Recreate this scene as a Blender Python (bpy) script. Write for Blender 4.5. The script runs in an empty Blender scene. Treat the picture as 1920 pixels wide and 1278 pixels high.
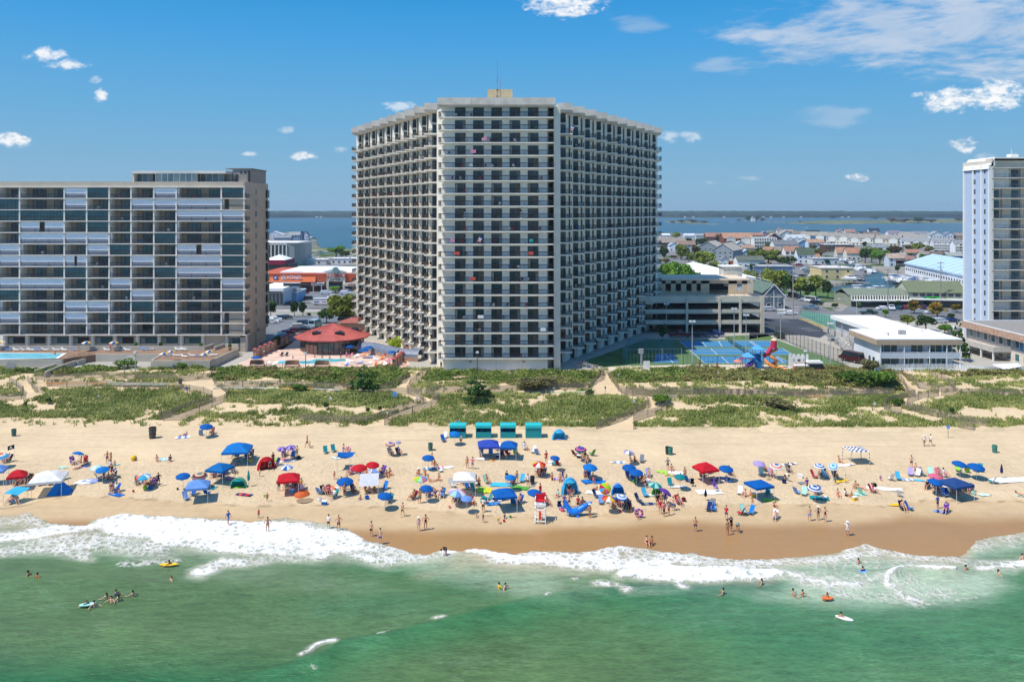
import bpy, bmesh, math, random
import numpy as np
from mathutils import Vector, Matrix
random.seed(7); np.random.seed(7)
C = bpy.context.scene.collection
SC = bpy.context.scene
# ------------------------------------------------------------------ camera, sky, sun, exposure
F, HC, Y0 = 1500.0, 38.0, 394.0          # focal length in photo pixels, camera height (m), horizon row of the 1920x1278 photo
cam_d = bpy.data.cameras.new('camera'); cam = bpy.data.objects.new('camera', cam_d); C.objects.link(cam)
cam.location = (0, 0, HC); cam.rotation_euler = (math.radians(90), 0, 0)
cam_d.sensor_width = 36; cam_d.lens = F*36/1920; cam_d.shift_y = -(639-Y0)/1920
cam_d.clip_start = 1; cam_d.clip_end = 30000
SC.camera = cam
SUN = Vector((-0.50, -0.24, 1.0)).normalized()        # towards the sun: high, to the left, slightly behind the camera
sd = bpy.data.lights.new('sun', 'SUN'); sd.energy = 3.5; sd.angle = math.radians(0.5); sd.color = (1, .955, .88)
so = bpy.data.objects.new('sun', sd); C.objects.link(so); so.location = (-60, -20, 160)
so.rotation_euler = SUN.to_track_quat('Z', 'Y').to_euler()
SC.view_settings.view_transform = 'Standard'; SC.view_settings.look = 'None'
SC.view_settings.exposure = 0.46; SC.view_settings.gamma = 1; SC.view_settings.use_curve_mapping = False
SC.render.film_transparent = False
SC.cycles.max_bounces = 6; SC.cycles.volume_bounces = 0; SC.cycles.transparent_max_bounces = 12
def lin(h):
 if isinstance(h, str):
  h = h.lstrip('#'); c = [int(h[i:i+2], 16)/255 for i in (0, 2, 4)]
  return tuple((x/12.92 if x <= .04045 else ((x+.055)/1.055)**2.4) for x in c)
 return tuple(h)
class NT:
 def __init__(s, nt): s.nt = nt; s.nt.nodes.clear()
 def n(s, typ, **kw):
  nd = s.nt.nodes.new(typ)
  for k, v in kw.items():
   if k == 'ins':
    for kk, vv in v.items():
     if isinstance(vv, bpy.types.NodeSocket): s.nt.links.new(vv, nd.inputs[kk])
     else: nd.inputs[kk].default_value = vv
   else: setattr(nd, k, v)
  return nd
 def m(s, op, a, b=None, c=None, clamp=False):
  nd = s.nt.nodes.new('ShaderNodeMath'); nd.operation = op; nd.use_clamp = clamp
  for i, v in enumerate((a, b, c)):
   if v is None: continue
   if isinstance(v, bpy.types.NodeSocket): s.nt.links.new(v, nd.inputs[i])
   else: nd.inputs[i].default_value = v
  return nd.outputs[0]
 def ss(s, v, a, b, lo=0., hi=1.):
  nd = s.n('ShaderNodeMapRange', interpolation_type='SMOOTHSTEP', ins={0: v, 1: a, 2: b, 3: lo, 4: hi})
  return nd.outputs[0]
 def mix(s, f, a, b, blend='MIX'):
  nd = s.nt.nodes.new('ShaderNodeMix'); nd.data_type = 'RGBA'; nd.blend_type = blend
  for i, v in ((0, f), (6, a), (7, b)):
   if isinstance(v, bpy.types.NodeSocket): s.nt.links.new(v, nd.inputs[i])
   else: nd.inputs[i].default_value = v if i == 0 else (*v[:3], 1)
  return nd.outputs[2]
 def noise(s, vec, scale, detail=3, rough=.55, dist=0., out=0):
  nd = s.n('ShaderNodeTexNoise', ins={'Scale': scale, 'Detail': detail, 'Roughness': rough, 'Distortion': dist})
  if vec is not None: s.nt.links.new(vec, nd.inputs['Vector'])
  return nd.outputs[out]
# ---- world: physical sky and the day's clouds, all by direction
W = bpy.data.worlds.new('World'); SC.world = W; W.use_nodes = True
w = NT(W.node_tree)
sky = w.n('ShaderNodeTexSky', sky_type='NISHITA', sun_disc=False, sun_elevation=math.asin(SUN.z),
          sun_rotation=math.atan2(SUN.x, SUN.y), altitude=0, air_density=1.0, dust_density=0.3, ozone_density=3.0)
hs = w.n('ShaderNodeHueSaturation', ins={'Hue': .5, 'Saturation': 1.28, 'Value': 1.0, 'Color': sky.outputs[0]})
tc = w.n('ShaderNodeTexCoord')
sep = w.n('ShaderNodeSeparateXYZ', ins={0: tc.outputs['Generated']})
yy = w.m('MAXIMUM', sep.outputs[1], .02)
az = w.m('DIVIDE', sep.outputs[0], yy); el = w.m('DIVIDE', sep.outputs[2], yy)
vec = w.n('ShaderNodeCombineXYZ', ins={0: az, 1: w.m('MULTIPLY', el, 1.9), 2: 0.3}).outputs[0]
vecc = w.n('ShaderNodeCombineXYZ', ins={0: w.m('ADD', az, w.m('MULTIPLY', el, -1.2)), 1: w.m('MULTIPLY', el, 3.6), 2: 1.3}).outputs[0]
nz = w.noise(vec, 46, 5, .6, .4); nz2 = w.noise(vec, 120, 4, .6); nc = w.noise(vecc, 7, 7, .62, .6); nc2 = w.noise(vecc, 22, 5, .6)
nn = w.m('ADD', w.m('MULTIPLY', w.m('SUBTRACT', nz, .5), 2.6), w.m('MULTIPLY', w.m('SUBTRACT', nz2, .5), 1.2))
ncc = w.m('ADD', w.m('MULTIPLY', w.m('SUBTRACT', nc, .5), 3.0), w.m('MULTIPLY', w.m('SUBTRACT', nc2, .5), 2.6))
CL = [(1055, 2, 66, 28, 1), (85, 102, 30, 12, .9), (128, 122, 34, 9, .8), (189, 180, 11, 11, .9), (22, 264, 30, 13, 1), (567, 293, 24, 7, .95), (468, 289, 15, 4, .7),
      (748, 199, 26, 8, .55), (1782, 188, 54, 19, 1), (1868, 178, 46, 24, 1), (1806, 273, 22, 14, .9), (1608, 333, 20, 7, .9), (1255, 258, 16, 9, .45),
      (1297, 257, 20, 8, .45), (538, 243, 14, 6, .35), (638, 281, 12, 5, .4), (178, 149, 10, 7, .4), (1848, 296, 20, 8, .4), (1405, 334, 20, 4, .25), (1330, 341, 14, 4, .25)]
CI = [(1640, 62, 235, 62, .70), (1850, 40, 200, 95, .72), (1545, 217, 74, 18, .30), (1372, 122, 62, 16, .42), (1195, 47, 55, 15, .30), (1560, 92, 130, 26, .6), (1900, 145, 60, 12, .3)]
def puff(lst, nv, k, soft):
 acc = None
 for (px, py, rx, ry, s_) in lst:
  dx = w.m('DIVIDE', w.m('SUBTRACT', az, (px-960)/F), rx/F); dz = w.m('DIVIDE', w.m('SUBTRACT', el, (Y0-py)/F), ry/F)
  d = w.m('ADD', w.m('MULTIPLY', dx, dx), w.m('MULTIPLY', dz, dz))
  v = w.ss(w.m('SUBTRACT', w.m('ADD', d, 0.0), w.m('MULTIPLY', nv, k)), 1.0+soft*.5, 1.0-soft, 0., s_)
  acc = v if acc is None else w.m('MAXIMUM', acc, v)
 return acc
c1 = puff(CL, nn, 2.2, 1.6); c2 = puff(CI, ncc, 1.5, 1.2)
front = w.ss(sep.outputs[1], .1, .3)
c1 = w.m('MULTIPLY', c1, front); c2 = w.m('MULTIPLY', c2, front)
shade = w.mix(w.ss(w.m('ADD', w.m('MULTIPLY', nz2, .45), nz), .48, .85), (.74, .80, .88), (1.0, 1.0, 1.0))
cirr = w.mix(w.ss(nc, .35, .65), (.60, .70, .86), (.86, .88, .94))
elu = w.m('DIVIDE', sep.outputs[2], w.m('MAXIMUM', w.m('SQRT', w.m('ADD', w.m('MULTIPLY', sep.outputs[0], sep.outputs[0]), w.m('MULTIPLY', sep.outputs[1], sep.outputs[1]))), .05))
grad = w.n('ShaderNodeValToRGB', ins={0: w.m('MULTIPLY', elu, 3.0, clamp=True)})
cr = grad.color_ramp; cr.elements[0].position = 0.0; cr.elements[0].color = (.255, .43, .575, 1); cr.elements[1].position = 1.0; cr.elements[1].color = (.018, .235, .60, 1)
for p_, c_ in ((.12, (.225, .425, .60)), (.35, (.14, .39, .65)), (.62, (.066, .335, .68)), (.80, (.036, .285, .65))):
 e_ = cr.elements.new(p_); e_.color = (*c_, 1)
bg0 = w.n('ShaderNodeBackground', ins={0: hs.outputs[0], 1: .15})
bg1 = w.n('ShaderNodeBackground', ins={0: grad.outputs[0], 1: .80})
bg = w.n('ShaderNodeMixShader', ins={0: w.ss(elu, .75, .28), 1: bg0.outputs[0], 2: bg1.outputs[0]})
bc = w.n('ShaderNodeBackground', ins={0: cirr, 1: .64}); bw = w.n('ShaderNodeBackground', ins={0: shade, 1: .74})
m1 = w.n('ShaderNodeMixShader', ins={0: w.m('MULTIPLY', c2, .9), 1: bg.outputs[0], 2: bc.outputs[0]})
m2 = w.n('ShaderNodeMixShader', ins={0: w.m('MULTIPLY', c1, .97), 1: m1.outputs[0], 2: bw.outputs[0]})
w.n('ShaderNodeOutputWorld', ins={0: m2.outputs[0]})
# ------------------------------------------------------------------ helpers
TMP = bpy.data.scenes.new('tmp')
def evaluated(o):
 TMP.collection.objects.link(o); vl = TMP.view_layers[0]; vl.update(); me = bpy.data.meshes.new_from_object(o.evaluated_get(vl.depsgraph)); bpy.data.objects.remove(o); return me
def tag(o, label=None, cat=None, group=None, kind=None):
 if label: o['label'] = label
 if cat: o['category'] = cat
 if group: o['group'] = group
 if kind: o['kind'] = kind
 return o
def empty(name, loc=(0, 0, 0), rz=0.0, parent=None, sc=1.0):
 o = bpy.data.objects.new(name, None); C.objects.link(o); o.location = loc; o.rotation_euler = (0, 0, rz)
 o.empty_display_size = .3; o.scale = (sc, sc, sc)
 if parent: o.parent = parent
 return o
def link(name, me, parent=None, loc=(0, 0, 0), rz=0.0, sc=None):
 o = bpy.data.objects.new(name, me); C.objects.link(o); o.location = loc; o.rotation_euler = (0, 0, rz)
 if sc is not None: o.scale = sc if isinstance(sc, tuple) else (sc, sc, sc)
 if parent: o.parent = parent
 return o
_M = {}
def mat(col, rough=.75, var=.10, scale=1.5, bump=0., metal=0., spec=.35, trans=0.):
 col = lin(col); key = (tuple(round(x, 4) for x in col), rough, var, scale, bump, metal, spec, trans)
 if key in _M: return _M[key]
 m = bpy.data.materials.new('mat_%02x%02x%02x' % tuple(int(min(1, c)**.45*255) for c in col)); m.use_nodes = True
 n = NT(m.node_tree)
 t = n.n('ShaderNodeTexCoord')
 a = n.noise(t.outputs['Object'], scale, 4)
 f = n.ss(a, .3, .7)
 cc = n.mix(f, tuple(c*(1-var) for c in col), tuple(min(1, c*(1+var)) for c in col))
 b = n.n('ShaderNodeBsdfPrincipled', ins={'Base Color': cc, 'Roughness': rough, 'Metallic': metal, 'Specular IOR Level': spec})
 if bump:
  bn = n.n('ShaderNodeBump', ins={'Strength': bump, 'Distance': .1, 'Height': n.noise(t.outputs['Object'], scale*8, 4)})
  m.node_tree.links.new(bn.outputs[0], b.inputs['Normal'])
 sh = b.outputs[0]
 if trans:
  tr = n.n('ShaderNodeBsdfTranslucent', ins={'Color': cc})
  sh = n.n('ShaderNodeMixShader', ins={0: trans, 1: sh, 2: tr.outputs[0]}).outputs[0]
 n.n('ShaderNodeOutputMaterial', ins={0: sh})
 _M[key] = m
 return m
def glassy(col, rough=.08): return mat(col, rough, .25, .35, spec=.8)
class MB:
 def __init__(s): s.v = []; s.f = []; s.mi = []
 def quad(s, pts, mi=0):
  b = len(s.v); s.v += [tuple(p) for p in pts]; s.f.append(tuple(range(b, b+len(pts)))); s.mi.append(mi); return s
 def box(s, x0, x1, y0, y1, z0, z1, mi=0):
  b = len(s.v)
  s.v += [(x0, y0, z0), (x1, y0, z0), (x1, y1, z0), (x0, y1, z0), (x0, y0, z1), (x1, y0, z1), (x1, y1, z1), (x0, y1, z1)]
  for q in ((0, 3, 2, 1), (4, 5, 6, 7), (0, 1, 5, 4), (1, 2, 6, 5), (2, 3, 7, 6), (3, 0, 4, 7)):
   s.f.append(tuple(b+i for i in q)); s.mi.append(mi)
  return s
 def prism(s, poly, z0, z1, mi=0, top=None, cap=True):
  """poly in xy, extruded z0..z1; top: optional other polygon for the top"""
  n = len(poly); b = len(s.v); top = top or poly
  s.v += [(p[0], p[1], z0) for p in poly] + [(p[0], p[1], z1) for p in top]
  for i in range(n):
   j = (i+1) % n; s.f.append((b+i, b+j, b+n+j, b+n+i)); s.mi.append(mi)
  if cap:
   s.f.append(tuple(b+n+i for i in range(n))); s.mi.append(mi)
   s.f.append(tuple(b+i for i in reversed(range(n)))); s.mi.append(mi)
  return s
 def tube(s, p0, p1, r0, r1=None, n=6, mi=0, cap=True):
  p0 = Vector(p0); p1 = Vector(p1); r1 = r0 if r1 is None else r1
  d = (p1-p0)
  if d.length < 1e-6: return s
  d.normalize(); a = d.orthogonal().normalized(); c = d.cross(a)
  b = len(s.v)
  for p, r in ((p0, r0), (p1, r1)):
   for i in range(n):
    t = 2*math.pi*i/n; s.v.append(tuple(p+(a*math.cos(t)+c*math.sin(t))*r))
  for i in range(n):
   j = (i+1) % n; s.f.append((b+i, b+j, b+n+j, b+n+i)); s.mi.append(mi)
  if cap:
   s.f.append(tuple(b+n+i for i in range(n))); s.f.append(tuple(b+i for i in reversed(range(n)))); s.mi += [mi, mi]
  return s
 def path(s, pts, r, n=6, mi=0):
  for a, b in zip(pts, pts[1:]): s.tube(a, b, r, r, n, mi)
  return s
 def lathe(s, prof, n=12, mi=0, cx=0, cy=0, jit=None):
  b = len(s.v)
  for (r, z) in prof:
   for i in range(n):
    t = 2*math.pi*i/n; s.v.append((cx+r*math.cos(t), cy+r*math.sin(t), z))
  for k in range(len(prof)-1):
   for i in range(n):
    j = (i+1) % n; s.f.append((b+k*n+i, b+k*n+j, b+(k+1)*n+j, b+(k+1)*n+i)); s.mi.append(mi)
  return s
 def ell(s, c, r, n=8, m=5, mi=0):
  prof = [(max(.001, math.cos(t))*1.0, math.sin(t)) for t in [(-.5+k/m)*math.pi for k in range(m+1)]]
  b = len(s.v)
  s.lathe(prof, n, mi)
  for i in range(b, len(s.v)):
   x, y, z = s.v[i]; s.v[i] = (c[0]+x*r[0], c[1]+y*r[1], c[2]+z*r[2])
  return s
 def gable(s, x0, x1, y0, y1, z0, z1, axis='x', mi=0, wmi=None, over=.4, th=.25):
  """gable roof over the rectangle; axis = direction of the ridge"""
  if axis == 'x':
   ym = (y0+y1)/2; a0, a1 = x0-over, x1+over
   P = [(y0-over, z0-.15), (ym, z1), (y1+over, z0-.15)]
   for (u, v) in ((P[0], P[1]), (P[2], P[1])):
    s.quad([(a0, u[0], u[1]), (a1, u[0], u[1]), (a1, v[0], v[1]), (a0, v[0], v[1])], mi)
    s.quad([(a0, u[0], u[1]+th), (a1, u[0], u[1]+th), (a1, v[0], v[1]+th), (a0, v[0], v[1]+th)], mi)
    s.quad([(a0, u[0], u[1]), (a1, u[0], u[1]), (a1, u[0], u[1]+th), (a0, u[0], u[1]+th)], mi)
    for a in (a0, a1): s.quad([(a, u[0], u[1]), (a, v[0], v[1]), (a, v[0], v[1]+th), (a, u[0], u[1]+th)], mi)
  else:
   xm = (x0+x1)/2; a0, a1 = y0-over, y1+over
   P = [(x0-over, z0-.15), (xm, z1), (x1+over, z0-.15)]
   for (u, v) in ((P[0], P[1]), (P[2], P[1])):
    s.quad([(u[0], a0, u[1]), (u[0], a1, u[1]), (v[0], a1, v[1]), (v[0], a0, v[1])], mi)
    s.quad([(u[0], a0, u[1]+th), (u[0], a1, u[1]+th), (v[0], a1, v[1]+th), (v[0], a0, v[1]+th)], mi)
    s.quad([(u[0], a0, u[1]), (u[0], a1, u[1]), (u[0], a1, u[1]+th), (u[0], a0, u[1]+th)], mi)
    for a in (a0, a1): s.quad([(u[0], a, u[1]), (v[0], a, v[1]), (v[0], a, v[1]+th), (u[0], a, u[1]+th)], mi)
  return s
 def mesh(s, name, mats, smooth=False):
  me = bpy.data.meshes.new(name); me.from_pydata(s.v, [], s.f)
  for m in (mats if isinstance(mats, (list, tuple)) else [mats]): me.materials.append(m)
  me.polygons.foreach_set('material_index', s.mi)
  if smooth: me.polygons.foreach_set('use_smooth', [True]*len(s.f))
  me.update(); return me
 def build(s, name, mats, parent=None, loc=(0, 0, 0), rz=0., smooth=False, sc=None):
  return link(name, s.mesh(name, mats, smooth), parent, loc, rz, sc)
def grid_mesh(name, P, smooth=True):
 """P: (rows, cols, 3) array"""
 R, K = P.shape[:2]; me = bpy.data.meshes.new(name)
 me.vertices.add(R*K); me.vertices.foreach_set('co', P.reshape(-1).astype(np.float32))
 a = np.arange(R*K).reshape(R, K)
 q = np.stack([a[:-1, :-1], a[:-1, 1:], a[1:, 1:], a[1:, :-1]], -1).reshape(-1, 4)
 n = len(q); me.loops.add(n*4); me.loops.foreach_set('vertex_index', q.reshape(-1).astype(np.int32))
 me.polygons.add(n); me.polygons.foreach_set('loop_start', (np.arange(n)*4).astype(np.int32))
 me.polygons.foreach_set('use_smooth', np.full(n, smooth)); me.update(calc_edges=True); me.validate(); return me
def quads_mesh(name, V, mats, mi=None):
 """V: (n,4,3) separate quads"""
 n = len(V); me = bpy.data.meshes.new(name); me.vertices.add(n*4); me.vertices.foreach_set('co', V.reshape(-1).astype(np.float32))
 me.loops.add(n*4); me.loops.foreach_set('vertex_index', np.arange(n*4, dtype=np.int32))
 me.polygons.add(n); me.polygons.foreach_set('loop_start', (np.arange(n)*4).astype(np.int32))
 for m in mats: me.materials.append(m)
 if mi is not None: me.polygons.foreach_set('material_index', mi.astype(np.int32))
 me.update(calc_edges=True); return me
def fattr(me, name, vals):
 a = me.attributes.new(name, 'FLOAT', 'POINT'); a.data.foreach_set('value', vals.reshape(-1).astype(np.float32))
def cattr(me, name, vals):
 a = me.color_attributes.new(name, 'FLOAT_COLOR', 'POINT')
 v = np.ones((vals.reshape(-1, 3).shape[0], 4), np.float32); v[:, :3] = vals.reshape(-1, 3); a.data.foreach_set('color', v.reshape(-1))
# numpy value noise
def _h(ix, iy, s):
 n = (ix*374761393 + iy*668265263 + s*1442695041).astype(np.int64) & 0xffffffff
 n = ((n ^ (n >> 13))*1274126177) & 0xffffffff
 return ((n ^ (n >> 16)) & 0xffff)/65535.0
def vnoise(x, y, s=0):
 x = np.asarray(x, float); y = np.asarray(y, float); ix = np.floor(x).astype(np.int64); iy = np.floor(y).astype(np.int64)
 fx = x-ix; fy = y-iy; fx = fx*fx*(3-2*fx); fy = fy*fy*(3-2*fy)
 return (_h(ix, iy, s)*(1-fx)+_h(ix+1, iy, s)*fx)*(1-fy)+(_h(ix, iy+1, s)*(1-fx)+_h(ix+1, iy+1, s)*fx)*fy
def fbm(x, y, oct=4, s=0):
 a = 0; amp = 1; t = 0
 for o in range(oct): a = a+amp*vnoise(x*2**o+o*17.3, y*2**o-o*9.1, s+o); t += amp; amp *= .5
 return a/t
def sst(a, b, x):
 t = np.clip((x-a)/(b-a), 0, 1); return t*t*(3-2*t)
def inpoly(x, y, poly):
 r = np.zeros(np.shape(x), bool); n = len(poly)
 for i in range(n):
  x0, y0 = poly[i]; x1, y1 = poly[(i+1) % n]
  if y0 == y1: continue
  c = ((y0 > y) != (y1 > y)) & (x < (x1-x0)*(y-y0)/(y1-y0)+x0); r ^= c
 return r
def dpoly(x, y, pts, ysc=1.):
 """distance in photo-plan pixels from a polyline, and the parameter along it"""
 best = np.full(np.shape(x), 1e9)
 for (x0, y0), (x1, y1) in zip(pts, pts[1:]):
  dx, dy = x1-x0, (y1-y0)*ysc; l = dx*dx+dy*dy+1e-9
  t = np.clip(((x-x0)*dx+(y-y0)*ysc*dy)/l, 0, 1)
  best = np.minimum(best, np.hypot(x-x0-t*dx, (y-y0)*ysc-t*dy))
 return best
# ------------------------------------------------------------------ where dune shrubs and beach grass grow
SHR = [[(0, 676), (-300, 676), (-300, 702), (60, 701), (125, 690), (120, 671)], [(105, 690), (150, 674), (290, 676), (384, 688), (384, 694), (250, 691), (160, 701), (100, 706)],
       [(396, 694), (410, 680), (470, 684), (560, 692), (650, 690), (745, 693), (764, 706), (720, 724), (640, 724), (560, 713), (470, 707), (440, 714), (403, 714)],
       [(775, 708), (800, 701), (1000, 700), (1130, 697), (1128, 712), (1100, 717), (1090, 727), (985, 725), (900, 711), (800, 714)],
       [(1142, 702), (1300, 690), (1480, 700), (1560, 688), (1690, 680), (1692, 735), (1600, 726), (1400, 713), (1150, 717)],
       [(1180, 730), (1270, 736), (1278, 753), (1195, 748)], [(1418, 744), (1482, 742), (1492, 766), (1420, 769)], [(1745, 698), (2300, 692), (2300, 704), (1800, 706)], [(650, 700), (760, 700), (745, 742), (660, 742)]]
GRS = [[(60, 727), (330, 731), (397, 755), (380, 772), (300, 772), (150, 762), (50, 752)], [(-300, 720), (38, 730), (42, 750), (-300, 760)], [(-300, 757), (0, 758), (330, 766), (430, 776), (430, 792), (300, 786), (-300, 779)],
       [(420, 728), (640, 735), (740, 742), (768, 752), (730, 767), (560, 757), (425, 754)], [(395, 768), (700, 775), (735, 782), (690, 794), (560, 790), (395, 784)],
       [(800, 741), (1100, 739), (1160, 745), (1213, 750), (1208, 768), (1160, 785), (1118, 802), (900, 797), (742, 791), (825, 762)], [(1252, 771), (1420, 765), (1560, 765), (1720, 780), (1760, 801), (1192, 802), (1232, 782)],
       [(1270, 744), (1680, 742), (1712, 747), (1660, 763), (1500, 759), (1290, 757)], [(1720, 766), (1790, 741), (2300, 746), (2300, 768), (1780, 766)], [(1790, 785), (2300, 775), (2300, 797), (1840, 797)]]
PTH = [[(15, 714), (54, 715), (88, 738), (60, 750), (-300, 765), (-300, 755), (40, 742)], [(60, 716), (345, 717), (350, 724), (84, 723.5)], [(345, 714), (400, 706), (400, 722), (428, 738), (420, 753), (345, 788), (300, 790), (396, 753), (396, 745), (345, 726)],
       [(420, 726), (700, 731), (700, 734), (420, 730)], [(760, 710), (790, 703), (803, 702), (770, 722), (768, 736), (796, 744), (824, 751), (815, 764), (738, 786), (722, 802), (686, 798), (793, 756), (745, 739), (700, 735), (700, 730), (740, 728)],
       [(800, 737), (1110, 734), (1110, 738), (800, 741)], [(1128, 698), (1138, 698), (1160, 735), (1246, 747), (1250, 765), (1190, 793), (1189, 808), (1120, 808), (1213, 762), (1209, 747), (1120, 739), (1108, 728)],
       [(1250, 740), (1690, 739.5), (1690, 743.5), (1250, 744)], [(1673, 700), (1692, 702), (1724, 738), (1795, 736), (1797, 744), (1722, 749), (1692, 766), (1765, 788), (1745, 792), (1670, 768), (1680, 752), (1706, 743)]]
def dune_cover(X, Y, px, py):
 """(shrub, grass) density 0..1 of the dune plants at ground points"""
 n1 = fbm(X*.16, Y*.30, 4, 91); n2 = fbm(X*.6, Y*.8, 3, 93)
 wx = px+(n2-.5)*26; wy = py+(n1-.5)*9
 sh = np.zeros(np.shape(X)); gr = np.zeros(np.shape(X))
 for p in SHR: sh = np.maximum(sh, inpoly(wx, wy, p)*1.)
 for p in GRS: gr = np.maximum(gr, inpoly(wx, wy, p)*1.)
 low = np.interp(px, [-300, 0, 200, 330, 430, 560, 700, 900, 1150, 1500, 1750, 1920, 2300], [778, 778, 784, 790, 786, 790, 797, 799, 803, 802, 802, 800, 800])
 zone = (py > 676) & (py < low+22)
 gr = gr*sst(.32, .48, n1*.5+n2*.5)
 sparse = sst(.48, .62, n1*.45+n2*.55)*.6
 edge = sst(22, -4, py-low)*sst(.5, .66, n2)*.6
 gr = np.maximum(gr, np.where(py < low, sparse, edge)*zone)
 pt = np.zeros(np.shape(X), bool)
 for p in PTH: pt |= inpoly(px, py, p)
 k = (~pt)*((Y > 130) & (Y < 173.5))
 sh = sh*sst(.22, .36, n1)*k; gr = gr*k
 return sh, gr
# ------------------------------------------------------------------ ground heights
PROF_Y = [-300, 40, 70, 85, 90, 97, 104, 112, 122, 134, 139, 146, 152, 158, 165, 171, 235, 275, 380, 900, 2500, 3700, 3980, 4100, 9000]
PROF_Z = [-9, -3.2, -1.4, -.35, .0, .42, .95, 1.35, 1.7, 2.1, 2.7, 3.7, 3.2, 3.9, 4.0, 3.6, 3.6, 2.0, 1.6, 1.3, 1.3, -1, -1, 1.2, 3]
EDGE = [(-900, 450), (480, 438), (505, 436), (560, 436), (592, 446), (596, 453), (604, 476), (650, 470), (700, 450), (1000, 440), (1236, 436.5), (1340, 438.5),
  (1420, 440.5), (1440, 432.5), (1505, 432), (1525, 439), (1560, 434), (1600, 436), (1700, 439), (1812, 440), (2800, 440)]
CANAL = [(1500, 560), (1556, 546), (1560, 533), (1598, 527), (1622, 519), (1622, 507), (1590, 497), (1575, 486), (1583, 482), (1600, 492), (1640, 502), (1656, 508), (1668, 520), (1700, 532), (1745, 536), (1760, 546), (1700, 549), (1600, 549), (1556, 547)]
CANAL = CANAL[1:]
_yw = lambda py, z=0.: F*(HC-z)/(py-Y0)
EAZ = [(p-960)/F for p, _ in EDGE]; EY = [_yw(q, .8) for _, q in EDGE]
MARSH = [[(578, 463), (600, 462), (630, 463), (628, 467), (600, 468), (578, 468)], [(604, 463), (665, 465), (665, 473), (640, 471), (604, 469)],
         [(1246, 413), (1290, 414), (1330, 418), (1352, 419), (1350, 420.5), (1300, 419), (1246, 416)],
         [(1362, 416), (1390, 414.5), (1440, 415.5), (1500, 419), (1600, 419), (1700, 418), (1810, 417), (1900, 417), (1900, 409), (1700, 410.5), (1640, 412), (1560, 412), (1480, 415.5), (1440, 414), (1400, 413.2), (1370, 414.5)]]
def zprof(X, Y):
 X = np.asarray(X, float); Y = np.asarray(Y, float)
 z = np.interp(Y, PROF_Y, PROF_Z)
 wd = sst(136, 143, Y)*sst(176, 166, Y)
 z = z + wd*((fbm(X*.055, Y*.11, 4, 3)-.5)*2.4)
 wb = sst(92, 104, Y)*sst(150, 138, Y)
 z = z + wb*((fbm(X*.03, Y*.06, 3, 5)-.5)*.5) + wb*(fbm(X*.9, Y*.9, 2, 8)-.5)*.09
 # small dry-sand scarp
 return z
def landmask(X, Y):
 azm = X/np.maximum(Y, 1); ye = np.interp(azm, EAZ, EY)
 ye = ye*(1+.02*(fbm(X*.02, Y*.01, 3, 21)-.5))
 return Y < ye
def topix(X, Y, Z): return 960+X*F/Y, Y0+F*(HC-Z)/Y
def zg_np(X, Y):
 z = zprof(X, Y)
 lm = landmask(X, Y); px, py = topix(X, np.maximum(Y, 1), 1.3)
 far = Y > 300
 water = far & (~lm | inpoly(px, py, CANAL)) & (Y < 4000)
 z = np.where(water, -1.2, z)
 for poly in MARSH:
  z = np.where(far & (Y < 4000) & inpoly(px, py, poly), .35, z)
 return z
def zg(X, Y): return float(zg_np(np.array([float(X)]), np.array([float(Y)]))[0])
def G(px, py, up=0.):
 """point on the ground seen at photo pixel (px, py); up = height above the ground of the seen point"""
 z = 2.0
 for _ in range(8):
  Y = F*(HC-z-up)/(py-Y0); X = (px-960)*Y/F; z = .5*z+.5*zg(X, Y)
 Y = F*(HC-z-up)/(py-Y0); X = (px-960)*Y/F
 return Vector((X, Y, z))
def A(px, py, z):
 Y = F*(HC-z)/(py-Y0); return Vector(((px-960)*Y/F, Y, z))
def D(px, py, Y): return Vector(((px-960)*Y/F, Y, HC-(py-Y0)*Y/F))
# ------------------------------------------------------------------ terrain sheet
ys = list(np.arange(-260, 70, 12)) + list(np.arange(70, 172, .34))
y = ys[-1]
while y < 9000:
 y += max(.4, y*y/60000.); ys.append(y)
ys = np.array(ys); us = np.linspace(-1, 1, 760)
Yg = np.repeat(ys[:, None], len(us), 1); Wd = np.maximum(110, .80*Yg+20); Xg = us[None, :]*Wd
Zg = zg_np(Xg, Yg)
Zg[-1] = 20
PX, PY = topix(Xg, np.maximum(Yg, 30), Zg)
# colours of what the ground is made of
def col(h): return np.array(lin(h))
SAND = np.array((.62, .465, .28)); MOIST = np.array((.52, .37, .205)); WET = np.array((.36, .20, .075))
cg = np.ones(Xg.shape+(3,))*SAND
nzl = fbm(Xg*.08, Yg*.12, 4, 31); nzs = fbm(Xg*.5, Yg*.5, 3, 33)
DRY = [(-400, 955), (0, 950), (60, 943), (125, 927), (300, 934), (450, 946), (600, 944), (760, 951), (880, 962), (1000, 968), (1130, 964), (1260, 950), (1330, 944), (1480, 946), (1560, 941), (1660, 947), (1740, 934), (1920, 938), (2400, 940)]
WETL = [(-400, 985), (0, 975), (400, 976), (640, 988), (800, 992), (1000, 991), (1120, 978), (1300, 975), (1430, 984), (1560, 986), (1700, 974), (1920, 972), (2400, 970)]
dry = np.interp(PX, *zip(*DRY)); wet = np.interp(PX, *zip(*WETL))
near = (Yg < 170) & (Yg > 40)
dd = sst(-3, 3, PY-dry+(nzs-.5)*8); ww = sst(-12, 14, PY-wet+(nzl-.5)*26)
cg = cg*(1-dd[..., None])+MOIST*dd[..., None]; cg = cg*(1-ww[..., None])+WET*ww[..., None]
rough_w = np.where(near, ww, 0)
wr = sst(2.2, .4, np.abs(PY-dry+(nzs-.5)*8-2))*sst(.48, .62, fbm(Xg*.8, Yg*.8, 3, 35))*near; trk = 0
for y0_ in (806, 811, 826, 830.5): trk = trk+sst(1.1, .2, np.abs(PY-y0_-7*np.sin(PX*.004+y0_)-4*(nzl-.5)))*near
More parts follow.
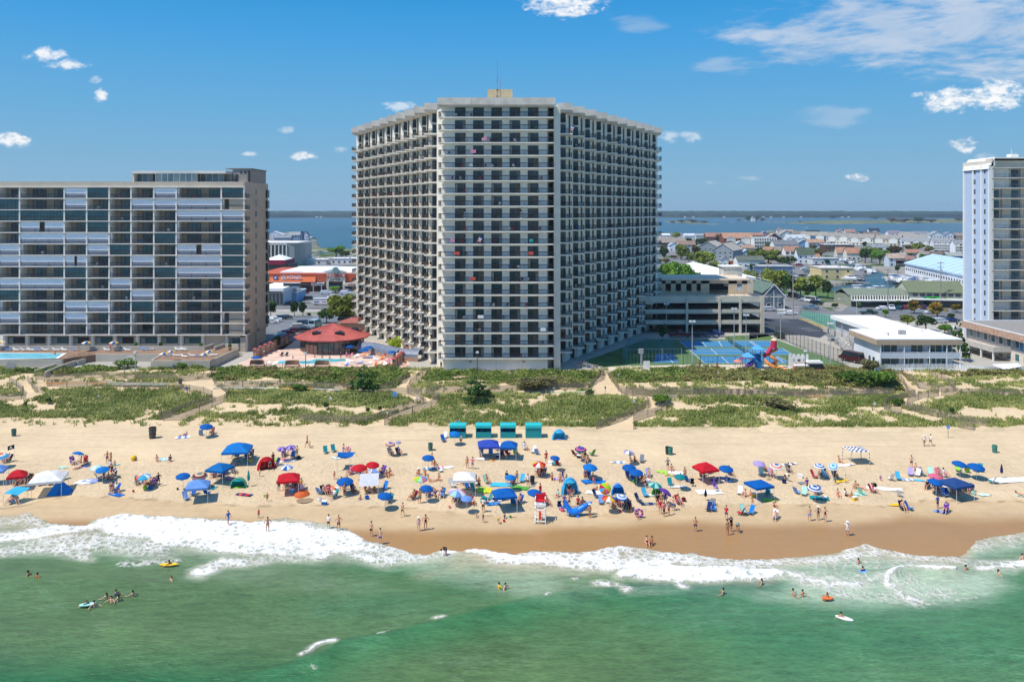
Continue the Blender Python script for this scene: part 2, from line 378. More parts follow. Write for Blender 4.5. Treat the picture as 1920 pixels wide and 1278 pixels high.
cg = cg*(1-.42*wr-.09*np.clip(trk, 0, 1))[..., None]
tram = (1-dd)*sst(848, 880, PY)*near                      # trampled sand
# town ground beyond the dunes
lawn = col('#5f7d33')*.9; pave = np.array((.40, .37, .31)); asph = np.array((.16, .155, .15)); dirt = np.array((.40, .33, .22))
tn = fbm(Xg*.03, Yg*.02, 4, 41); tf = sst(250, 300, Yg)
town = (asph*1.25)*(1-sst(.47, .53, tn))[..., None]+lawn*.5*sst(.47, .53, tn)[..., None]; town = np.where((tn > .60)[..., None], pave*.7, town)
base2 = np.where((Yg > 171)[..., None], pave*1.0, cg)
cg = np.where((Yg > 172)[..., None], base2*(1-tf[..., None])+town*tf[..., None], cg)
for poly in MARSH:
 mk = inpoly(PX, PY, poly) & (Yg > 300); cg = np.where(mk[..., None], (np.array((.15, .165, .06))*(.45+1.0*tn[..., None])), cg)
_sh, _gr = dune_cover(Xg, Yg, PX, PY); _c = np.clip(_sh*.80+_gr*.55, 0, 1)[..., None]
cg = cg*(1-_c)+np.array((.25, .24, .11))*_c
cg = np.where((Yg > 3900)[..., None], np.array((.06, .10, .04)), cg)
cg = np.where(((Zg < -.5) & (Yg > 300))[..., None], np.array((.10, .12, .09)), cg)
tm = grid_mesh('terrain', np.stack([Xg, Yg, Zg], -1)); cattr(tm, 'gcol', cg); fattr(tm, 'wet', rough_w); fattr(tm, 'tram', tram)
m = bpy.data.materials.new('mat_ground'); m.use_nodes = True; n = NT(m.node_tree)
ca = n.n('ShaderNodeAttribute', attribute_name='gcol'); wa = n.n('ShaderNodeAttribute', attribute_name='wet').outputs[2]; ta = n.n('ShaderNodeAttribute', attribute_name='tram').outputs[2]
geo = n.n('ShaderNodeNewGeometry').outputs[0]
n1 = n.noise(geo, 1.1, 5, .6); n2 = n.noise(geo, .12, 4, .6); n3 = n.noise(geo, 3.2, 3, .6)
streak = n.noise(n.n('ShaderNodeMapping', ins={0: geo, 3: (.25, 2.2, 1)}).outputs[0], .5, 4, .6)
v = n.m('ADD', n.m('MULTIPLY', n.m('SUBTRACT', n1, .5), .30), n.m('MULTIPLY', n.m('SUBTRACT', n2, .5), .42))
v = n.m('ADD', v, n.m('MULTIPLY', n.m('SUBTRACT', streak, .5), .25))
v = n.m('MULTIPLY', v, n.m('SUBTRACT', 1.0, n.m('MULTIPLY', wa, .55)))
fp = n.m('MULTIPLY', ta, n.ss(n3, .54, .70, 0., .20))      # footprints: darker noise spots in the trampled sand
v = n.m('ADD', n.m('SUBTRACT', v, fp), 1.0)
hs_ = n.mix(1.0, ca.outputs[0], n.n('ShaderNodeCombineXYZ', ins={0: v, 1: v, 2: v}).outputs[0], 'MULTIPLY')
bh = n.m('ADD', n.m('MULTIPLY', n.noise(geo, 1.7, 4, .65), n.m('ADD', .25, n.m('MULTIPLY', ta, 1.6))), n.m('MULTIPLY', n2, .3))
bp = n.n('ShaderNodeBump', ins={'Strength': n.m('SUBTRACT', .75, n.m('MULTIPLY', wa, .68)), 'Distance': .22, 'Height': bh})
b = n.n('ShaderNodeBsdfPrincipled', ins={'Base Color': hs_, 'Roughness': n.m('SUBTRACT', .95, n.m('MULTIPLY', wa, .68)), 'Specular IOR Level': .25, 'Normal': bp.outputs[0]})
n.n('ShaderNodeOutputMaterial', ins={0: b.outputs[0]})
tm.materials.append(m); tag(link('terrain', tm), kind='structure')
# ------------------------------------------------------------------ sea
ysw = np.concatenate([np.arange(-240, 50, 4.), np.arange(50, 104, .17)])
usw = np.linspace(-1, 1, 860); Ys = np.repeat(ysw[:, None], len(usw), 1); Xs = usw[None, :]*np.maximum(95, .75*Ys+18)
sx, sy = topix(Xs, np.maximum(Ys, 30), 0.)
SW = [(-500, 978), (0, 974), (60, 970), (95, 985), (140, 990), (160, 989), (175, 980), (230, 972), (300, 975), (400, 978), (470, 985), (520, 978), (560, 979), (600, 986), (650, 995), (672, 1005), (690, 1014), (712, 1018), (745, 1026), (775, 1037),
      (800, 1040), (830, 1030), (860, 1032), (890, 1026), (915, 1030), (960, 1037), (1010, 1031), (1080, 1033), (1115, 1032), (1150, 1024), (1180, 1023), (1205, 1027), (1240, 1034), (1300, 1036), (1350, 1045), (1440, 1048), (1490, 1042), (1560, 1036),
      (1600, 1025), (1625, 1020), (1660, 1030), (1700, 1036), (1740, 1040), (1800, 1042), (1830, 1015), (1880, 1005), (1920, 1000), (2600, 1000)]
edge = np.interp(sx, *zip(*SW)) + (fbm(sx*.06, sy*0, 3, 51)-.5)*5
inside = sst(-.5, 1.5, sy-edge)
warp = (fbm(Xs*.09, Ys*.2, 4, 55)-.5); warp2 = (fbm(Xs*.35, Ys*.5, 3, 57)-.5)
qx = sx+warp2*26; qy = sy+warp*16+warp2*7
foam = np.zeros_like(sx); milk = np.zeros_like(sx); brown = np.zeros_like(sx); ridge = np.zeros_like(sx)
milk0 = np.zeros_like(sx)
def stroke(arr, pts, wd, s, soft=1.0, ysc=1.8):
 d = dpoly(qx, qy, pts, ysc); v = s*sst(wd*(1+soft*1.25), wd*(1-.7*soft), d); np.maximum(arr, v, out=arr)
 if arr is foam and s > .58: np.maximum(milk0, .8*s*sst(wd*3.0, wd*.8, d), out=milk0)
# first rows: white wash on the left
stroke(foam, [(-300, 1025), (0, 1014), (70, 1003), (170, 994), (260, 988)], 9, .98, .8)
stroke(foam, [(215, 985), (300, 992), (420, 1003), (560, 1005), (650, 1015)], 34, .97, .55)
stroke(foam, [(300, 1010), (420, 1022), (520, 1026), (600, 1030)], 24, .86, .7)
stroke(foam, [(640, 1010), (700, 1030), (760, 1040)], 18, .72, .8)
stroke(foam, [(-50, 990), (40, 980), (90, 992)], 22, .52, .8)
stroke(foam, [(60, 1020), (200, 1016), (300, 1030)], 22, .60, 1)
stroke(foam, [(-200, 1038), (0, 1032), (90, 1026), (160, 1038)], 14, .62, 1)
stroke(foam, [(372, 1078), (385, 1070), (420, 1055), (460, 1055)], 12, .80, .8)
stroke(foam, [(480, 1052), (520, 1046), (600, 1042)], 12, .66, .9)
stroke(foam, [(235, 1056), (270, 1052), (330, 1052)], 9, .55, 1)
stroke(foam, [(670, 1040), (720, 1050), (760, 1046), (830, 1040)], 14, .70, .9)
# centre
stroke(foam, [(838, 1036), (875, 1030), (905, 1036), (950, 1046), (1000, 1048)], 11, 1.0, .6)
stroke(foam, [(940, 1044), (1000, 1044), (1060, 1048), (1120, 1052), (1180, 1054), (1240, 1056)], 24, .84, .6)
stroke(foam, [(1110, 1036), (1160, 1032), (1210, 1040), (1260, 1046)], 20, .74, .8)
stroke(foam, [(1240, 1044), (1300, 1048), (1360, 1054), (1440, 1056)], 17, .62, .8)
stroke(foam, [(1440, 1054), (1540, 1050), (1570, 1044), (1605, 1036), (1660, 1034), (1720, 1046), (1830, 1054), (1920, 1056), (2300, 1056)], 12, .64, .8)
stroke(foam, [(1590, 1028), (1625, 1022), (1670, 1034)], 8, .60, .8)
stroke(foam, [(1540, 1060), (1640, 1056), (1760, 1062)], 22, .42, .9)
stroke(foam, [(1840, 1022), (1900, 1008), (1960, 1004), (2300, 1000)], 22, .46, .9)
# second breaker
B2 = [(1140, 1088), (1165, 1077), (1200, 1071), (1260, 1070), (1320, 1072), (1380, 1070), (1450, 1071)]
stroke(foam, B2[1:], 10, 1.0, .6); stroke(foam, [(1200, 1072), (1290, 1078), (1350, 1076), (1440, 1074)], 17, .93, .7)
stroke(foam, [(1130, 1094), (1160, 1098), (1170, 1108)], 10, .60, .9); stroke(foam, [(1270, 1086), (1285, 1100)], 8, .70, .9)
stroke(foam, [(1440, 1072), (1475, 1074), (1510, 1088), (1560, 1094), (1620, 1092)], 9, .70, 1)
stroke(foam, [(1560, 1104), (1640, 1112), (1700, 1124), (1740, 1128)], 16, .50, 1)
B3 = [(1664, 1092), (1672, 1078), (1690, 1069), (1730, 1069), (1790, 1073)]
stroke(foam, B3, 7, .95, .8); stroke(foam, [(1668, 1080), (1672, 1095), (1690, 1112), (1720, 1126)], 8, .66, 1)
stroke(foam, [(1840, 1062), (1880, 1056), (1930, 1050), (2300, 1050)], 10, .86, .8); stroke(foam, [(1800, 1122), (1830, 1120)], 6, .5, 1)
stroke(foam, [(566, 1229), (580, 1220), (600, 1208), (628, 1199)], 4.6, .90, .8); stroke(foam, [(820, 1158), (832, 1154)], 4, .62, 1); stroke(foam, [(712, 1190), (724, 1182)], 4, .55, 1)
stroke(foam, [(1020, 1115), (1030, 1108)], 4, .6, 1); stroke(foam, [(582, 1252), (590, 1256)], 4, .5, 1); stroke(foam, [(1075, 1082), (1085, 1082)], 5, .5, 1)
# thin foam lines left by the back wash
for L_ in ([(100, 1232), (170, 1216), (240, 1212), (320, 1210)], [(250, 1190), (330, 1186), (440, 1180), (520, 1196), (600, 1194)], [(840, 1156), (900, 1140), (960, 1122), (1010, 1112)],
           [(60, 1195), (160, 1190), (300, 1184)], [(480, 1196), (560, 1192), (660, 1186), (800, 1164)], [(400, 1220), (460, 1232)]):
 stroke(milk, L_, 3.0, .30, 1)
milk = sst(150, 0, sy-edge)*.5*sst(.30, .62, fbm(Xs*.06+4, Ys*.12, 4, 61)) + .55*sst(46, 10, sy-edge)
milk = np.maximum(milk, milk0*(.45+.75*fbm(Xs*.10, Ys*.22, 4, 67)))
foam *= np.clip(.62+.72*fbm(Xs*.22+9, Ys*.45, 4, 69), 0, 1.06)
stroke(milk, [(1450, 1086), (1560, 1098), (1660, 1100), (1740, 1100), (1830, 1092)], 44, .95, 1); stroke(foam, [(1690, 1092), (1730, 1106), (1780, 1112)], 20, .42, 1); stroke(foam, [(1480, 1080), (1580, 1086), (1660, 1080)], 16, .44, 1); stroke(milk, [(820, 1056), (940, 1074), (1010, 1090)], 40, .55, 1)
stroke(milk, [(1100, 1062), (1300, 1064), (1500, 1062), (1900, 1068)], 12, .75, 1)
stroke(milk, [(1180, 1110), (1300, 1100), (1420, 1100), (1480, 1098)], 16, .40, 1)
brown = sst(60, 0, sy-edge)*sst(.4, .7, fbm(Xs*.08, Ys*.2, 4, 63)+.12)
brown = np.maximum(brown, sst(30, 0, sy-edge)*.85*sst(1240, 1440, sx)); brown *= (1-.7*sst(.8, 1, foam))
big = fbm(Xs*.035, Ys*.05, 4, 65)
deep = np.array((.018, .122, .040)); olive = np.array((.092, .165, .058)); teal = np.array((.052, .156, .060)); milkc = np.array((.38, .46, .31)); brn = np.array((.47, .36, .21))
k = sst(1180, 1290, sy + 60*(big-.5))*sst(900, 300, sx)
wc = olive*(1-sst(.35, .65, big)[..., None])+teal*sst(.35, .65, big)[..., None]
wc = wc*(1-.6*sst(1100, 1500, sx)[..., None])+teal*1.25*.6*sst(1100, 1500, sx)[..., None]
wc = wc*(1-k[..., None])+deep*k[..., None]
# the swell's green face running from lower left to the centre
fl = np.interp(sx, [0, 600, 640, 840, 1020, 1120, 1300], [1400, 1225, 1200, 1158, 1112, 1100, 1095]); k2 = sst(-5, 9, sy-fl)*sst(85, 10, sy-fl)*sst(380, 640, sx)*sst(1500, 1150, sx)
wc = wc*(1-.6*k2[..., None])+np.array((.024, .165, .060))*.6*k2[..., None]
b2y = np.interp(sx, [1100, 1140, 1165, 1200, 1260, 1320, 1380, 1450, 1500], [1100, 1090, 1080, 1076, 1076, 1078, 1076, 1076, 1082]); k3 = sst(6, 16, sy-b2y)*sst(48, 18, sy-b2y)*sst(1110, 1180, sx)*sst(1520, 1440, sx); milk *= 1-.9*k3
wc = wc*(1-.75*k3[..., None])+np.array((.022, .125, .062))*.75*k3[..., None]  # shaded face of the second breaker, painted as a darker teal band
wc = wc*(1-np.clip(milk, 0, 1)[..., None])+milkc*np.clip(milk, 0, 1)[..., None]
fmk = np.clip(milk0*1.1-.15, 0, 1)[..., None]*.85; wc = wc*(1-fmk)+np.array((.52, .47, .35))*fmk
bm_ = np.clip(brown*.75, 0, 1)[..., None]; wc = wc*(1-bm_)+brn*bm_
zs = .10*np.sin(Ys*.55+Xs*.05+5*(fbm(Xs*.03, Ys*.03, 2, 71)))+.22*(fbm(Xs*.12, Ys*.28, 3, 73)-.5)
for Bk, h_ in ((B2[1:-1], .5), (B3[1:], .45)):
 dB = dpoly(sx, sy, Bk, 2.2); zs += h_*np.exp(-(dB/16)**2)
zs += .35*k2*sst(50, 0, sy-fl)
zs += foam*.34*(fbm(Xs*1.3, Ys*1.6, 3, 77)-.25)
zb = zprof(Xs, Ys)
shore = sst(88, 82, Ys)
zs = np.maximum(zs*np.clip(.25+shore, 0, 1), zb+.035+foam*.05)
zs = np.where(inside > .5, zs, zb-.25)
sm = grid_mesh('sea', np.stack([Xs, Ys, zs], -1)); cattr(sm, 'wcol', wc); fattr(sm, 'foam', foam)
m = bpy.data.materials.new('mat_sea'); m.use_nodes = True; n = NT(m.node_tree)
ca = n.n('ShaderNodeAttribute', attribute_name='wcol').outputs[0]; fo = n.n('ShaderNodeAttribute', attribute_name='foam').outputs[2]
geo = n.n('ShaderNodeNewGeometry').outputs[0]
sk = n.n('ShaderNodeMapping', ins={0: geo, 2: (0, 0, math.radians(-24)), 3: (.45, 1.5, 1)}).outputs[0]
wv = n.noise(geo, .9, 4, .6, 0, 1)
wpos = n.n('ShaderNodeVectorMath', operation='ADD', ins={0: geo, 1: n.n('ShaderNodeVectorMath', operation='SCALE', ins={0: wv, 'Scale': 1.1}).outputs[0]}).outputs[0]
vo = n.n('ShaderNodeTexVoronoi', feature='DISTANCE_TO_EDGE', ins={'Vector': wpos, 'Scale': 1.15}).outputs[0]
vo2 = n.n('ShaderNodeTexVoronoi', feature='DISTANCE_TO_EDGE', ins={'Vector': wpos, 'Scale': 2.9}).outputs[0]
lace = n.m('ADD', n.m('MULTIPLY', n.ss(vo, .0, .42), .5), n.m('MULTIPLY', n.ss(vo2, .0, .5), .28))
fn = n.noise(geo, .55, 6, .68); fn2 = n.noise(sk, 1.8, 5, .7)
th = n.m('ADD', n.m('MULTIPLY', lace, .50), n.m('ADD', n.m('MULTIPLY', fn, .62), n.m('MULTIPLY', fn2, .36)))
th = n.m('ADD', n.m('MULTIPLY', n.m('SUBTRACT', th, .62), 2.1), .50)
ff = n.ss(n.m('SUBTRACT', n.m('MULTIPLY', fo, 1.10), th), -.20, .58)
ff = n.m('MULTIPLY', ff, n.ss(fo, .02, .25))
g1 = n.noise(sk, .9, 5, .62); g2 = n.noise(geo, .12, 4, .6); g3 = n.noise(sk, 4.0, 4, .6)
vv = n.m('ADD', 1.0, n.m('ADD', n.m('MULTIPLY', n.m('SUBTRACT', g1, .5), 1.05), n.m('ADD', n.m('MULTIPLY', n.m('SUBTRACT', g2, .5), .7), n.m('MULTIPLY', n.m('SUBTRACT', g3, .5), 1.0))))
g2_ = n.noise(geo, .07, 3, .6)
sl = n.ss(n.m('ABSOLUTE', n.m('SUBTRACT', n.noise(sk, .55, 5, .6, .6), .5)), .035, .0)
ca = n.mix(n.m('MULTIPLY', n.m('MULTIPLY', sl, .14), n.ss(g2_, .45, .65)), ca, (.38, .50, .36))  # ripple highlights painted into the water colour as thin pale streaks
wcol = n.mix(1.0, ca, n.n('ShaderNodeCombineXYZ', ins={0: vv, 1: vv, 2: vv}).outputs[0], 'MULTIPLY')
fcol = n.mix(n.ss(fn2, .3, .7), (.70, .66, .58), (.88, .88, .86))
fcol = n.mix(n.ss(fo, .45, .9), n.mix(.45, fcol, (.60, .50, .36)), fcol)
base = n.mix(ff, wcol, fcol)
bh = n.m('ADD', n.m('MULTIPLY', g1, .8), n.m('ADD', n.m('MULTIPLY', g3, .30), n.m('MULTIPLY', ff, .5)))
bp = n.n('ShaderNodeBump', ins={'Strength': .9, 'Distance': .30, 'Height': bh})
b = n.n('ShaderNodeBsdfPrincipled', ins={'Base Color': base, 'Roughness': n.m('ADD', .16, n.m('MULTIPLY', ff, .6)), 'Specular IOR Level': .45, 'IOR': 1.33, 'Normal': bp.outputs[0]})
n.n('ShaderNodeOutputMaterial', ins={0: b.outputs[0]}); sm.materials.append(m); tag(link('sea', sm), kind='structure')
# ------------------------------------------------------------------ bay water and the wooded far shore
mb = MB().quad([(-9000, 250, 0), (9000, 250, 0), (9000, 4300, 0), (-9000, 4300, 0)])
m = bpy.data.materials.new('mat_bay'); m.use_nodes = True; n = NT(m.node_tree); geo = n.n('ShaderNodeNewGeometry').outputs[0]
a1 = n.noise(n.n('ShaderNodeMapping', ins={0: geo, 3: (.02, .05, 1)}).outputs[0], .5, 5, .6); a2 = n.noise(geo, .8, 3, .6); a3 = n.noise(geo, .12, 3, .6)
bc_ = n.mix(n.ss(a1, .35, .65), (.030, .085, .105), (.052, .120, .140))
bp = n.n('ShaderNodeBump', ins={'Strength': .9, 'Distance': .5, 'Height': n.m('ADD', a2, n.m('MULTIPLY', a3, 2.))})
b = n.n('ShaderNodeBsdfPrincipled', ins={'Base Color': bc_, 'Roughness': .32, 'Specular IOR Level': .4, 'IOR': 1.33, 'Normal': bp.outputs[0]})
n.n('ShaderNodeOutputMaterial', ins={0: b.outputs[0]}); tag(mb.build('bay_water', m), kind='structure')
def foliage_mat(dark, light, sc=.5, br=None):
 m = bpy.data.materials.new('mat_leaves'); m.use_nodes = True; n = NT(m.node_tree); geo = n.n('ShaderNodeNewGeometry').outputs[0]
 oi = n.n('ShaderNodeObjectInfo').outputs['Random']
 f = n.ss(n.noise(geo, sc, 4, .65), .30, .70); c = n.mix(f, lin(dark), lin(light))
 v = n.m('ADD', .78, n.m('MULTIPLY', oi, .5)); c = n.mix(1., c, n.n('ShaderNodeCombineXYZ', ins={0: v, 1: v, 2: v}).outputs[0], 'MULTIPLY')
 b = n.n('ShaderNodeBsdfPrincipled', ins={'Base Color': c, 'Roughness': .7, 'Specular IOR Level': .2})
 t = n.n('ShaderNodeBsdfTranslucent', ins={'Color': c}); s = n.n('ShaderNodeMixShader', ins={0: .25, 1: b.outputs[0], 2: t.outputs[0]})
 n.n('ShaderNodeOutputMaterial', ins={0: s.outputs[0]}); return m
fx = np.linspace(-4200, 4200, 900); fy = np.concatenate([[3930], np.linspace(3935, 4700, 26)])
FX, FY = np.meshgrid(fx, fy); edge_f = 4060 + 90*np.sin(FX*.0016+1)+180*(fbm(FX*.003, FY*0, 3, 81)-.5)
FY = FY - fy[0] + edge_f; FZ = 20+13*(fbm(FX*.02, FY*.02, 3, 83))+6*(fbm(FX*.1, FY*.1, 2, 85)); FZ[0] = 0.5; FZ[1] = np.minimum(FZ[1], 18)
fm = grid_mesh('far_forest', np.stack([FX, FY, FZ], -1), False); fm.materials.append(foliage_mat((.022, .055, .032), (.045, .080, .045), .03))
tag(link('far_forest', fm), kind='stuff')
# ------------------------------------------------------------------ the tall fan-shaped tower
ZB, FH = 6.53, 2.7                                    # first balcony floor, storey height
cream = mat((.78, .715, .60), .85, .07, .25, .05); cream2 = mat((.52, .465, .375), .85, .10, .35, .08); white_w = mat((.84, .82, .77), .8, .05, .3)
darkmetal = mat((.030, .027, .026), .5, .1, 1); glassd = glassy((.020, .030, .036)); slabm = mat((.80, .75, .65), .85, .1, .4)
curtain = mat((.10, .10, .09), .6, .4, .8); bronze = mat((.055, .038, .026), .5, .1)
T = empty('apartment_tower', (-3.4, 171, 3.6)); tag(T, 'tallest cream apartment tower, stepped wings fanning back from its flat balconied front', 'apartment building')
def tp(mb, name, mats, **k):
 o = mb.build(name, mats, T, **k); o.location = Vector(o.location)-T.location; return o
YK = [178+5.8*k for k in range(10)]
xL = [-19.6-2.95*k for k in range(10)]; xR = [13.4+3.3*k for k in range(10)]
# masses
b = MB()
b.box(-14.3, 7.5, 171.9, 186, 3.2, 60.2, 1); b.box(9.0, 10.4, 171.8, 190, 3.2, 60.2)
b.prism([(-14.3, 171.95), (-14.3, 180), (-16.7, 180), (-16.7, 177.9)][::-1], 3.2, 60.19)
b.prism([(7.5, 171.95), (9.05, 175.2), (9.05, 186), (7.5, 186)], 3.2, 60.19)
for k in range(10):
 l, r_ = xL[k], xL[k]+2.95; yk = YK[k]
 b.prism([(r_, yk+3.2), (r_, yk+16), (l-.1, yk+16), (l-.1, yk+7.5), (l+1.55, yk+3.2)], 3.2, 60.2)
 l, r_ = xR[k]-3.3, xR[k]; b.box(l, l+.62, yk-.04, yk+3.3, 6.2, 60.1)
 b.box(xL[k]+2.95-.16, xL[k]+2.95, yk+.4, yk+3.3, 6.2, 60.1)
 b.prism([(l, yk+3.2), (r_-1.35, yk+3.2), (r_+.1, yk+7.5), (r_+.1, yk+16), (l, yk+16)], 3.2, 60.2)
b.box(-43, 40, 238, 250, 3.2, 60.2)
tp(b, 'wall', [cream, mat((.88, .86, .81), .8, .05, .3)])
b = MB().box(-14.45, 7.55, 171.0, 171.95, 3.2, 6.3);
for x in (-9, -3.4, 2.2): b.box(x-.02, x+.02, 170.985, 171, 3.2, 6.25, 1)
b.box(-9.2, -8.6, 170.9, 171.0, 5.5, 5.8, 1); b.box(2.2, 2.8, 170.9, 171.0, 5.5, 5.8, 1); tp(b, 'ground_floor', [white_w, mat((.35, .33, .30))])
# parapets
b = MB()
for (a, c) in ((-15.85, -8.6), (-8.55, -1.2), (-1.15, 9.2)): b.box(a, c, 169.6, 170.2, 60.35, 61.85)
b.box(-15.6, 9.0, 170.2, 188, 60.2, 61.2); b.box(-15.5, 8.9, 169.9, 173, 60.0, 60.35)
for k in range(10):
 for (a, c) in ((xL[k], xL[k]+2.95), (xR[k]-3.3, xR[k])):
  b.box(a, c, YK[k]-.3, YK[k]+6.2, 60.3, 61.8); b.box(a+.1, c-.1, YK[k]-.05, YK[k]+6, 59.85, 60.3)
b.box(-46, 43, 234, 249, 60.2, 61.8)
tp(b, 'roof_parapet', mat((.66, .59, .50), .85, .12, .5, .1))
b = MB().box(-5.5, 0.1, 179, 186, 61, 65.0); pr = tp(b, 'lift_housing', mat((.62, .48, .27), .85, .06))
b = MB().tube((-3.3, 179, 61.8), (-3.3, 179, 71.6), .07, .03, 5).tube((-2.6, 179, 61.8), (-2.6, 179, 67), .07, .05, 5)
for z in (63.5, 65, 67): b.box(-3.6, -3.0, 178.9, 179.1, z, z+.08)
tp(b, 'antenna_mast', mat((.25, .25, .27), .5))
for x in (-3.9, -3.2, -2.5):
 b = MB().lathe([(.02, 0), (.3, .12), (.42, .35)], 10); o = tp(b, 'satellite_dish', mat((.8, .8, .8), .4), loc=(x, 178.2, 61.9)); o.rotation_euler = (1.1, 0, .3)
# front balconies
def railing(b, p0, p1, z, h=1.02, mi=0, post=3.0, pitch=.125, w=.028):
 p0 = Vector(p0); p1 = Vector(p1); d = p1-p0; L = d.length; u = d/L; nrm = Vector((-u.y, u.x))*.02
 def bar(a, c, z0, z1, t=1.):
  A0 = p0+u*a; A1 = p0+u*c; q = nrm*t
  b.prism([(A0.x-q.x, A0.y-q.y), (A1.x-q.x, A1.y-q.y), (A1.x+q.x, A1.y+q.y), (A0.x+q.x, A0.y+q.y)], z0, z1, mi)
 bar(0, L, z+h-.06, z+h, 1.6); bar(0, L, z+.08, z+.13)
 n_ = max(1, int(L/post))
 for i in range(n_+1): bar(max(0, i*L/n_-.03), min(L, i*L/n_+.03), z, z+h)
 k = int(L/pitch)
 for i in range(1, k):
  a = i*L/k; A0 = p0+u*(a-w/2); A1 = p0+u*(a+w/2); b.quad([(A0.x, A0.y, z+.13), (A1.x, A1.y, z+.13), (A1.x, A1.y, z+h-.06), (A0.x, A0.y, z+h-.06)], mi)
 return b
fb = MB().prism([(-15.7, 170.0), (8.9, 170.0), (8.9, 174.9), (7.5, 171.93), (-14.3, 171.93), (-15.5, 174.2), (-15.7, 172.5)], -.22, 0); fbm_ = fb.mesh('front_balcony', slabm)
rb = MB()
railing(rb, (-15.65, 170.05), (8.85, 170.05), 0, pitch=.16, w=.04); rb.box(-15.65, 8.85, 170.0, 170.1, .94, 1.08); railing(rb, (-15.65, 170.08), (-15.3, 172.2), 0, pitch=.10, w=.05); railing(rb, (8.85, 170.08), (8.6, 174.4), 0, pitch=.14)
for x in (-15.4,): rb.box(x, x+.1, 170.3, 171.4, 0, .9)
rbm = rb.mesh('railing', darkmetal)
dm = MB().box(0, 2.28, 0, .06, 0, 2.12).box(.06, 1.1, -.02, .0, .06, 2.04, 1).box(1.16, 2.22, -.02, .0, .06, 2.04, 2)
DMESH = []
for c_, a_, e_ in (((.10, .10, .09), 1.16, 2.22), ((.26, .25, .22), 1.7, 2.22), ((.05, .07, .08), 1.2, 1.7), ((.34, .31, .26), .06, .5), ((.16, .13, .10), 1.16, 2.22), ((.03, .035, .04), .06, .2)):
 d2 = MB(); d2.v, d2.f, d2.mi = list(dm.v), list(dm.f), list(dm.mi); d2.box(a_, e_, -.045, -.03, .08, 2.0, 3); DMESH.append(d2.mesh('balcony_door', [darkmetal, glassd, glassy((.035, .045, .05)), mat(c_, .6, .3, .8)]))
sideglass = MB().prism([(7.85, 172.5), (8.75, 174.4), (8.8, 174.35), (7.9, 172.45)], .1, 2.2).mesh('side_door', glassy((.05, .05, .05)))
for i in range(20):
 z = ZB+FH*i
 o = link('front_balcony', fbm_, T, Vector((0, 0, z))-T.location); link('railing', rbm, o)
 for j in range(5):
  link('balcony_door', DMESH[random.randrange(6)], T, Vector((-12.25+3.91*j, 171.84, z+.02))-T.location)
 link('side_window', sideglass, T, Vector((0, 0, z))-T.location)
# wing balconies
def wing_bal(width, side):
 s_ = side; b = MB()
 if s_ < 0: P = [(-width, 0), (0, 0), (0, 3.2), (-width+1.55, 3.2), (-width+.1, 7.0), (-width, 7.0)]
 else: P = [(0, 0), (width, 0), (width, 7.0), (width-.1, 7.0), (width-1.35, 3.2), (0, 3.2)]
 b.prism(P, -.32, 0, 0)
 r = MB()
 if s_ < 0: railing(r, (-width+.04, .05), (-.04, .05), 0, pitch=.15, w=.03); railing(r, (-width+.05, .08), (-width+.05, 6.3), 0, pitch=.11, w=.095)
 else: railing(r, (.66, .05), (width-.04, .05), 0, pitch=.125, w=.055); railing(r, (width-.05, .08), (width-.05, 3.3), 0, pitch=.11, w=.07)
 return b, r
door_w = MB().box(0, 1.35, 0, .06, 0, 2.2).box(.06, .64, -.02, 0, .06, 2.12, 1).box(.7, 1.3, -.02, 0, .06, 2.12, 1)
DW = door_w.mesh('wing_door', [darkmetal, glassd])
b_, r_ = wing_bal(2.95, -1); WL = b_.mesh('wing_balcony', slabm); WLr = r_.mesh('railing', darkmetal)
b2_, r2_ = wing_bal(3.3, 1); WR = b2_.mesh('wing_balcony', slabm); WRr = r2_.mesh('railing', darkmetal)
rest = MB(); restd = MB(); nb = 0
def addto(dst, src, dx, dy, dz, off):
 b0 = len(dst.v); dst.v += [(x+dx, y+dy, z+dz) for x, y, z in src.v]; dst.f += [tuple(i+b0 for i in f) for f in src.f]; dst.mi += [m_+off for m_ in src.mi]
for k in range(10):
 for i in range(20):
  z = ZB+FH*i
  for side in (-1, 1):
   if side < 0: ox = xL[k]+2.95; dx = ox-1.40
   else: ox = xR[k]-3.3; dx = ox+.72
   if i < 19:
    if nb < 100:
     o = link('wing_balcony', WL if side < 0 else WR, T, Vector((ox, YK[k], z))-T.location); link('railing', WLr if side < 0 else WRr, o); nb += 1
    else:
     addto(rest, b_ if side < 0 else b2_, ox, YK[k], z, 0); addto(rest, r_ if side < 0 else r2_, ox, YK[k], z, 1)
    yd = YK[k]+3.13
   else:
    yd = YK[k]+3.13; rest.box(dx-.05, dx+1.4, yd-.35, yd+.05, z-.25, z-.05, 0); rest.box(dx, dx+1.35, yd-.3, yd-.26, z, z+1.0, 1)
   addto(restd, door_w, dx, yd, z+.01, 0)
   if random.random() < .4: restd.box(dx+.1, dx+random.uniform(.3, .7), yd-.05, yd-.03, z+.1, z+2.1, 2)
o = tp(rest, 'wing_balconies', [slabm, darkmetal]); o['kind'] = 'stuff'
o = tp(restd, 'wing_doors', [darkmetal, glassd, mat((.22, .21, .18), .6, .4, .5)]); o['kind'] = 'stuff'
# ground-floor lobby pieces in the wings
for k in range(10):
 for a in (xL[k]+2.1, xR[k]-3.0):
  tp(MB().box(a, a+.9, YK[k]+3.1, YK[k]+3.22, 3.4, 5.7), 'patio_door', glassy((.05, .06, .06)))
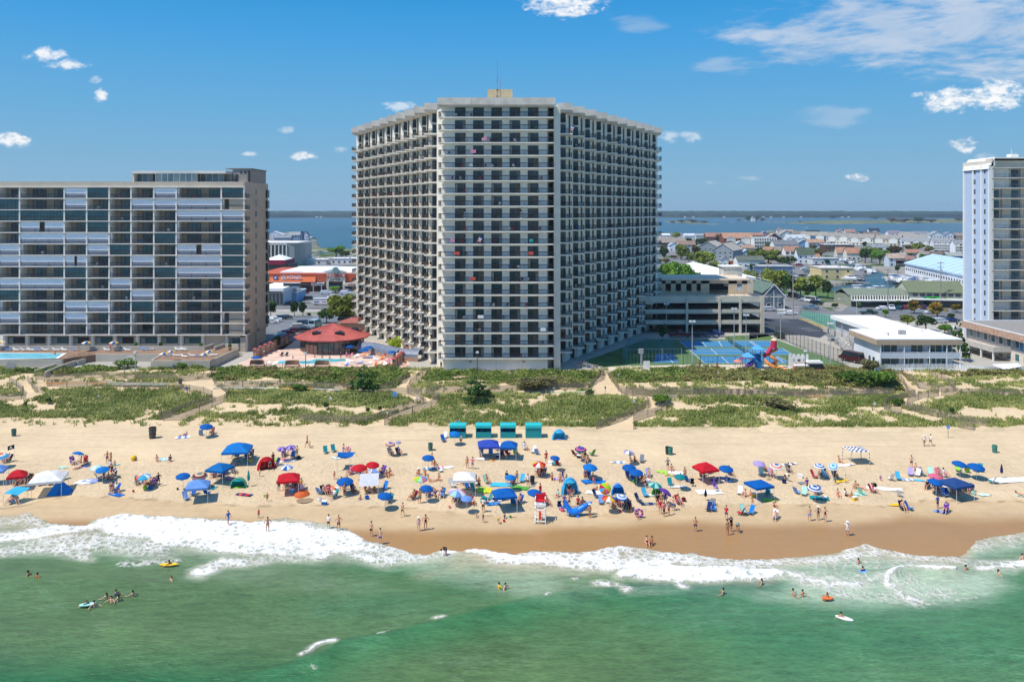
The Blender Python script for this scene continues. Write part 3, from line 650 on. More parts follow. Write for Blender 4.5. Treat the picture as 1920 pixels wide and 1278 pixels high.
# rooftop overhead tall striped lighthouse ornaments, beach towels and balcony furniture
chair_m = {}
def plastic_chair(col):
 if col not in chair_m:
  b = MB(); b.box(-.25, .25, -.22, .22, .38, .43); b.box(-.25, .25, .18, .24, .42, .85)
  for x in (-.23, .23):
   for y in (-.2, .2): b.tube((x, y, 0), (x, y, .4), .025, n=4)
   b.box(x-.03, x+.03, -.2, .2, .60, .64)
  chair_m[col] = b.mesh('balcony_chair', mat(col, .5, .05))
 return chair_m[col]
cc_ = ['#e8e8e4', '#3f6fb0', '#3a3a3a', '#8c2f26', '#e8e8e4', '#2f7d7a', '#5a4636', '#e8e8e4', '#aa3333']
cn = {'#e8e8e4': 'white', '#3f6fb0': 'blue', '#3a3a3a': 'dark grey', '#8c2f26': 'rust red', '#2f7d7a': 'teal', '#5a4636': 'brown', '#aa3333': 'red'}
rr = random.Random(5)
_seen = set(); ORD = ['', 'first', 'second', 'third', 'fourth', 'fifth', 'sixth', 'seventh', 'eighth', 'ninth', 'tenth', 'eleventh', 'twelfth', 'thirteenth', 'fourteenth', 'fifteenth', 'sixteenth', 'seventeenth', 'eighteenth', 'nineteenth', 'twentieth']
def put_chair(x, y, z, col, lab, rz):
 lab = '%s chair %s' % (cn[col], lab)
 if lab in _seen: return
 _seen.add(lab); tag(link('balcony_chair', plastic_chair(col), None, (x, y, z), rz), lab, 'chair', 'chairs on the tower balconies')
for n_ in range(60):
 i = rr.randrange(20); q = rr.random(); put_chair(-13.8+q*20.5, 170.5+rr.random()*.9, ZB+FH*i, rr.choice(cc_), "by the %s door of the tower front, %s balcony up" % (ORD[1+int(q*4.99)], ORD[i+1]), rr.uniform(-1, 1)+math.pi*rr.randrange(2))
for n_ in range(130):
 i = rr.randrange(19); k = rr.randrange(8)
 if n_ % 2: put_chair(xL[k]+.7+rr.random()*1.3, YK[k]+.7+rr.random()*1.6, ZB+FH*i, rr.choice(cc_), "on the red-roof wing, %s balcony up, %s column out" % (ORD[i+1], ORD[k+1]), rr.uniform(0, 6))
 else: put_chair(xR[k]-.7-rr.random()*1.3, YK[k]+.7+rr.random()*1.6, ZB+FH*i, rr.choice(cc_), "on the car-park wing, %s balcony up, %s column out" % (ORD[i+1], ORD[k+1]), rr.uniform(0, 6))
for n_ in range(9):
 i = rr.randrange(20); x = rr.uniform(-14.5, 7); c_ = rr.choice(['#e8e8e4', '#3f6fb0', '#c8554a', '#e0c04c', '#2f9c9a', '#d88aa0']); nm_ = {'#e8e8e4': 'white', '#3f6fb0': 'blue', '#c8554a': 'coral', '#e0c04c': 'yellow', '#2f9c9a': 'turquoise', '#d88aa0': 'pink'}[c_]
 lab = '%s towel hung over the tower front rail, %s balcony up, %s end' % (nm_, ORD[i+1], 'left' if x < -7 else 'right' if x > 0 else 'middle')
 if lab in _seen: continue
 _seen.add(lab); tag(MB().box(0, rr.uniform(.7, 1.3), -.03, .0, .35, 1.05, 0).build('hanging_towel', mat(c_, .9, .1, 3), None, (x, 169.98, ZB+FH*i+.03)), lab, 'towel', 'towels on the tower rails')
b = MB()
def lighthouse(x, lab):
 z = ZB+FH*11; b = MB()
 for q in range(6): b.lathe([(.30-.03*q, q*.28), (.27-.03*q, q*.28+.28)], 10, q % 2)
 b.lathe([(.22, 1.68), (.22, 1.74), (.12, 1.74), (.12, 1.95), (.001, 2.1)], 10, 1)
 o = b.build('lighthouse_ornament', [mat((.75, .75, .75)), mat((.03, .03, .04))], None, (x, 170.9, z)); tag(o, lab, 'ornament')
lighthouse(-10.1, 'black and white lighthouse ornament on the tower balcony, between first and second doors')
lighthouse(1.9, 'black and white lighthouse ornament on the tower balcony, between fourth and fifth doors')
# flags on balconies
def flag(x, y, z, lab, tilt=.5, cols=((.55, .05, .08), (.8, .8, .82), (.05, .07, .3)), mastcol=(.7, .7, .7), L=1.6):
 t = empty('flag', (x, y, z)); tag(t, lab, 'flag')
 MB().tube((0, 0, 0), (tilt*L, -.4, L*.9), .02, n=5).build('flagpole', mat(mastcol), t)
 b = MB(); tx, tz = tilt*L, L*.9
 for s_ in range(7):
  a = s_/7; c = (s_+1)/7
  b.quad([(tx-.5*a, -.4+.03*math.sin(a*9), tz-1.1*a), (tx-.5*c, -.4+.03*math.sin(c*9), tz-1.1*c), (tx-.5*c+.55, -.38, tz-1.1*c-.25), (tx-.5*a+.55, -.38, tz-1.1*a-.25)], (s_ % 2) if s_ > 2 else (2 if s_ < 2 else 1))
 b.build('flag_cloth', [mat(c, .8) for c in cols], t)
flag(-7.6, 170.1, ZB+FH*9+.2, 'red, white and blue striped flag on the tower front balcony, ninth floor')
flag(12.9, 178.1, ZB+FH*18+.3, 'red and white flag high on the tower wing nearest its front', .3)
# ------------------------------------------------------------------ left apartment block
B = empty('apartment_block', (-94, 194, 5)); tag(B, 'long cream apartment block with a grid of balconies and pale roll-down shutters', 'apartment building')
def bp_(mb, name, mats, parent=None, **k):
 o = mb.build(name, mats, parent or B, **k)
 if parent is None: o.location = Vector(o.location)-B.location
 return o
SX = lambda px, Y=194.: (px-960)*Y/F
X0, X1 = -124.2, -64.7; SZ0, SH = 7.9, 2.752
tan = mat((.40, .33, .25), .85, .06, .3, .05); frame_m = mat((.78, .73, .65), .8, .06, .3)
bays = [SX(v/2.904) for v in (-4, 110, 353, 475, 597, 716, 840, 962, 1207, 1330)]
b = MB().box(X0, X1-.5, 196.6, 212, 2.5, 44.3).box(X0, X1-.3, 193.9, 197, 43.6, 44.9).box(X0, X1-.5, 196.9, 211.9, 44.3, 44.6)
b.box(X0, X1-.6, 195.2, 196.7, 3, 7.6); b.box(-68.6, X1, 194.0, 212.2, 7.2, 44.9).box(X1-1.2, X1+.02, 194, 195.3, 2.5, 8); b.box(X1-.9, X1+.0, 203, 204.3, 2.5, 8)
bp_(b, 'wall', mat((.56, .47, .36), .85, .07, .3, .05))
b = MB()
for i in range(14):
 z = SZ0+SH*i; b.box(X0-.2, -65.1, 193.55, 196.65, z-.19, z)
for x in bays: b.box(x-.17, x+.17, 193.7, 196.7, 7.7, 43.7)
for x in [SX(v/2.904) for v in (20, 142, 262, 380, 500, 622, 745, 862, 984, 1100, 1232, 1335)]: b.box(x-.25, x+.25, 194.2, 195.25, 3.0, 7.7)
bp_(b, 'balcony_frame', frame_m)
for i in range(13):
 z = SZ0+SH*i
 b = MB().box(-65.1, -64.2, 193.3, 196.2, z-.22, z, 0); railing(b, (-65.0, 193.35), (-64.25, 193.35), z, 1.0, 1); railing(b, (-64.25, 193.4), (-64.25, 196.1), z, 1.0, 1, pitch=.09, w=.05)
 bp_(b, 'corner_balcony', [frame_m, darkmetal])
GR = ["O O W D O O W O G", "G O W O O W W W O", "G G G D O O O W W", "O V O D O O O O G", "O W W W O O G O G", "W O O W G O O V G", "W W V O O W O W G", "O O G O O O G W G",
      "W W O O W O O O W", "G O O O O W O O G", "O O W W O G O O G", "W O W O O O G O O", "O O O O O O O O O"]
shut = mat((.84, .85, .88), .55, .04, .3); rail_d = mat((.05, .045, .05), .5); gteal = glassy((.03, .11, .12)); gdark = glassy((.012, .028, .034))
inner = mat((.42, .34, .26), .85, .06)
def cellrail(w_):
 b = MB(); railing(b, (.1, 0), (w_-.1, 0), 0, 1.05, pitch=.11, w=.035); return b
for r in range(13):
 z = SZ0+SH*(12-r); row = GR[r].split()
 for c in range(9):
  a, d_ = bays[c]+.17, bays[c+1]-.17; w_ = d_-a; t = row[c]
  cellrail(w_).build('railing', rail_d, B, Vector((a, 193.72, z))-B.location)
  if t in 'WV':
   b = MB(); segs = [(0, w_)] if t == 'W' else [(0, w_*.44), (w_*.56, w_)]
   for (u, v_) in segs:
    n_ = max(2, int((v_-u)/.9))
    for q in range(n_):
     b.box(u+(v_-u)*q/n_+.012, u+(v_-u)*(q+1)/n_-.012, 0, .08, 1.0, 2.5); b.box(u+(v_-u)*q/n_+.012, u+(v_-u)*(q+1)/n_-.012, .02, .08, .02, 1.0, 1)
    b.build('shutter', [shut, mat((.42, .46, .54), .5, .05)], B, Vector((a, 193.85, z))-B.location); b = MB()
  elif t in 'GD':
   b = MB(); n_ = max(4, int(w_/.8)); gm = gteal
   for q in range(n_): b.box(w_*q/n_+.03, w_*(q+1)/n_-.03, 0, .05, .05, 2.48, 0); b.box(w_*q/n_-.03, w_*q/n_+.03, -.03, .05, 0, 2.5, 1)
   b.box(0, w_, -.03, .06, 1.05, 1.12, 1)
   b.build('glazing', [gm, rail_d], B, Vector((a, 193.9, z))-B.location)
  else:
   nd = 2 if w_ > 7 else 1; b = MB().box(0, w_, 2.55, 2.6, 0, 2.5, 2)
   for q in range(nd):
    x0 = w_*(q+.28)/nd; x1 = min(w_-.2, x0+w_*.62/nd); b.box(x0, x1, 2.45, 2.54, 0, 2.25, 0)
    for s_ in range(4): xx = x0+(x1-x0)*s_/3; b.box(xx-.04, xx+.04, 2.40, 2.46, 0, 2.25, 1)
    if rr.random() < .6: b.box(x0+.1, x0+.1+(x1-x0)*rr.uniform(.2, .45), 2.41, 2.44, .1, 2.2, 3)
   if rr.random() < .25: b.box(.05, .35, .1, .7, 0, 2.45, 4)
   b.build('balcony_door', [gdark if rr.random() < .6 else gteal, rail_d, inner, mat((.20, .22, .21)), shut], B, Vector((a, 194.0, z))-B.location)
   if rr.random() < .55:
    colr = rr.choice(cc_); put_chair(a+.6+rr.random()*(w_-1.4), 194.7, z, colr, 'on the shuttered block, %s row up, %s bay along' % (ORD[13-r], ORD[c+1]), rr.uniform(0, 6))
# ground-floor windows
for v in (47, 160, 285, 398, 523, 640, 765, 880, 1005, 1240):
 a = SX(v/2.904, 195.2); w_ = 3.9
 b = MB().box(0, w_, 0, .1, 0, 1.55, 0)
 for q in range(4): b.box(w_*q/3-.05, w_*q/3+.05, -.04, .1, 0, 1.55, 1)
 b.box(0, w_, -.04, .1, 1.5, 1.58, 1); b.box(.1, w_*.33-.1, -.02, 0, .1, 1.4, 2)
 b.build('window', [rr.choice([gteal, gdark]), rail_d, mat((.22, .26, .26))], B, Vector((a, 195.1, 5.55))-B.location)
for i in range(13):
 z = SZ0+SH*i+.95
 b = MB().box(0, .06, 0, .95, 0, 1.35, 0).box(.05, .08, -.06, 1.01, .62, .68, 1).box(.0, .09, -.06, .0, 0, 1.35, 1).box(.0, .09, .95, 1.0, 0, 1.35, 1)
 b.build('side_window', [gdark, mat((.5, .45, .38))], B, Vector((X1+.03, 201.5, z))-B.location)
 b = MB().box(0, .5, 0, 1.6, -.1, 1.9, 0); b.build('rear_bay', [gdark], B, Vector((X1, 210.2, z-.5))-B.location)
# penthouse
zt = 44.9
b = MB().box(SX(246), SX(422), 194.4, 206, zt+2.0, zt+2.65, 0).box(SX(246), SX(246)+.4, 194.6, 206, zt, zt+2, 0).box(SX(246), SX(422), 197.5, 206, zt, zt+2, 1)
bp_(b, 'penthouse', [frame_m, inner])
for (u, v, yo) in ((247, 287, 196.4), (292, 371, 194.0), (376, 421, 196.4)):
 a = SX(u, yo); w_ = SX(v, yo)-a; z0 = zt-.0 if yo > 195 else zt-1.6
 b = MB(); n_ = max(3, int(w_/1.3)); hh = zt+1.95-z0
 for q in range(n_): b.box(w_*q/n_+.04, w_*(q+1)/n_-.04, 0, .08, 0, hh, 0 if q % 3 else 2); b.box(w_*q/n_-.04, w_*q/n_+.04, -.04, .08, 0, hh, 1)
 b.build('penthouse_glazing', [glassy((.10, .16, .19)), frame_m, glassy((.16, .20, .21))], B, Vector((a, yo, z0))-B.location)
b = MB().box(-69.5, -64.9, 199, 211, zt, zt+3.3, 0).box(-71, -69.5, 201, 209, zt, zt+2.6, 0).box(-71.2, -64.7, 198.8, 211.2, zt+3.3, zt+3.5, 1)
for u in (-67.6, -66.6): b.box(u, u+.5, 198.93, 199, zt+2.2, zt+2.8, 2)
b.box(-68.8, -68.1, 198.93, 199, zt, zt+2, 2).box(-65.6, -65.2, 198.5, 199, zt, zt+2.9, 2)
bp_(b, 'plant_room', [mat((.36, .32, .28)), mat((.2, .18, .16)), mat((.06, .06, .06))])
# ------------------------------------------------------------------ blue-sided tower
R = empty('blue_tower', (126, 211, 3)); tag(R, 'tall slim tower with pale blue side wall and white ribs at the right edge', 'apartment building')
def rp(mb, name, mats, **k):
 o = mb.build(name, mats, R, **k); o.location = Vector(o.location)-R.location; return o
blue = mat((.47, .56, .70), .8, .04, .3); wht = mat((.80, .77, .70), .75, .04); crm = mat((.74, .66, .54), .85, .06, .3)
b = MB().box(126.4, 152, 213.5, 224.3, 3, 51.2); rp(b, 'wall', crm)
ribs = [211.0, 214.4, 218.6, 222.9];
b = MB().prism([(211.6, 3), (222.9, 3), (222.9, 49.2), (211.6, 49.2)], 0, .3)
b = MB().box(126.1, 126.45, 211.4, 222.9, 3, 49.6)
rp(b, 'side_wall', blue)
b = MB()
for yy_ in (211.0, 214.5, 218.3, 222.8): b.box(125.85, 126.5, yy_, yy_+.55, 3, 49.8)
# slanted white crown
b.quad([(125.7, 210.9, 48.9), (125.7, 223.4, 48.9), (127.4, 223.4, 52.0), (127.4, 210.9, 52.0)]); b.quad([(125.8, 211, 49.6), (127.4, 211, 52.0), (127.4, 211, 49.6)]); b.quad([(125.8, 223.4, 49.6), (127.4, 223.4, 52.0), (127.4, 223.4, 49.6)])
b.box(127.4, 152, 211, 223.4, 51.7, 52.0)
rp(b, 'rib', wht)
zf0, fh2 = 52.0-.2-2.7*18+.15, 2.7
for i in range(17):
 z = 3.4+fh2*i+.0
 for (ya,) in ((214.0-1.0,), (217.6,)):
  b = MB().box(0, .05, 0, .6, 0, 1.25, 0).box(-.03, .08, -.06, 0, 0, 1.25, 1); b.build('slit_window', [glassy((.03, .04, .07)), mat((.3, .3, .4))], R, Vector((126.03, ya, z+1.2))-R.location)
b = MB().box(126.5, 127.0, 211, 213.6, 3, 51.7); b.box(151.6, 152, 211, 213.6, 3, 51.7)
for i in range(18): z = 3.4+fh2*i; b.box(126.5, 152, 210.9, 213.5, z-.18, z)
rp(b, 'balcony_slab', crm)
sh2 = mat((.74, .69, .61), .7, .05); pat = "BAABAASBAABBAAASBB"
for i in range(17):
 z = 3.4+fh2*i; k_ = pat[i]
 rl = MB(); railing(rl, (127.1, 211.0), (151.5, 211.0), z, 1.0, pitch=.16, w=.025); rp(rl, 'railing', mat((.16, .16, .18), .5))
 for j in range(5):
  x = 127.4+4.9*j
  if k_ == 'A' or (k_ == 'B' and j != 0) or (k_ == 'S' and j == 1):
   b = MB().box(0, 1.6 if j == 0 else 1.9, 0, .06, 0, 2.2, 0).box(.7, .78, -.04, .06, 0, 2.2, 1); b.box(2.1, 2.4, -.05, .1, 0, 2.4, 2)
   b.build('balcony_door', [rr.choice([gteal, gdark]), rail_d, mat((.45, .26, .16))], R, Vector((x+.9, 213.4, z))-R.location)
  else:
   MB().box(0, 4.4, 0, .06, 0, 2.45, 0).build('shutter', [sh2], R, Vector((x, 212.2, z))-R.location)
b = MB().box(133.5, 135.5, 214, 216, 52, 53); b.tube((134.2, 215, 53), (134.2, 215, 54.4), .06, n=5); rp(b, 'roof_unit', wht)
# ------------------------------------------------------------------ generic builders for the town
def drape(name, poly, material, up=.03, kind='structure', z=None, label=None, cat=None):
 """sheet lying on the ground, its outline given where it is seen in the photo"""
 bm = bmesh.new(); vs = []
 for p in poly:
  q = G(*p) if z is None else A(p[0], p[1], z); vs.append(bm.verts.new((q.x, q.y, 0)))
 bm.faces.new(vs); bmesh.ops.triangulate(bm, faces=bm.faces[:])
 for yb in (235, 275, 380, 900):
  bmesh.ops.bisect_plane(bm, geom=bm.verts[:]+bm.edges[:]+bm.faces[:], plane_co=(0, yb, 0), plane_no=(0, 1, 0))
 for v in bm.verts: v.co.z = (z if z is not None else float(np.interp(v.co.y, PROF_Y, PROF_Z)))+up
 bmesh.ops.recalc_face_normals(bm, faces=bm.faces[:])
 for f in bm.faces:
  if f.normal.z < 0: f.normal_flip()
 me = bpy.data.meshes.new(name); bm.to_mesh(me); bm.free(); me.materials.append(material)
 return tag(link(name, me), label, cat, kind=kind)
def line(name, p, q, w_, material, up=.05):
 a = G(*p); c = G(*q); d = (c-a); d.z = 0; d.normalize(); n_ = Vector((-d.y, d.x, 0))*w_/2
 b = MB().quad([a-n_+Vector((0, 0, up)), a+n_+Vector((0, 0, up)), c+n_+Vector((0, 0, up)), c-n_+Vector((0, 0, up))]); return b.build(name, material)
def text(name, s, size, loc, material, parent, rz=0, ext=.04, ax='CENTER'):
 cu = bpy.data.curves.new(name, 'FONT'); cu.body = s; cu.size = size; cu.extrude = ext; cu.align_x = ax; cu.align_y = 'CENTER'
 me = evaluated(bpy.data.objects.new(name, cu))
 me.materials.clear(); me.materials.append(material); o = link(name, me, parent, loc); o.rotation_euler = (math.radians(90), 0, rz); return o
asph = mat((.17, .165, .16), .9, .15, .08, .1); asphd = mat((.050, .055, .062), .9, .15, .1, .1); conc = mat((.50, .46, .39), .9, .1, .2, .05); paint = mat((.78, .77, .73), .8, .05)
grass_m = mat((.085, .15, .035), .95, .3, .4, .3); sandm = mat((.60, .45, .29), .95, .08, .5, .2)
# leaf-cluster crowns
def leafcloud(blobs, n_, size, seed, flat=.0, droop=0.):
 r = np.random.RandomState(seed); wts = np.array([b[3]*b[4]*b[5] for b in blobs])**.8; wts = wts/wts.sum()
 ix = r.choice(len(blobs), n_, p=wts); B_ = np.array([b[:6] for b in blobs])[ix]
 d = r.normal(size=(n_, 3)); d /= np.linalg.norm(d, axis=1)[:, None]; rad = (.62+.42*r.rand(n_)**.8)[:, None]
 c = B_[:, :3]+d*B_[:, 3:6]*rad
 nv = d*.6+r.normal(size=(n_, 3))*.7; nv[:, 2] += flat; nv /= np.linalg.norm(nv, axis=1)[:, None]
 u = np.cross(nv, r.normal(size=(n_, 3))); u /= np.linalg.norm(u, axis=1)[:, None]; v = np.cross(nv, u)
 s = size*(.6+.8*r.rand(n_))[:, None]
 return np.stack([c-u*s-v*s*.6, c+u*s*.5-v*s*.8, c+u*s+v*s*.5, c-u*s*.4+v*s*.8], 1)
LM = {'olive': foliage_mat('#5d6a26', '#96a046', .25), 'dark': foliage_mat('#2c4420', '#4f6b30', .3), 'bright': foliage_mat('#4b7526', '#7da23a', .25), 'autumn': foliage_mat('#7c7a2c', '#b08a42', .5),
      'red': foliage_mat('#574628', '#7c6a3c', .3), 'pine': foliage_mat('#3a5a2e', '#66883e', .5), 'lime': foliage_mat('#93a824', '#c4cc40', .4), 'grey': foliage_mat('#5c5c38', '#807a50', .6), 'shrub': foliage_mat('#3a5a1e', '#6d8a34', .4)}
bark = mat((.14, .10, .07), .9, .2)
CROWN = {}
def crown(kind, var, n_):
 key = (kind, var, n_)
 if key in CROWN: return CROWN[key]
 r = random.Random(hash((len(kind), kind[0], var)) & 0xffff); bl = []
 if kind == 'pine':
  for k in range(7):
   z = .18+.78*k/6; w_ = .46*(1-.78*k/6)
   for q in range(5 if k < 5 else 2):
    t = r.random()*6.28; bl.append((math.cos(t)*w_*.80, math.sin(t)*w_*.80, z+r.uniform(-.05, .05), w_*.42, w_*.42, .04))
 else:
  for k in range(11):
   t = r.random()*6.28; q = r.random()**.6*.30; z = .40+r.random()*.42; s = r.uniform(.13, .25)
   bl.append((math.cos(t)*q, math.sin(t)*q, z, s, s, s*.8))
  if kind in ('grey', 'shrub'): bl = [(x*1.1, y_*1.1, z*.75, a*1.1, b*1.1, c*1.1) for x, y_, z, a, b, c in bl]
 V = leafcloud(bl, n_, .062 if n_ < 900 else .040, var+17); V[..., 2] = np.clip(V[..., 2], .02, 1.05)
 me = quads_mesh('crown', V, [LM[kind]])
 b = MB(); b.tube((0, 0, -.02), (.02, .01, .34), .032, .022, 6, 0, False)
 if kind == 'pine': b.tube((.02, .01, .34), (0, 0, .95), .022, .008, 5)
 else:
  for x, y_, z, a, *_ in bl[:5]: b.tube((.02, .01, .30), (x*.8, y_*.8, z), .018, .006, 5)
 CROWN[key] = (me, b.mesh('trunk', bark)); return CROWN[key]
def tree(px, top, base, wpx, kind, label, group=None, n_=None, name=None, up=0.):
 p = G(px, base, 0); h = (base-top)*p.y/F; w_ = wpx*p.y/F
 n_ = n_ or (2200 if wpx > 44 else 1100 if wpx > 26 else 520)
 me, tr = crown(kind, random.randrange(3), n_)
 nm = name or ('shrub' if kind in ('grey', 'shrub') else 'pine_tree' if kind == 'pine' else 'tree')
 t = empty(nm, p, random.random()*6.28); t.scale = (w_, w_, h)
 link('crown', me, t); link('trunk', tr, t); tag(t, label, 'shrub' if nm == 'shrub' else 'tree', group); return t
# houses
def windows_on(t, x0, x1, y, zs, n_, w_=1.0, h=1.2, gm=None, fr=True):
 for z in zs:
  for i in range(n_):
   x = x0+(x1-x0)*(i+.5)/n_-w_/2
   b = MB().box(0, w_, 0, .08, 0, h, 0)
   if fr: b.box(-.08, 0, -.03, .08, -.08, h+.08, 1).box(w_, w_+.08, -.03, .08, -.08, h+.08, 1).box(0, w_, -.03, .08, h, h+.08, 1).box(0, w_, -.03, .08, -.08, 0, 1)
   b.build('window', [gm or gdark, wht], t, (x, y-.07, z))
def house(l, r_, ridge, eave, base, axis, wall, roof, label, rz=0., depth=None, flat=False, nw=None, storeys=None, balc=False, dormers=0, name='house'):
 p = G((l+r_)/2, base); Y = p.y; w_ = (r_-l)*Y/F; he = (base-eave)*Y/F; hr = (base-ridge)*Y/F; d = depth or max(7., w_*.6)
 he = max(he, 2.6)
 if not flat: hr = max(hr, he+1.0)
 t = empty(name, (p.x, Y, p.z), rz); tag(t, label, 'house' if name == 'house' else 'building', 'houses and low buildings of the town')
 rc_ = lin(roof); g3_ = sum(rc_)/3; rm = mat(tuple((c*.62+g3_*.38)*.85 for c in rc_), .85, .16, .6, .2); wm = mat(wall, .8, .06, .4)
 b = MB()
 if flat or axis == 'x': b.box(-w_/2, w_/2, 0, d, -1, he)
 if not flat and axis == 'x':
  for x in (-w_/2, w_/2): b.quad([(x, 0, he), (x, d, he), (x, d/2, hr)])
 if not flat and axis == 'y':
  b.box(-w_/2, w_/2, 0, d, -1, he)
  for y in (0, d): b.quad([(-w_/2, y, he), (w_/2, y, he), (0, y, hr)])
 b.build('wall', wm, t)
 b = MB()
 if flat: b.box(-w_/2-.3, w_/2+.3, -.3, d+.3, he, he+.35)
 else: b.gable(-w_/2, w_/2, 0, d, he, hr, axis)
 ro = b.build('roof', rm, t)
 if 'condominium' in label and 'white' not in label.split(' with ')[0]: MB().quad([(w_/2+.06, 0, 0), (w_/2+.06, d, 0), (w_/2+.06, d, he), (w_/2+.06, d/2, hr-.1), (w_/2+.06, 0, he)]).build('end_wall', mat('#2f6c96', .8), t)
 if flat:
  for k in range(random.randrange(1, 4)): x = random.uniform(-w_*.4, w_*.35); y = random.uniform(1, d-2.5); MB().box(x, x+random.uniform(.8, 2), y, y+1.4, he+.35, he+random.uniform(.9, 1.6)).build('roof_unit', mat((.42, .42, .40), .7, .2), t)
 elif random.random() < .6: x = random.uniform(-w_*.3, w_*.3); MB().box(x-.35, x+.35, d*.42, d*.42+.7, he, hr+.9).build('chimney', mat((.35, .22, .17), .9), t)
 st = storeys or max(1, int(he/2.7)); n_ = nw or max(1, min(9, int(w_/3.2)))
 if balc:
  for k in range(st):
   z = k*he/st; b = MB().box(-w_/2, w_/2, -1.4, 0, z-.15+.2, z+.2, 0).box(-w_/2, w_/2, -1.42, -1.36, z+.25, z+1.1, 0)
   for i in range(n_+1): x = -w_/2+w_*i/n_; b.box(x-.08, x+.08, -1.4, 0, z+.2, z+he/st, 0)
   b.build('balcony', wht, t)
   b = MB()
   for i in range(n_): b.box(-w_/2+w_*(i+.15)/n_, -w_/2+w_*(i+.85)/n_, -.06, 0, z+.3, z+2.2, 0)
   o = b.build('window_row', gdark, t)
 else: windows_on(t, -w_/2, w_/2, 0, [k*he/st+.9 for k in range(st)], n_, min(1.3, w_/n_*.45))
 for k in range(dormers):
  x = -w_/2+w_*(k+.5)/dormers; q = w_/dormers*.30
  b = MB().box(x-q, x+q, -.35, .3, he*.35, he+.3, 0).quad([(x-q, -.35, he+.3), (x+q, -.35, he+.3), (x, -.35, he+1.6)], 0)
  b.quad([(x-q-.2, -.5, he+.15), (x, -.5, he+1.8), (x, d*.45, he+1.8), (x-q-.2, d*.2, he+.15)], 1).quad([(x+q+.2, -.5, he+.15), (x, -.5, he+1.8), (x, d*.45, he+1.8), (x+q+.2, d*.2, he+.15)], 1)
  b.build('dormer', [wht, rm], t)
 return t
# vehicles
def car_mesh(kind):
 L, Wd_, H_ = {'sedan': (4.7, 1.85, 1.42), 'suv': (4.8, 1.95, 1.75), 'pickup': (5.6, 2.0, 1.85), 'van': (5.6, 2.1, 2.4)}[kind]
 prof = {'sedan': [(-.5, .25), (-.5, .62), (-.34, .68), (-.20, 1.0), (.16, 1.0), (.32, .68), (.5, .58), (.5, .25)],
   'suv': [(-.5, .25), (-.5, .62), (-.47, .66), (-.42, 1.0), (.14, 1.0), (.28, .66), (.5, .58), (.5, .25)],
   'pickup': [(-.5, .28), (-.5, .60), (-.08, .62), (-.05, 1.0), (.15, 1.0), (.25, .64), (.5, .58), (.5, .28)],
   'van': [(-.5, .2), (-.5, .5), (-.49, .55), (-.46, 1.0), (.28, 1.0), (.40, .55), (.5, .46), (.5, .2)]}[kind]
 b = MB(); P = [(x*L, z*H_) for x, z in prof]; n_ = len(P)
 for ins_, sgn in ((0, -1), (0, 1)):
  pts = []
  for i, (x, z) in enumerate(P): pts.append((x, sgn*(Wd_/2-(.22 if z > .8*H_ else 0)), z))
  b.quad(pts if sgn < 0 else pts[::-1])
 for i in range(n_):
  j = (i+1) % n_; y0 = Wd_/2-(.22 if P[i][1] > .8*H_ else 0); y1 = Wd_/2-(.22 if P[j][1] > .8*H_ else 0)
  b.quad([(P[i][0], -y0, P[i][1]), (P[j][0], -y1, P[j][1]), (P[j][0], y1, P[j][1]), (P[i][0], y0, P[i][1])])
 g = MB(); a, c = P[2], P[3]; e, f_ = P[4], P[5]; yb, yt = Wd_/2+.01, Wd_/2-.20
 for sgn in (-1, 1):
  g.quad([(a[0]+.18, sgn*(yb-.02), a[1]+.06), (f_[0]-.2, sgn*(yb-.02), f_[1]+.06), (e[0]-.05, sgn*yt, e[1]-.09), (c[0]+.1, sgn*yt, c[1]-.09)])
 g.quad([(e[0]+.04, -yt+.08, e[1]-.05), (f_[0]-.02, -yb+.14, f_[1]+.05), (f_[0]-.02, yb-.14, f_[1]+.05), (e[0]+.04, yt-.08, e[1]-.05)])
 g.quad([(c[0]-.04, -yt+.08, c[1]-.05), (a[0]+.0, -yb+.14, a[1]+.05), (a[0]+.0, yb-.14, a[1]+.05), (c[0]-.04, yt-.08, c[1]-.05)])
 return L, Wd_, H_, b, g
tyre = mat((.02, .02, .02), .8); _car = {}
whm = MB().tube((0, -.11, 0), (0, .11, 0), .34, n=12).tube((0, -.115, 0), (0, .115, 0), .2, n=8, mi=1).mesh('wheel', [tyre, mat((.5, .5, .5), .3, metal=.5)])
def car(px, py, kind, colr, label, rz=0., z=None):
 key = (kind, colr)
 if key not in _car:
  L, Wd_, H_, b, g = car_mesh(kind); _car[key] = (L, Wd_, b.mesh('body', mat(colr, .25, .03, spec=.6)), g.mesh('cabin_glass', glassd))
 L, Wd_, bm_, gm_ = _car[key]; p = G(px, py) if z is None else A(px, py, z)
 if z is None: p.z = float(np.interp(p.y, PROF_Y, PROF_Z))+.04
 t = empty('parked_car', p, rz); tag(t, label, {'pickup': 'pickup truck', 'van': 'van'}.get(kind, 'car'), 'vehicles in the car parks and streets')
 link('body', bm_, t); link('cabin_glass', gm_, t)
 for x in (-.31, .31):
  for y in (-.5, .5): link('wheel', whm, t, (x*L, y*(Wd_-.16), .34))
 return t
def pole_lamp(px, top, base, label, heads=2, colr=(.45, .45, .43), y_=None):
 p = G(px, base); h = (base-top)*p.y/F
 t = empty('light_pole', p); tag(t, label, 'light pole', 'floodlight poles')
 MB().tube((0, 0, -.3), (0, 0, h), .11, .07, 8).build('pole', mat(colr, .5), t)
 MB().tube((-.5, 0, h), (.5, 0, h), .05).build('crossarm', mat(colr, .5), t)
 for x in ((-.4, .4) if heads == 2 else (0,)): MB().box(x-.28, x+.28, -.35, .2, h+.02, h+.38).build('lamp_head', mat((.75, .75, .74), .4), t)
 return t
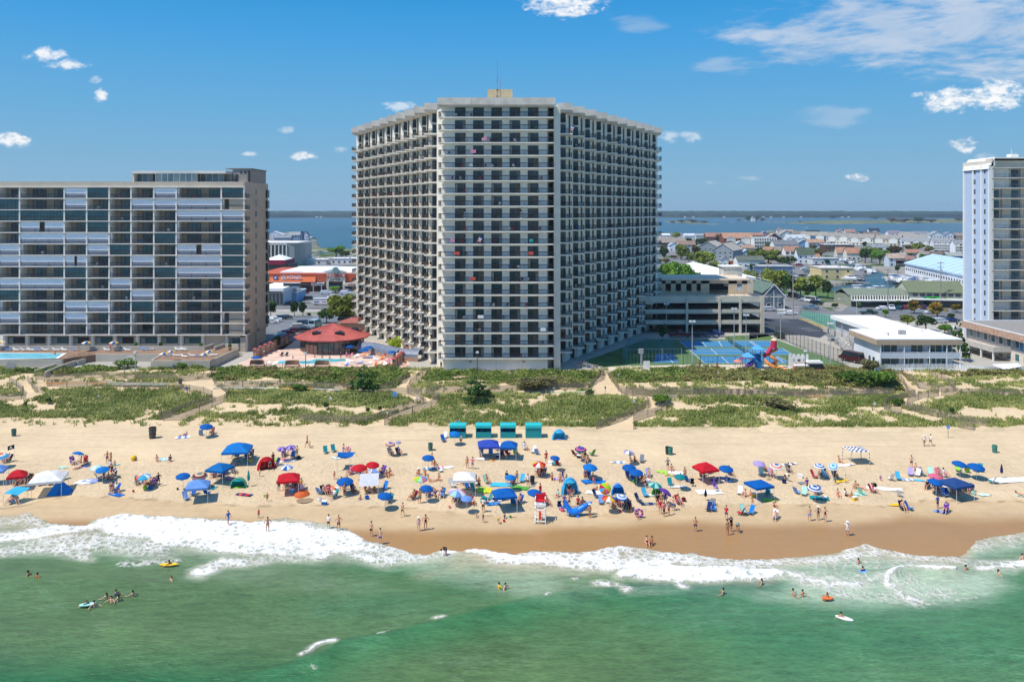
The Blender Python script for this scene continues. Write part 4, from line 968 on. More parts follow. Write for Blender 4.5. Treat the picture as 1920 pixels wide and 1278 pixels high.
# ------------------------------------------------------------------ car park building
g = empty('parking_garage', (75, 224, 3.6)); tag(g, 'concrete multi-storey car park with open dark decks beside the tall tower', 'car park')
def gp(mb, name, mats, **k):
 o = mb.build(name, mats, g, **k); o.location = Vector(o.location)-g.location; return o
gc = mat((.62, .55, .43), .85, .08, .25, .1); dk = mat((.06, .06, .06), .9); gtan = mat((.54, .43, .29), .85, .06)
gx0, gx1, gy0, gy1 = 36.0, 70.3, 224, 262
for i, z in enumerate((4.0, 7.0, 10.0)):
 b = MB().box(gx0, gx1, gy0+.1, gy1, z+2.05-.05, z+2.35).box(gx0, gx1-.4, gy0, gy0+.25, z+2.3, z+3.25 if i < 2 else 14.0-.05); gp(b, 'deck', [gc])
 b = MB(); railing(b, (gx0, gy0+.4), (gx1-.5, gy0+.4), z+.1 if i else 3.7, .9, pitch=.5); gp(b, 'cable_rail', darkmetal)
for px in (1288, 1349, 1388): x = (px-960)/F*gy0; gp(MB().box(x-.3, x+.3, gy0-.2, gy0+.3, 3, 13.5), 'column', [gc])
gp(MB().box(gx1-.7, gx1+.3, gy0-.3, gy0+1.0, 3, 13.9), 'column', [gc])
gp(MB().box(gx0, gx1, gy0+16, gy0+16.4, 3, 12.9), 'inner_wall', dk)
gp(MB().box(gx1-.3, gx1-.05, gy0+1, gy1, 3, 5.2).box(gx1-.3, gx1-.05, gy0+1, gy1, 6.1, 7.6).box(gx1-.3, gx1-.05, gy0+1, gy1, 9.3, 10.6), 'side_parapet', gc)
gp(MB().box(gx0, gx1, gy0+.26, gy1, 12.4, 12.9), 'roof_deck', mat((.66, .56, .42), .9, .1, .3))
b = MB(); railing(b, (gx0, gy0+.1), (gx1, gy0+.1), 13.95, .8, pitch=.6, w=.03, post=2.5); gp(b, 'roof_rail', darkmetal)
uy = 239; ux = lambda px: (px-960)/F*uy
b = MB(); cuts = [(1229, 1248), (1258, 1267), (1277, 1287), (1297, 1306), (1314, 1330), (1366, 1382), (1391, 1403)]
for a, c in cuts: b.box(ux(a), ux(c), uy, uy+.4, 12.9, 17)
b.box(ux(1229), ux(1403), uy, uy+.4, 16.1, 17.0);
for a, c in ((1248, 1258), (1267, 1277), (1287, 1297), (1306, 1314), (1382, 1391)): b.box(ux(a), ux(c), uy+.05, uy+.3, 12.9, 13.8)
gp(b, 'upper_wall', gtan); gp(MB().box(ux(1229), ux(1403)+.3, uy-.3, uy+16, 17.0, 17.5).box(ux(1403)-.3, ux(1403)+1.5, uy-.1, uy+.9, 12.9, 17), 'upper_roof', mat((.66, .55, .40), .9, .08))
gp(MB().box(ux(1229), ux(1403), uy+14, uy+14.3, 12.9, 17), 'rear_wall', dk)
ly = 252; lx = lambda px: (px-960)/F*ly
gp(MB().box(lx(1357), lx(1391), ly, ly+6, 14, 20.0, 0).box(lx(1355), lx(1392), ly-.3, ly+6.3, 20, 20.4, 1).box(lx(1362), lx(1378), ly-.06, ly, 18.2, 18.3, 2), 'lift_tower', [mat((.66, .62, .54)), wht, mat((.4, .38, .34))])
gp(MB().quad([(lx(1395), ly-2, 17.5), (lx(1414), ly-2, 17.0), (lx(1414), ly+8, 17.0), (lx(1388), ly+8, 17.6)]).quad([(lx(1395), ly-2, 17.4), (lx(1414), ly-2, 16.9), (lx(1414), ly-2, 16.2), (lx(1395), ly-2, 16.2)]), 'canopy', wht)
car(1259, 548, 'suv', '#2d4a63', 'dark blue SUV on the roof deck of the car park', math.pi/2, z=13.0)
# ------------------------------------------------------------------ courts, lots, streets
drape('tennis_court', [(1180, 690), (1210, 636), (1455, 636.5), (1592, 686), (1560, 690), (1300, 690)], mat((.10, .17, .065), .9, .08, .2), .02)
cb = mat((.05, .20, .36), .85, .06, .15)
for poly in ([(1274, 639.2), (1443, 639.2), (1458.5, 650.2), (1286.7, 650.2)], [(1289.8, 653.3), (1467, 653.3), (1486.7, 664.8), (1302.3, 664.8)], [(1306.5, 668), (1458, 668), (1483, 681), (1321, 681)], [(1175, 663), (1262, 663), (1272, 680), (1178, 680)]):
 drape('court_surface', poly, cb, .035)
drape('playground_sand', [(1100, 700), (1130, 688), (1300, 683.5), (1450, 683.5), (1535, 688), (1600, 700)], mat((.62, .52, .38), .95, .08, .4), .03)
L1 = []
for (p, q) in (((1274, 639.2), (1321, 681)), ((1443, 639.2), (1458.5, 650.2)), ((1467, 653.3), (1486.7, 664.8)), ((1458, 668), (1483, 681)), ((1315, 639.2), (1324, 650)), ((1347, 639.2), (1354, 650)), ((1404, 639.2), (1418, 650)), ((1408, 639.2), (1422, 650)),
               ((1332, 653.3), (1345, 664.8)), ((1428, 654), (1444, 664.8)), ((1352, 668), (1366, 681)), ((1455, 668.5), (1470, 680)), ((1274, 639.2), (1443, 639.2)), ((1303, 664.8), (1486, 664.8)), ((1321, 681), (1483, 681)), ((1290, 653.3), (1467, 653.3)), ((1246, 663), (1262, 680)), ((1473, 640), (1486, 648)), ((1306, 658), (1475, 658))):
 line('court_line', p, q, .12, paint, .055)['kind'] = 'structure'
lotp = mat((.16, .17, .18), .9, .15, .12, .1)
drape('road', [(1405, 597.5), (1400, 582), (1620, 583), (2600, 588), (2600, 603), (1700, 601), (1560, 597)], asph, .03)
drape('road', [(480, 580.5), (700, 580.5), (1000, 580.5), (1000, 567.5), (480, 567.5)], asph, .03)
drape('road', [(1470, 583), (1560, 583), (1515, 566), (1478, 552), (1466, 552), (1475, 566)], asph, .04)
drape('sidewalk', [(480, 583.5), (700, 583.5), (700, 581), (480, 581)], conc, .08); drape('sidewalk', [(480, 567), (660, 567), (660, 565), (480, 565)], conc, .08)
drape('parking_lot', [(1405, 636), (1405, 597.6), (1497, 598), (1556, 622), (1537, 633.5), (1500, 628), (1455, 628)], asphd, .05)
for k in range(11):
 x = 1475+k*6.2; y = 600+k*2.05; line('parking_line', (x, y), (x-22, y+.6), .12, paint, .07)['kind'] = 'structure'
drape('parking_lot', [(1560, 636), (1540, 624), (1600, 622), (1640, 640), (1640, 676), (1600, 678)], lotp, .04)
drape('parking_lot', [(480, 655), (480, 592), (662, 592), (662, 616), (560, 634), (530, 655)], lotp, .04)
drape('parking_lot', [(480, 565), (480, 545), (700, 545), (700, 565)], lotp, .04)
drape('parking_lot', [(1400, 566), (1405, 582), (1475, 582), (1460, 566)], mat((.5, .47, .42), .9), .05)
drape('parking_lot', [(1580, 582.5), (1590, 574), (1810, 574), (1900, 588), (1700, 588), (1600, 586)], lotp, .05)
drape('lawn', [(596, 612), (640, 606), (700, 612), (700, 620), (650, 618), (600, 618)], grass_m, .05)
drape('lawn', [(1098, 676), (1200, 640), (1240, 636), (1225, 680), (1120, 690)], grass_m, .05)
drape('lawn', [(1480, 555), (1560, 562), (1566, 550), (1500, 545)], grass_m, .06)
drape('lawn', [(1440, 627), (1360, 630), (1360, 636), (1452, 636)], grass_m, .05)
drape('verge', [(1497, 597), (1508, 597), (1570, 622), (1556, 626)], mat((.30, .24, .10), .9, .4, .8), .08)
drape('second_court', [(1505, 583), (1620, 597), (1640, 610), (1700, 612), (1640, 622), (1560, 618), (1500, 592)], mat((.12, .28, .20), .9, .06), .06)
drape('second_court_surface', [(1560, 600), (1625, 600), (1640, 606), (1570, 606)], mat((.10, .28, .42), .9), .075)
line('road_line', (1480, 576), (1512, 575.4), .5, paint, .09)['kind'] = 'structure'; line('road_line', (1478, 581), (1500, 581), .4, paint, .09)['kind'] = 'structure'
for (x, y) in ((480, 574), (560, 574)): line('road_line', (x, y), (x+70, y), .2, mat((.6, .45, .1)), .06)['kind'] = 'structure'
for px, t_, b_ in ((1298, 604, 682), (1376.5, 580, 650), (1399, 592, 665), (1557, 608, 683), (1249.5, 571, 634), (1463.5, 588, 638)):
 pole_lamp(px, t_, b_, {1298: 'floodlight pole at the near left corner of the blue courts', 1376.5: 'taller floodlight pole at the far end of the dividing net', 1399: 'floodlight pole in the middle of the blue courts', 1557: 'floodlight pole outside the dark fence by the white beach house',
              1249.5: 'floodlight pole standing in the tower shadow by the car park', 1463.5: 'slim floodlight pole at the far right corner of the courts'}[px])
def fence(name, pts, h, label, cat='fence', post=3.0, pitch=.5, colr=(.03, .03, .03), w_=.03, rail_mid=True, postw=.05, mesh_col=None, pc=None):
 P = [G(*p) for p in pts]; t = empty(name, P[0]); tag(t, label, cat); m_ = mat(colr, .6); pm_ = mat(pc or colr, .7)
 b = MB(); n_all = 0
 for a, c in zip(P, P[1:]):
  L = math.hypot(c.x-a.x, c.y-a.y); k = max(1, int(L/pitch)); u = (c-a)
  zz = lambda f: zg(a.x+u.x*f, a.y+u.y*f)
  zc = [zz(i/max(1, int(L/2))) for i in range(int(L/2)+2)]
  zf = lambda f: float(np.interp(f*max(1, int(L/2)), range(len(zc)), zc))
  for i in range(k):
   f0 = i/k; q = a+u*f0-P[0]; z = zf(f0)-P[0].z; dx = u.x/L*w_/2; dy = u.y/L*w_/2
   b.quad([(q.x-dx, q.y-dy, z), (q.x+dx, q.y+dy, z), (q.x+dx, q.y+dy, z+h*random.uniform(.93, 1)), (q.x-dx, q.y-dy, z+h*.97)])
  seg = max(1, int(L/2))
  for i in range(seg):
   q0 = a+u*(i/seg)-P[0]; q1 = a+u*((i+1)/seg)-P[0]; z0 = zf(i/seg)-P[0].z; z1 = zf((i+1)/seg)-P[0].z
   for hh in ((h-.04, h*.5, .06) if rail_mid else (h-.04,)): b.tube((q0.x, q0.y, z0+hh), (q1.x, q1.y, z1+hh), .018, n=4)
  npst = max(1, int(L/post))
  for i in range(npst+1):
   if i == npst and c is not P[-1]: continue
   q = a+u*(i/npst)-P[0]; z = zf(i/npst)-P[0].z
   MB().tube((0, 0, -.2), (0, 0, h+.06), postw, n=6).build('post', pm_, t, (q.x, q.y, z))
 b.build('pickets', m_, t); return t
fence('court_fence', [(1455, 633), (1580, 684)], 3.2, 'dark chain-link fence running diagonally along the right of the blue courts', pitch=.22, post=2.2, w_=.05, colr=(.06, .04, .03))
fence('court_net', [(1366, 641), (1414, 674)], 1.2, 'green dividing net running across the middle of the blue courts', 'net', pitch=.18, w_=.1, colr=(.03, .07, .06))
fence('court_fence', [(1281, 690), (1540, 689)], 2.6, 'tall thin dark fence between the blue courts and the playground', pitch=.9, post=3.4, rail_mid=False)
fence('court_fence', [(1168, 682), (1278, 682)], 3.4, 'pale framed fence in front of the small shaded court', pitch=.8, post=3.4, colr=(.3, .34, .34))
fence('court_fence', [(1168, 682), (1180, 660), (1262, 660)], 3.4, 'teal mesh fence round the back of the small shaded court', pitch=.15, w_=.06, colr=(.04, .20, .22))
fence('court_fence', [(1500, 590), (1560, 616), (1620, 618)], 3.0, 'green wire fence round the far street court', pitch=.3, w_=.05, colr=(.05, .14, .11))
fence('picket_fence', [(1232, 638), (1420, 637)], 1.1, 'low pale rail fence behind the blue courts by the parked cars', pitch=2.2, post=2.4, colr=(.5, .5, .48), rail_mid=False)
# playground
pg = G(1432, 694); t = empty('playground_tower', pg); tag(t, 'play tower with two blue pyramid roofs, red tube and orange spiral slide', 'playground')
pb = mat((.10, .38, .75), .5); pr = mat((.55, .03, .08), .4); po = mat((.80, .28, .06), .4)
for (x, y, z) in ((-3.2, .6, 2.9), (-.9, 1.2, 4.4)):
 r_ = 1.15; b = MB()
 for k in range(4):
  a, c = [(-r_, -r_), (r_, -r_), (r_, r_), (-r_, r_)][k], [(r_, -r_), (r_, r_), (-r_, r_), (-r_, -r_)][k]; b.quad([(x+a[0], y+a[1], z), (x+c[0], y+c[1], z), (x, y, z+.95)])
 b.box(x-r_, x+r_, y-r_, y+r_, z-.15, z); b.build('pyramid_roof', pb, t)
 for sx_ in (-.9, .9):
  for sy_ in (-.9, .9): MB().tube((x+sx_, y+sy_, 0), (x+sx_, y+sy_, z), .06).build('post', mat((.12, .14, .16)), t)
MB().box(-2, .1, .3, 2.1, 1.6, 1.75).box(-1.8, -.2, .3, .4, .2, 1.7).box(-1.9, 0, 2.0, 2.1, 1.7, 3.2).build('platform', mat((.03, .18, .42), .5), t)
sp = [(2.4+math.cos(a)*.8, 1.0+math.sin(a)*.8, 4.4-a*.42) for a in [k*.45 for k in range(19)]]
b = MB(); b.path(sp, .30, 8); b.tube(sp[-1], (4.4, -1.0, .3), .35, .3, 8); b.build('spiral_slide', po, t)
MB().tube((2.5, 1.2, 4.6), (2.6, 1.2, 6.2), .75, .62, 10).ell((2.6, 1.2, 6.3), (.66, .66, .35), 10, 4, 1).build('slide_hood', [pr, mat((.85, .6, .35))], t)
MB().path([(.2, 1, 2.8), (1.0, .8, 3.4), (1.9, 1.1, 4.6)], .45, 8).build('tube_bridge', pr, t)
MB().path([(-3.9, .4, .3), (-3.0, .2, 1.2), (-2.2, .4, 1.6)], .55, 8).build('crawl_tube', mat((.18, .08, .38), .4), t)
MB().path([(.3, .5, 2.2), (1.0, -.2, 1.4), (2.2, -.7, .7)], .35, 8).build('short_slide', po, t)
cp = G(1498, 691); t = empty('play_castle', cp); tag(t, 'white castle-shaped play wall with battlements and small windows', 'play castle')
b = MB().box(-2.1, 2.1, 0, .35, 0, 2.7)
for k in range(5): b.box(-2.1+k*.93, -1.65+k*.93, 0, .35, 2.7, 3.1)
b.build('wall', wht, t)
for k, (x, z, w_, h) in enumerate(((-1.1, 1.7, .12, .4), (0, 1.6, .3, .5), (1.1, 1.7, .12, .4))): MB().box(x-w_, x+w_, -.03, 0, z, z+h).build('window', mat((.12, .10, .10)), t)
MB().box(-.85, -.35, -.04, 0, .9, 1.2).build('emblem', mat((.6, .3, .05)), t)
cp = G(1504, 696); t = empty('play_bunker', cp); tag(t, 'red lidded play crate with white trim in front of the castle wall', 'play crate')
MB().box(-1.45, 1.45, 0, 1.3, 0, 1.05).build('body', pr, t); MB().box(-1.5, 1.5, -.05, 1.35, 1.05, 1.3).box(-.4, -.1, -.03, 0, .6, .75).build('trim', wht, t)
cp = G(1531, 695); t = empty('play_boat', cp); tag(t, 'black and red ship-shaped playhouse with white striped gunwale', 'playhouse')
MB().prism([(-1.6, 0), (1.3, 0), (1.3, 2.2), (-1.0, 2.2)], 0, .5, 1).prism([(-1.9, -.1), (1.45, -.1), (1.45, 2.3), (-1.2, 2.3)], .5, 1.7, 0).build('hull', [mat((.02, .025, .03), .5), pr], t)
b = MB()
for k in range(8): b.box(-1.9+k*.43, -1.65+k*.43, -.12, 2.3, 1.7, 1.95)
b.box(-1.95, 1.5, -.14, -.08, 1.55, 1.75); b.build('gunwale', wht, t)
t = empty('picnic_umbrella', G(1383, 693)); tag(t, 'small orange parasol table standing on the playground sand', 'parasol')
MB().tube((0, 0, 0), (0, 0, 2), .04).build('pole', wht, t); MB().lathe([(1.0, 1.8), (.55, 2.1), (.01, 2.3)], 8).build('canopy', mat((.7, .22, .12)), t)
o = MB().box(-2.2, 2.2, -.4, .4, 1.9, 2.05).tube((-2, 0, 0), (-2, 0, 2), .06).tube((2, 0, 0), (2, 0, 2), .06).build('swing_frame', pr, None, G(1405, 688)); tag(o, 'red-topped swing frame left of the play tower', 'swing')
tag(MB().box(-.12, .12, -.12, .12, 0, 4.5, 0).box(-.5, .5, -.1, .3, 3.6, 4.6, 0).box(.5, 1.9, -.05, .05, .2, 2.0, 1).build('camera_mast', [mat((.4, .4, .38)), wht], None, G(1202, 694)), 'short grey equipment mast beside the shaded court fence', 'mast')
for px, t_, b_, lab in ((895, 662, 700, 'lamp post in front of the tall tower, left of its middle'), (573, 664, 700, 'dark lamp post standing at the pool deck rail'), (1510, 660, 698, 'dark lamp post beside the play crate'), (254, 662, 705, 'pale lamp post in the dune below the pool terrace wall')):
 pole_lamp(px, t_, b_, lab, 1, (.12, .12, .12) if px != 254 else (.5, .5, .5))
# ------------------------------------------------------------------ red-roofed pool house and its deck
drape('pool_deck', [(430, 698), (430, 690), (468, 672), (538, 640), (560, 640), (700, 640), (745, 652), (770, 684), (745, 697), (640, 699)], mat((.66, .47, .36), .9, .14, .25), .04)
hc = Vector((-44.3, 197.5, 3.6)); t = empty('pool_house', hc); tag(t, 'round pool house with a wide red hipped metal roof and skylights', 'pool house')
N = 12; ang = [2*math.pi*(k+.5)/N for k in range(N)]; R0, R1 = 9.3, 7.6
redr = mat((.46, .11, .085), .5, .12, .6);
b = MB()
for k in range(N):
 a, c = ang[k], ang[(k+1) % N]
 p0 = (R0*math.cos(a), R0*math.sin(a), 3.55); p1 = (R0*math.cos(c), R0*math.sin(c), 3.55); q0 = (.3*math.cos(a), .3*math.sin(a), 6.5); q1 = (.3*math.cos(c), .3*math.sin(c), 6.5)
 b.quad([p0, p1, q1, q0]); b.quad([(p0[0], p0[1], 3.3), (p1[0], p1[1], 3.3), p1, p0], 1)
 b.tube(p0, q0, .07, n=4, mi=2)
 for s_ in range(1, 7):
  f = s_/7; m0 = Vector(p0)*(1-f)+Vector(p1)*f; m1 = Vector(q0)*(1-f)+Vector(q1)*f; b.tube(m0+Vector((0, 0, .02)), m1+Vector((0, 0, .02)), .02, n=3)
 b.quad([(p0[0], p0[1], 3.3), (p1[0], p1[1], 3.3), (R1*math.cos(c), R1*math.sin(c), 3.3), (R1*math.cos(a), R1*math.sin(a), 3.3)], 1)
b.build('roof', [redr, mat((.3, .06, .05)), mat((.55, .12, .10))], t)
brick = mat((.40, .25, .18), .85, .08, 1.5)
for k in range(N):
 a, c = ang[k], ang[(k+1) % N]; P0 = (R1*math.cos(a), R1*math.sin(a)); P1 = (R1*math.cos(c), R1*math.sin(c))
 mid = (a+c)/2 if k < N-1 else a+math.pi/N
 solid = k in (0, 1, 2, 3, 4, 5, 7, 11)
 h0 = 2.2 if solid else .3
 inn = .96
 b = MB().prism([P0, P1, (P1[0]*inn, P1[1]*inn), (P0[0]*inn, P0[1]*inn)], 0, h0, 0); b.build('wall', brick, t)
 b = MB().prism([P0, P1, (P1[0]*inn, P1[1]*inn), (P0[0]*inn, P0[1]*inn)], h0+.002, 3.3, 0)
 for s_ in range(4): f = s_/3; b.tube((P0[0]*(1-f)+P1[0]*f, P0[1]*(1-f)+P1[1]*f, 0), (P0[0]*(1-f)+P1[0]*f, P0[1]*(1-f)+P1[1]*f, 3.3), .09, n=4, mi=1)
 b.build('glazing', [glassy((.05, .07, .07)), mat((.10, .06, .05))], t)
for a in (ang[8]+.26-.5, ang[8]+.26+.52, .2):
 x, y = 5.6*math.cos(a), 5.6*math.sin(a); z = 3.55+(R0-5.6)/(R0-.3)*2.95
 b = MB().box(-1, 1, -.7, .7, 0, .45, 0).quad([(-1, -.7, .45), (1, -.7, .45), (0, 0, .8)], 0).quad([(-1, .7, .45), (1, .7, .45), (0, 0, .8)], 0).quad([(1, -.7, .45), (1, .7, .45), (0, 0, .8)], 0).quad([(-1, -.7, .45), (-1, .7, .45), (0, 0, .8)], 0)
 b.build('skylight', glassy((.03, .025, .03)), t, (x, y, z-.1))
t2 = empty('roof_pavilion', G(665, 620)); tag(t2, 'small red-brown hipped pavilion roof behind the round pool house', 'pavilion')
MB().prism([(-5, 0), (5.5, 0), (5.5, 5), (-5, 5)], 2.2, 3.6, 0, top=[(-1, 2), (1.4, 2), (1.4, 3), (-1, 3)]).build('roof', mat((.33, .09, .07), .6, .12), t2); MB().box(-4, 4.5, .6, 4.4, 0, 2.2).build('wall', brick, t2)
pw = mat((.12, .55, .62), .12, .25, .35, .3, spec=.7); poolw = mat((.16, .62, .75), .1, .12, .5, .4, spec=.7)
def pool(name, pts, z, label, rim=None, m_=pw):
 t = empty(name, A(*pts[0], z)); tag(t, label, 'swimming pool')
 P = [A(x, y, z) for x, y in pts]; c = sum(P, Vector())/len(P)
 MB().quad([p-t.location+Vector((0, 0, .10)) for p in P]).build('pool_water', m_, t)
 b = MB()
 for i in range(len(P)):
  a, d = P[i], P[(i+1) % len(P)]; ao = a+(a-c).normalized()*.8; do = d+(d-c).normalized()*.8
  b.quad([a-t.location+Vector((0, 0, .13)), d-t.location+Vector((0, 0, .13)), do-t.location+Vector((0, 0, .13)), ao-t.location+Vector((0, 0, .13))])
 b.build('coping', wht, t); return t
pool('swimming_pool', [(519, 682), (524, 677.5), (545, 676.3), (560, 677.5), (580, 677), (593, 673.6), (620, 673.2), (648, 674), (650, 678), (646, 682.5), (600, 683), (560, 683)], 3.66, 'free-form turquoise pool on the deck before the red-roofed pool house')
# deck edge wall and rail
fence('deck_fence', [(470, 692.5), (560, 694), (650, 694.5), (742, 696)], 1.5, 'reddish railing along the beach side of the pool deck', pitch=1.0, post=3.0, colr=(.22, .09, .06), rail_mid=True)
t = empty('deck_wall', G(500, 697)); tag(t, 'low brown timber wall carrying the beach edge of the pool deck', 'retaining wall')
p0, p1 = G(474, 697), G(648, 699); MB().prism([(p0.x, p0.y), (p1.x, p1.y), (p1.x, p1.y+.3), (p0.x, p0.y+.3)], 2.6, 4.1).build('boards', mat((.20, .11, .075), .85, .15), t).location = -t.location
def pillar_wall(pts, n_, label, h=2.2):
 P = [G(*p) for p in pts]; t = empty('garden_wall', P[0]); tag(t, label, 'wall'); a, c = P[0], P[-1]
 for i in range(n_):
  q = a+(c-a)*(i/(n_-1))-a
  MB().box(-.35, .35, -.35, .35, 0, h, 0).box(-.5, .5, -.5, .5, h, h+.18, 1).quad([(-.5, -.5, h+.18), (.5, -.5, h+.18), (0, 0, h+.45)], 1).quad([(.5, -.5, h+.18), (.5, .5, h+.18), (0, 0, h+.45)], 1).quad([(-.5, .5, h+.18), (.5, .5, h+.18), (0, 0, h+.45)], 1).quad([(-.5, -.5, h+.18), (-.5, .5, h+.18), (0, 0, h+.45)], 1).build('pillar', [brick, redr], t, q)
 d = (c-a).normalized(); n2 = Vector((-d.y, d.x, 0))*.12
 for i in range(n_-1):
  q0 = a+(c-a)*(i/(n_-1))-a+d*.36; q1 = a+(c-a)*((i+1)/(n_-1))-a-d*.36
  MB().prism([(q0.x-n2.x, q0.y-n2.y), (q1.x-n2.x, q1.y-n2.y), (q1.x+n2.x, q1.y+n2.y), (q0.x+n2.x, q0.y+n2.y)], 0, h-.3).build('panel', mat((.46, .30, .22), .85, .08), t)
pillar_wall([(478, 673), (541, 644)], 8, 'pinkish panelled wall with red-capped pillars down the left side of the pool deck')
pillar_wall([(739, 690), (763, 668)], 6, 'row of stone pillars with red caps at the right end of the pool deck', 1.9)
tun = empty('covered_walkway', G(700, 668)); tag(tun, 'grey arched tunnel walkway linking the pool house to the tall tower', 'walkway tunnel')
pts = [A(676, 660, 3.6), A(700, 662, 3.6), A(724, 668, 3.6), A(752, 674, 3.6), A(788, 676, 3.6)]
for i in range(4):
 a, c = pts[i]-tun.location, pts[i+1]-tun.location; d = (c-a); d.z = 0; d.normalize(); nn_ = Vector((-d.y, d.x, 0)); b = MB(); prev = None
 for k in range(9):
  th_ = math.pi*k/8; off = nn_*math.cos(th_)*1.5; z = 1.0+1.6*math.sin(th_)
  cur = (a+off+Vector((0, 0, z)), c+off+Vector((0, 0, z)))
  if prev: b.quad([prev[0], prev[1], cur[1], cur[0]], 0)
  prev = cur
 for f in (0, .33, .66, 1):
  q = a+(c-a)*f; b.path([q+nn_*math.cos(math.pi*k/8)*1.53+Vector((0, 0, 1+1.63*math.sin(math.pi*k/8))) for k in range(9)], .05, 4, 1)
 b.quad([a-nn_*1.5+Vector((0, 0, 0)), c-nn_*1.5, c-nn_*1.5+Vector((0, 0, 1)), a-nn_*1.5+Vector((0, 0, 1))], 2)
 b.build('tunnel_section', [mat((.16, .19, .24), .35, .08, spec=.6), mat((.4, .4, .42)), brick], tun)
for i, (x, y) in enumerate(((482, 688), (548, 689), (604, 689.5))):
 t = empty('garden_sofa', G(x, y)); tag(t, 'brown wicker canopy sofa on the pool deck, %s of the three along the rail' % ('leftmost', 'middle', 'right-hand')[i], 'sofa', 'wicker sofas on the pool deck')
 wk = mat((.28, .17, .10), .8, .15, 3)
 b = MB(); n_ = 10
 for k in range(n_): a0 = math.pi*k/n_; a1 = math.pi*(k+1)/n_; b.quad([(1.7*math.cos(a0), .9*math.sin(a0), .3), (1.7*math.cos(a1), .9*math.sin(a1), .3), (1.5*math.cos(a1), .7*math.sin(a1)+.1, 1.5), (1.5*math.cos(a0), .7*math.sin(a0)+.1, 1.5)])
 b.build('backrest', wk, t); MB().box(-1.6, 1.6, -.6, .6, 0, .42).build('seat', wk, t); MB().box(-1.5, 1.5, -.55, .5, .42, .55).build('cushion', mat((.55, .40, .28)), t)
# ------------------------------------------------------------------ pool terrace of the left block
tw = mat((.50, .45, .37), .85, .08, .4, .1); deckb = mat((.27, .17, .11), .9, .15, .6)
def zA(px, py, z): return A(px, py, z)
t = empty('terrace', (-100, 184, 3)); tag(t, 'raised concrete pool terrace with brown deck in front of the long apartment block', 'terrace')
def slab(name, pts, z, m_, h=None, mi=0):
 P = [A(x, y, z) for x, y in pts]
 b = MB().prism([(p.x, p.y) for p in P], z-(h or .2), z); o = b.build(name, m_, t); o.location = -t.location; return o
slab('deck', [(-60, 672.5), (-60, 654), (250, 654), (372, 655), (395, 650), (447, 650), (394, 675.5), (288, 675.5), (300, 664.2), (180, 664.2), (120, 672.5)], 5.2, deckb, 1.6)
def wallrun(name, pts, z0, z1, th=.3, m_=tw):
 b = MB()
 for (a, c) in zip(pts, pts[1:]):
  a = A(a[0], a[1], z1); c = A(c[0], c[1], z1); d = (c-a); d.z = 0; d.normalize(); n_ = Vector((-d.y, d.x, 0))*th/2
  b.prism([(a.x-n_.x, a.y-n_.y), (c.x-n_.x, c.y-n_.y), (c.x+n_.x, c.y+n_.y), (a.x+n_.x, a.y+n_.y)], z0, z1)
 o = b.build(name, m_, t); o.location = -t.location; return o
wallrun('front_wall', [(-60, 674), (118, 674)], 2.5, 5.28); wallrun('front_wall', [(180, 663.6), (300, 663.6)], 3.0, 5.32); wallrun('front_wall', [(284, 675.6), (394, 675.6)], 3.0, 5.4); wallrun('side_wall', [(394.5, 675.4), (447, 652)], 3.0, 5.42); wallrun('side_wall', [(284, 675.4), (301, 665)], 3.0, 5.38)
wallrun('back_wall', [(-60, 648.5), (384, 649), (400, 644)], 5.0, 6.1); wallrun('back_wall', [(402, 650), (420, 644), (447, 645)], 5.0, 6.0)
b = MB();
for k in range(30): x = -110+k*2.2
ss_ = wallrun('stair_wall', [(65, 694), (108, 680), (112, 681)], 2.6, 4.4); wallrun('stair_wall', [(84, 697), (110, 686), (142, 675), (146, 675.4), (180, 664.5)], 2.6, 4.7)
b = MB()
for k in range(16):
 f = k/16; a = A(116+62*f, 677-12*f, 3.9+.8*f); b.box(a.x-.4, a.x+.9, a.y-2.4, a.y, 3, 3.7+1.2*f)
o = b.build('stairs', conc, t); o.location = -t.location
rr_ = MB();
for (a, c, z) in (((115, 678), (178, 664), 4.9), ((128, 671), (186, 656), 5.2)):
 a = A(*a, z); c = A(*c, z); railing(rr_, (a.x, a.y), (c.x, c.y), z-.9, 1.3, pitch=.25, w=.03, post=1.6)
o = rr_.build('stair_rail', mat((.14, .09, .06)), t); o.location = -t.location
pool('swimming_pool', [(-60, 673), (-60, 662.5), (0, 662.5), (118, 663.2), (104, 672.6), (0, 673)], 5.2, 'long light turquoise pool at the left edge below the apartment block', m_=poolw)
s_ = empty('round_sign', G(254, 704)); s_.location = A(244, 672, 4.6); tag(s_, 'round white community sign with green and orange scroll lettering on the terrace wall', 'sign')
b = MB().tube((0, 0, 0), (0, .12, 0), 1.05, n=24).build('board', mat((.62, .60, .55)), s_); b.scale = (1, 1, .72)
for k, (x, z, c) in enumerate(((-.4, .05, '#6c8f3a'), (.1, .12, '#c8862e'), (.45, .0, '#4f8f8a'))): MB().ell((x, -.03, z), (.24, .03, .16), 8, 4).build('flourish', mat(c), s_)
tag(MB().box(-.9, .9, 0, .12, 1.0, 2.0, 0).tube((-.8, .05, 0), (-.8, .05, 1), .05).tube((.8, .05, 0), (.8, .05, 1), .05).prism([(-.9, 0), (.9, 0), (.9, .12), (-.9, .12)], 2.0, 2.4, 0, top=[(-.3, 0), (.3, 0), (.3, .12), (-.3, .12)]).build('rules_board', mat((.35, .35, .34), .8, .1), None, G(20, 699)), 'weathered grey notice board in the dune grass at the left edge', 'sign')
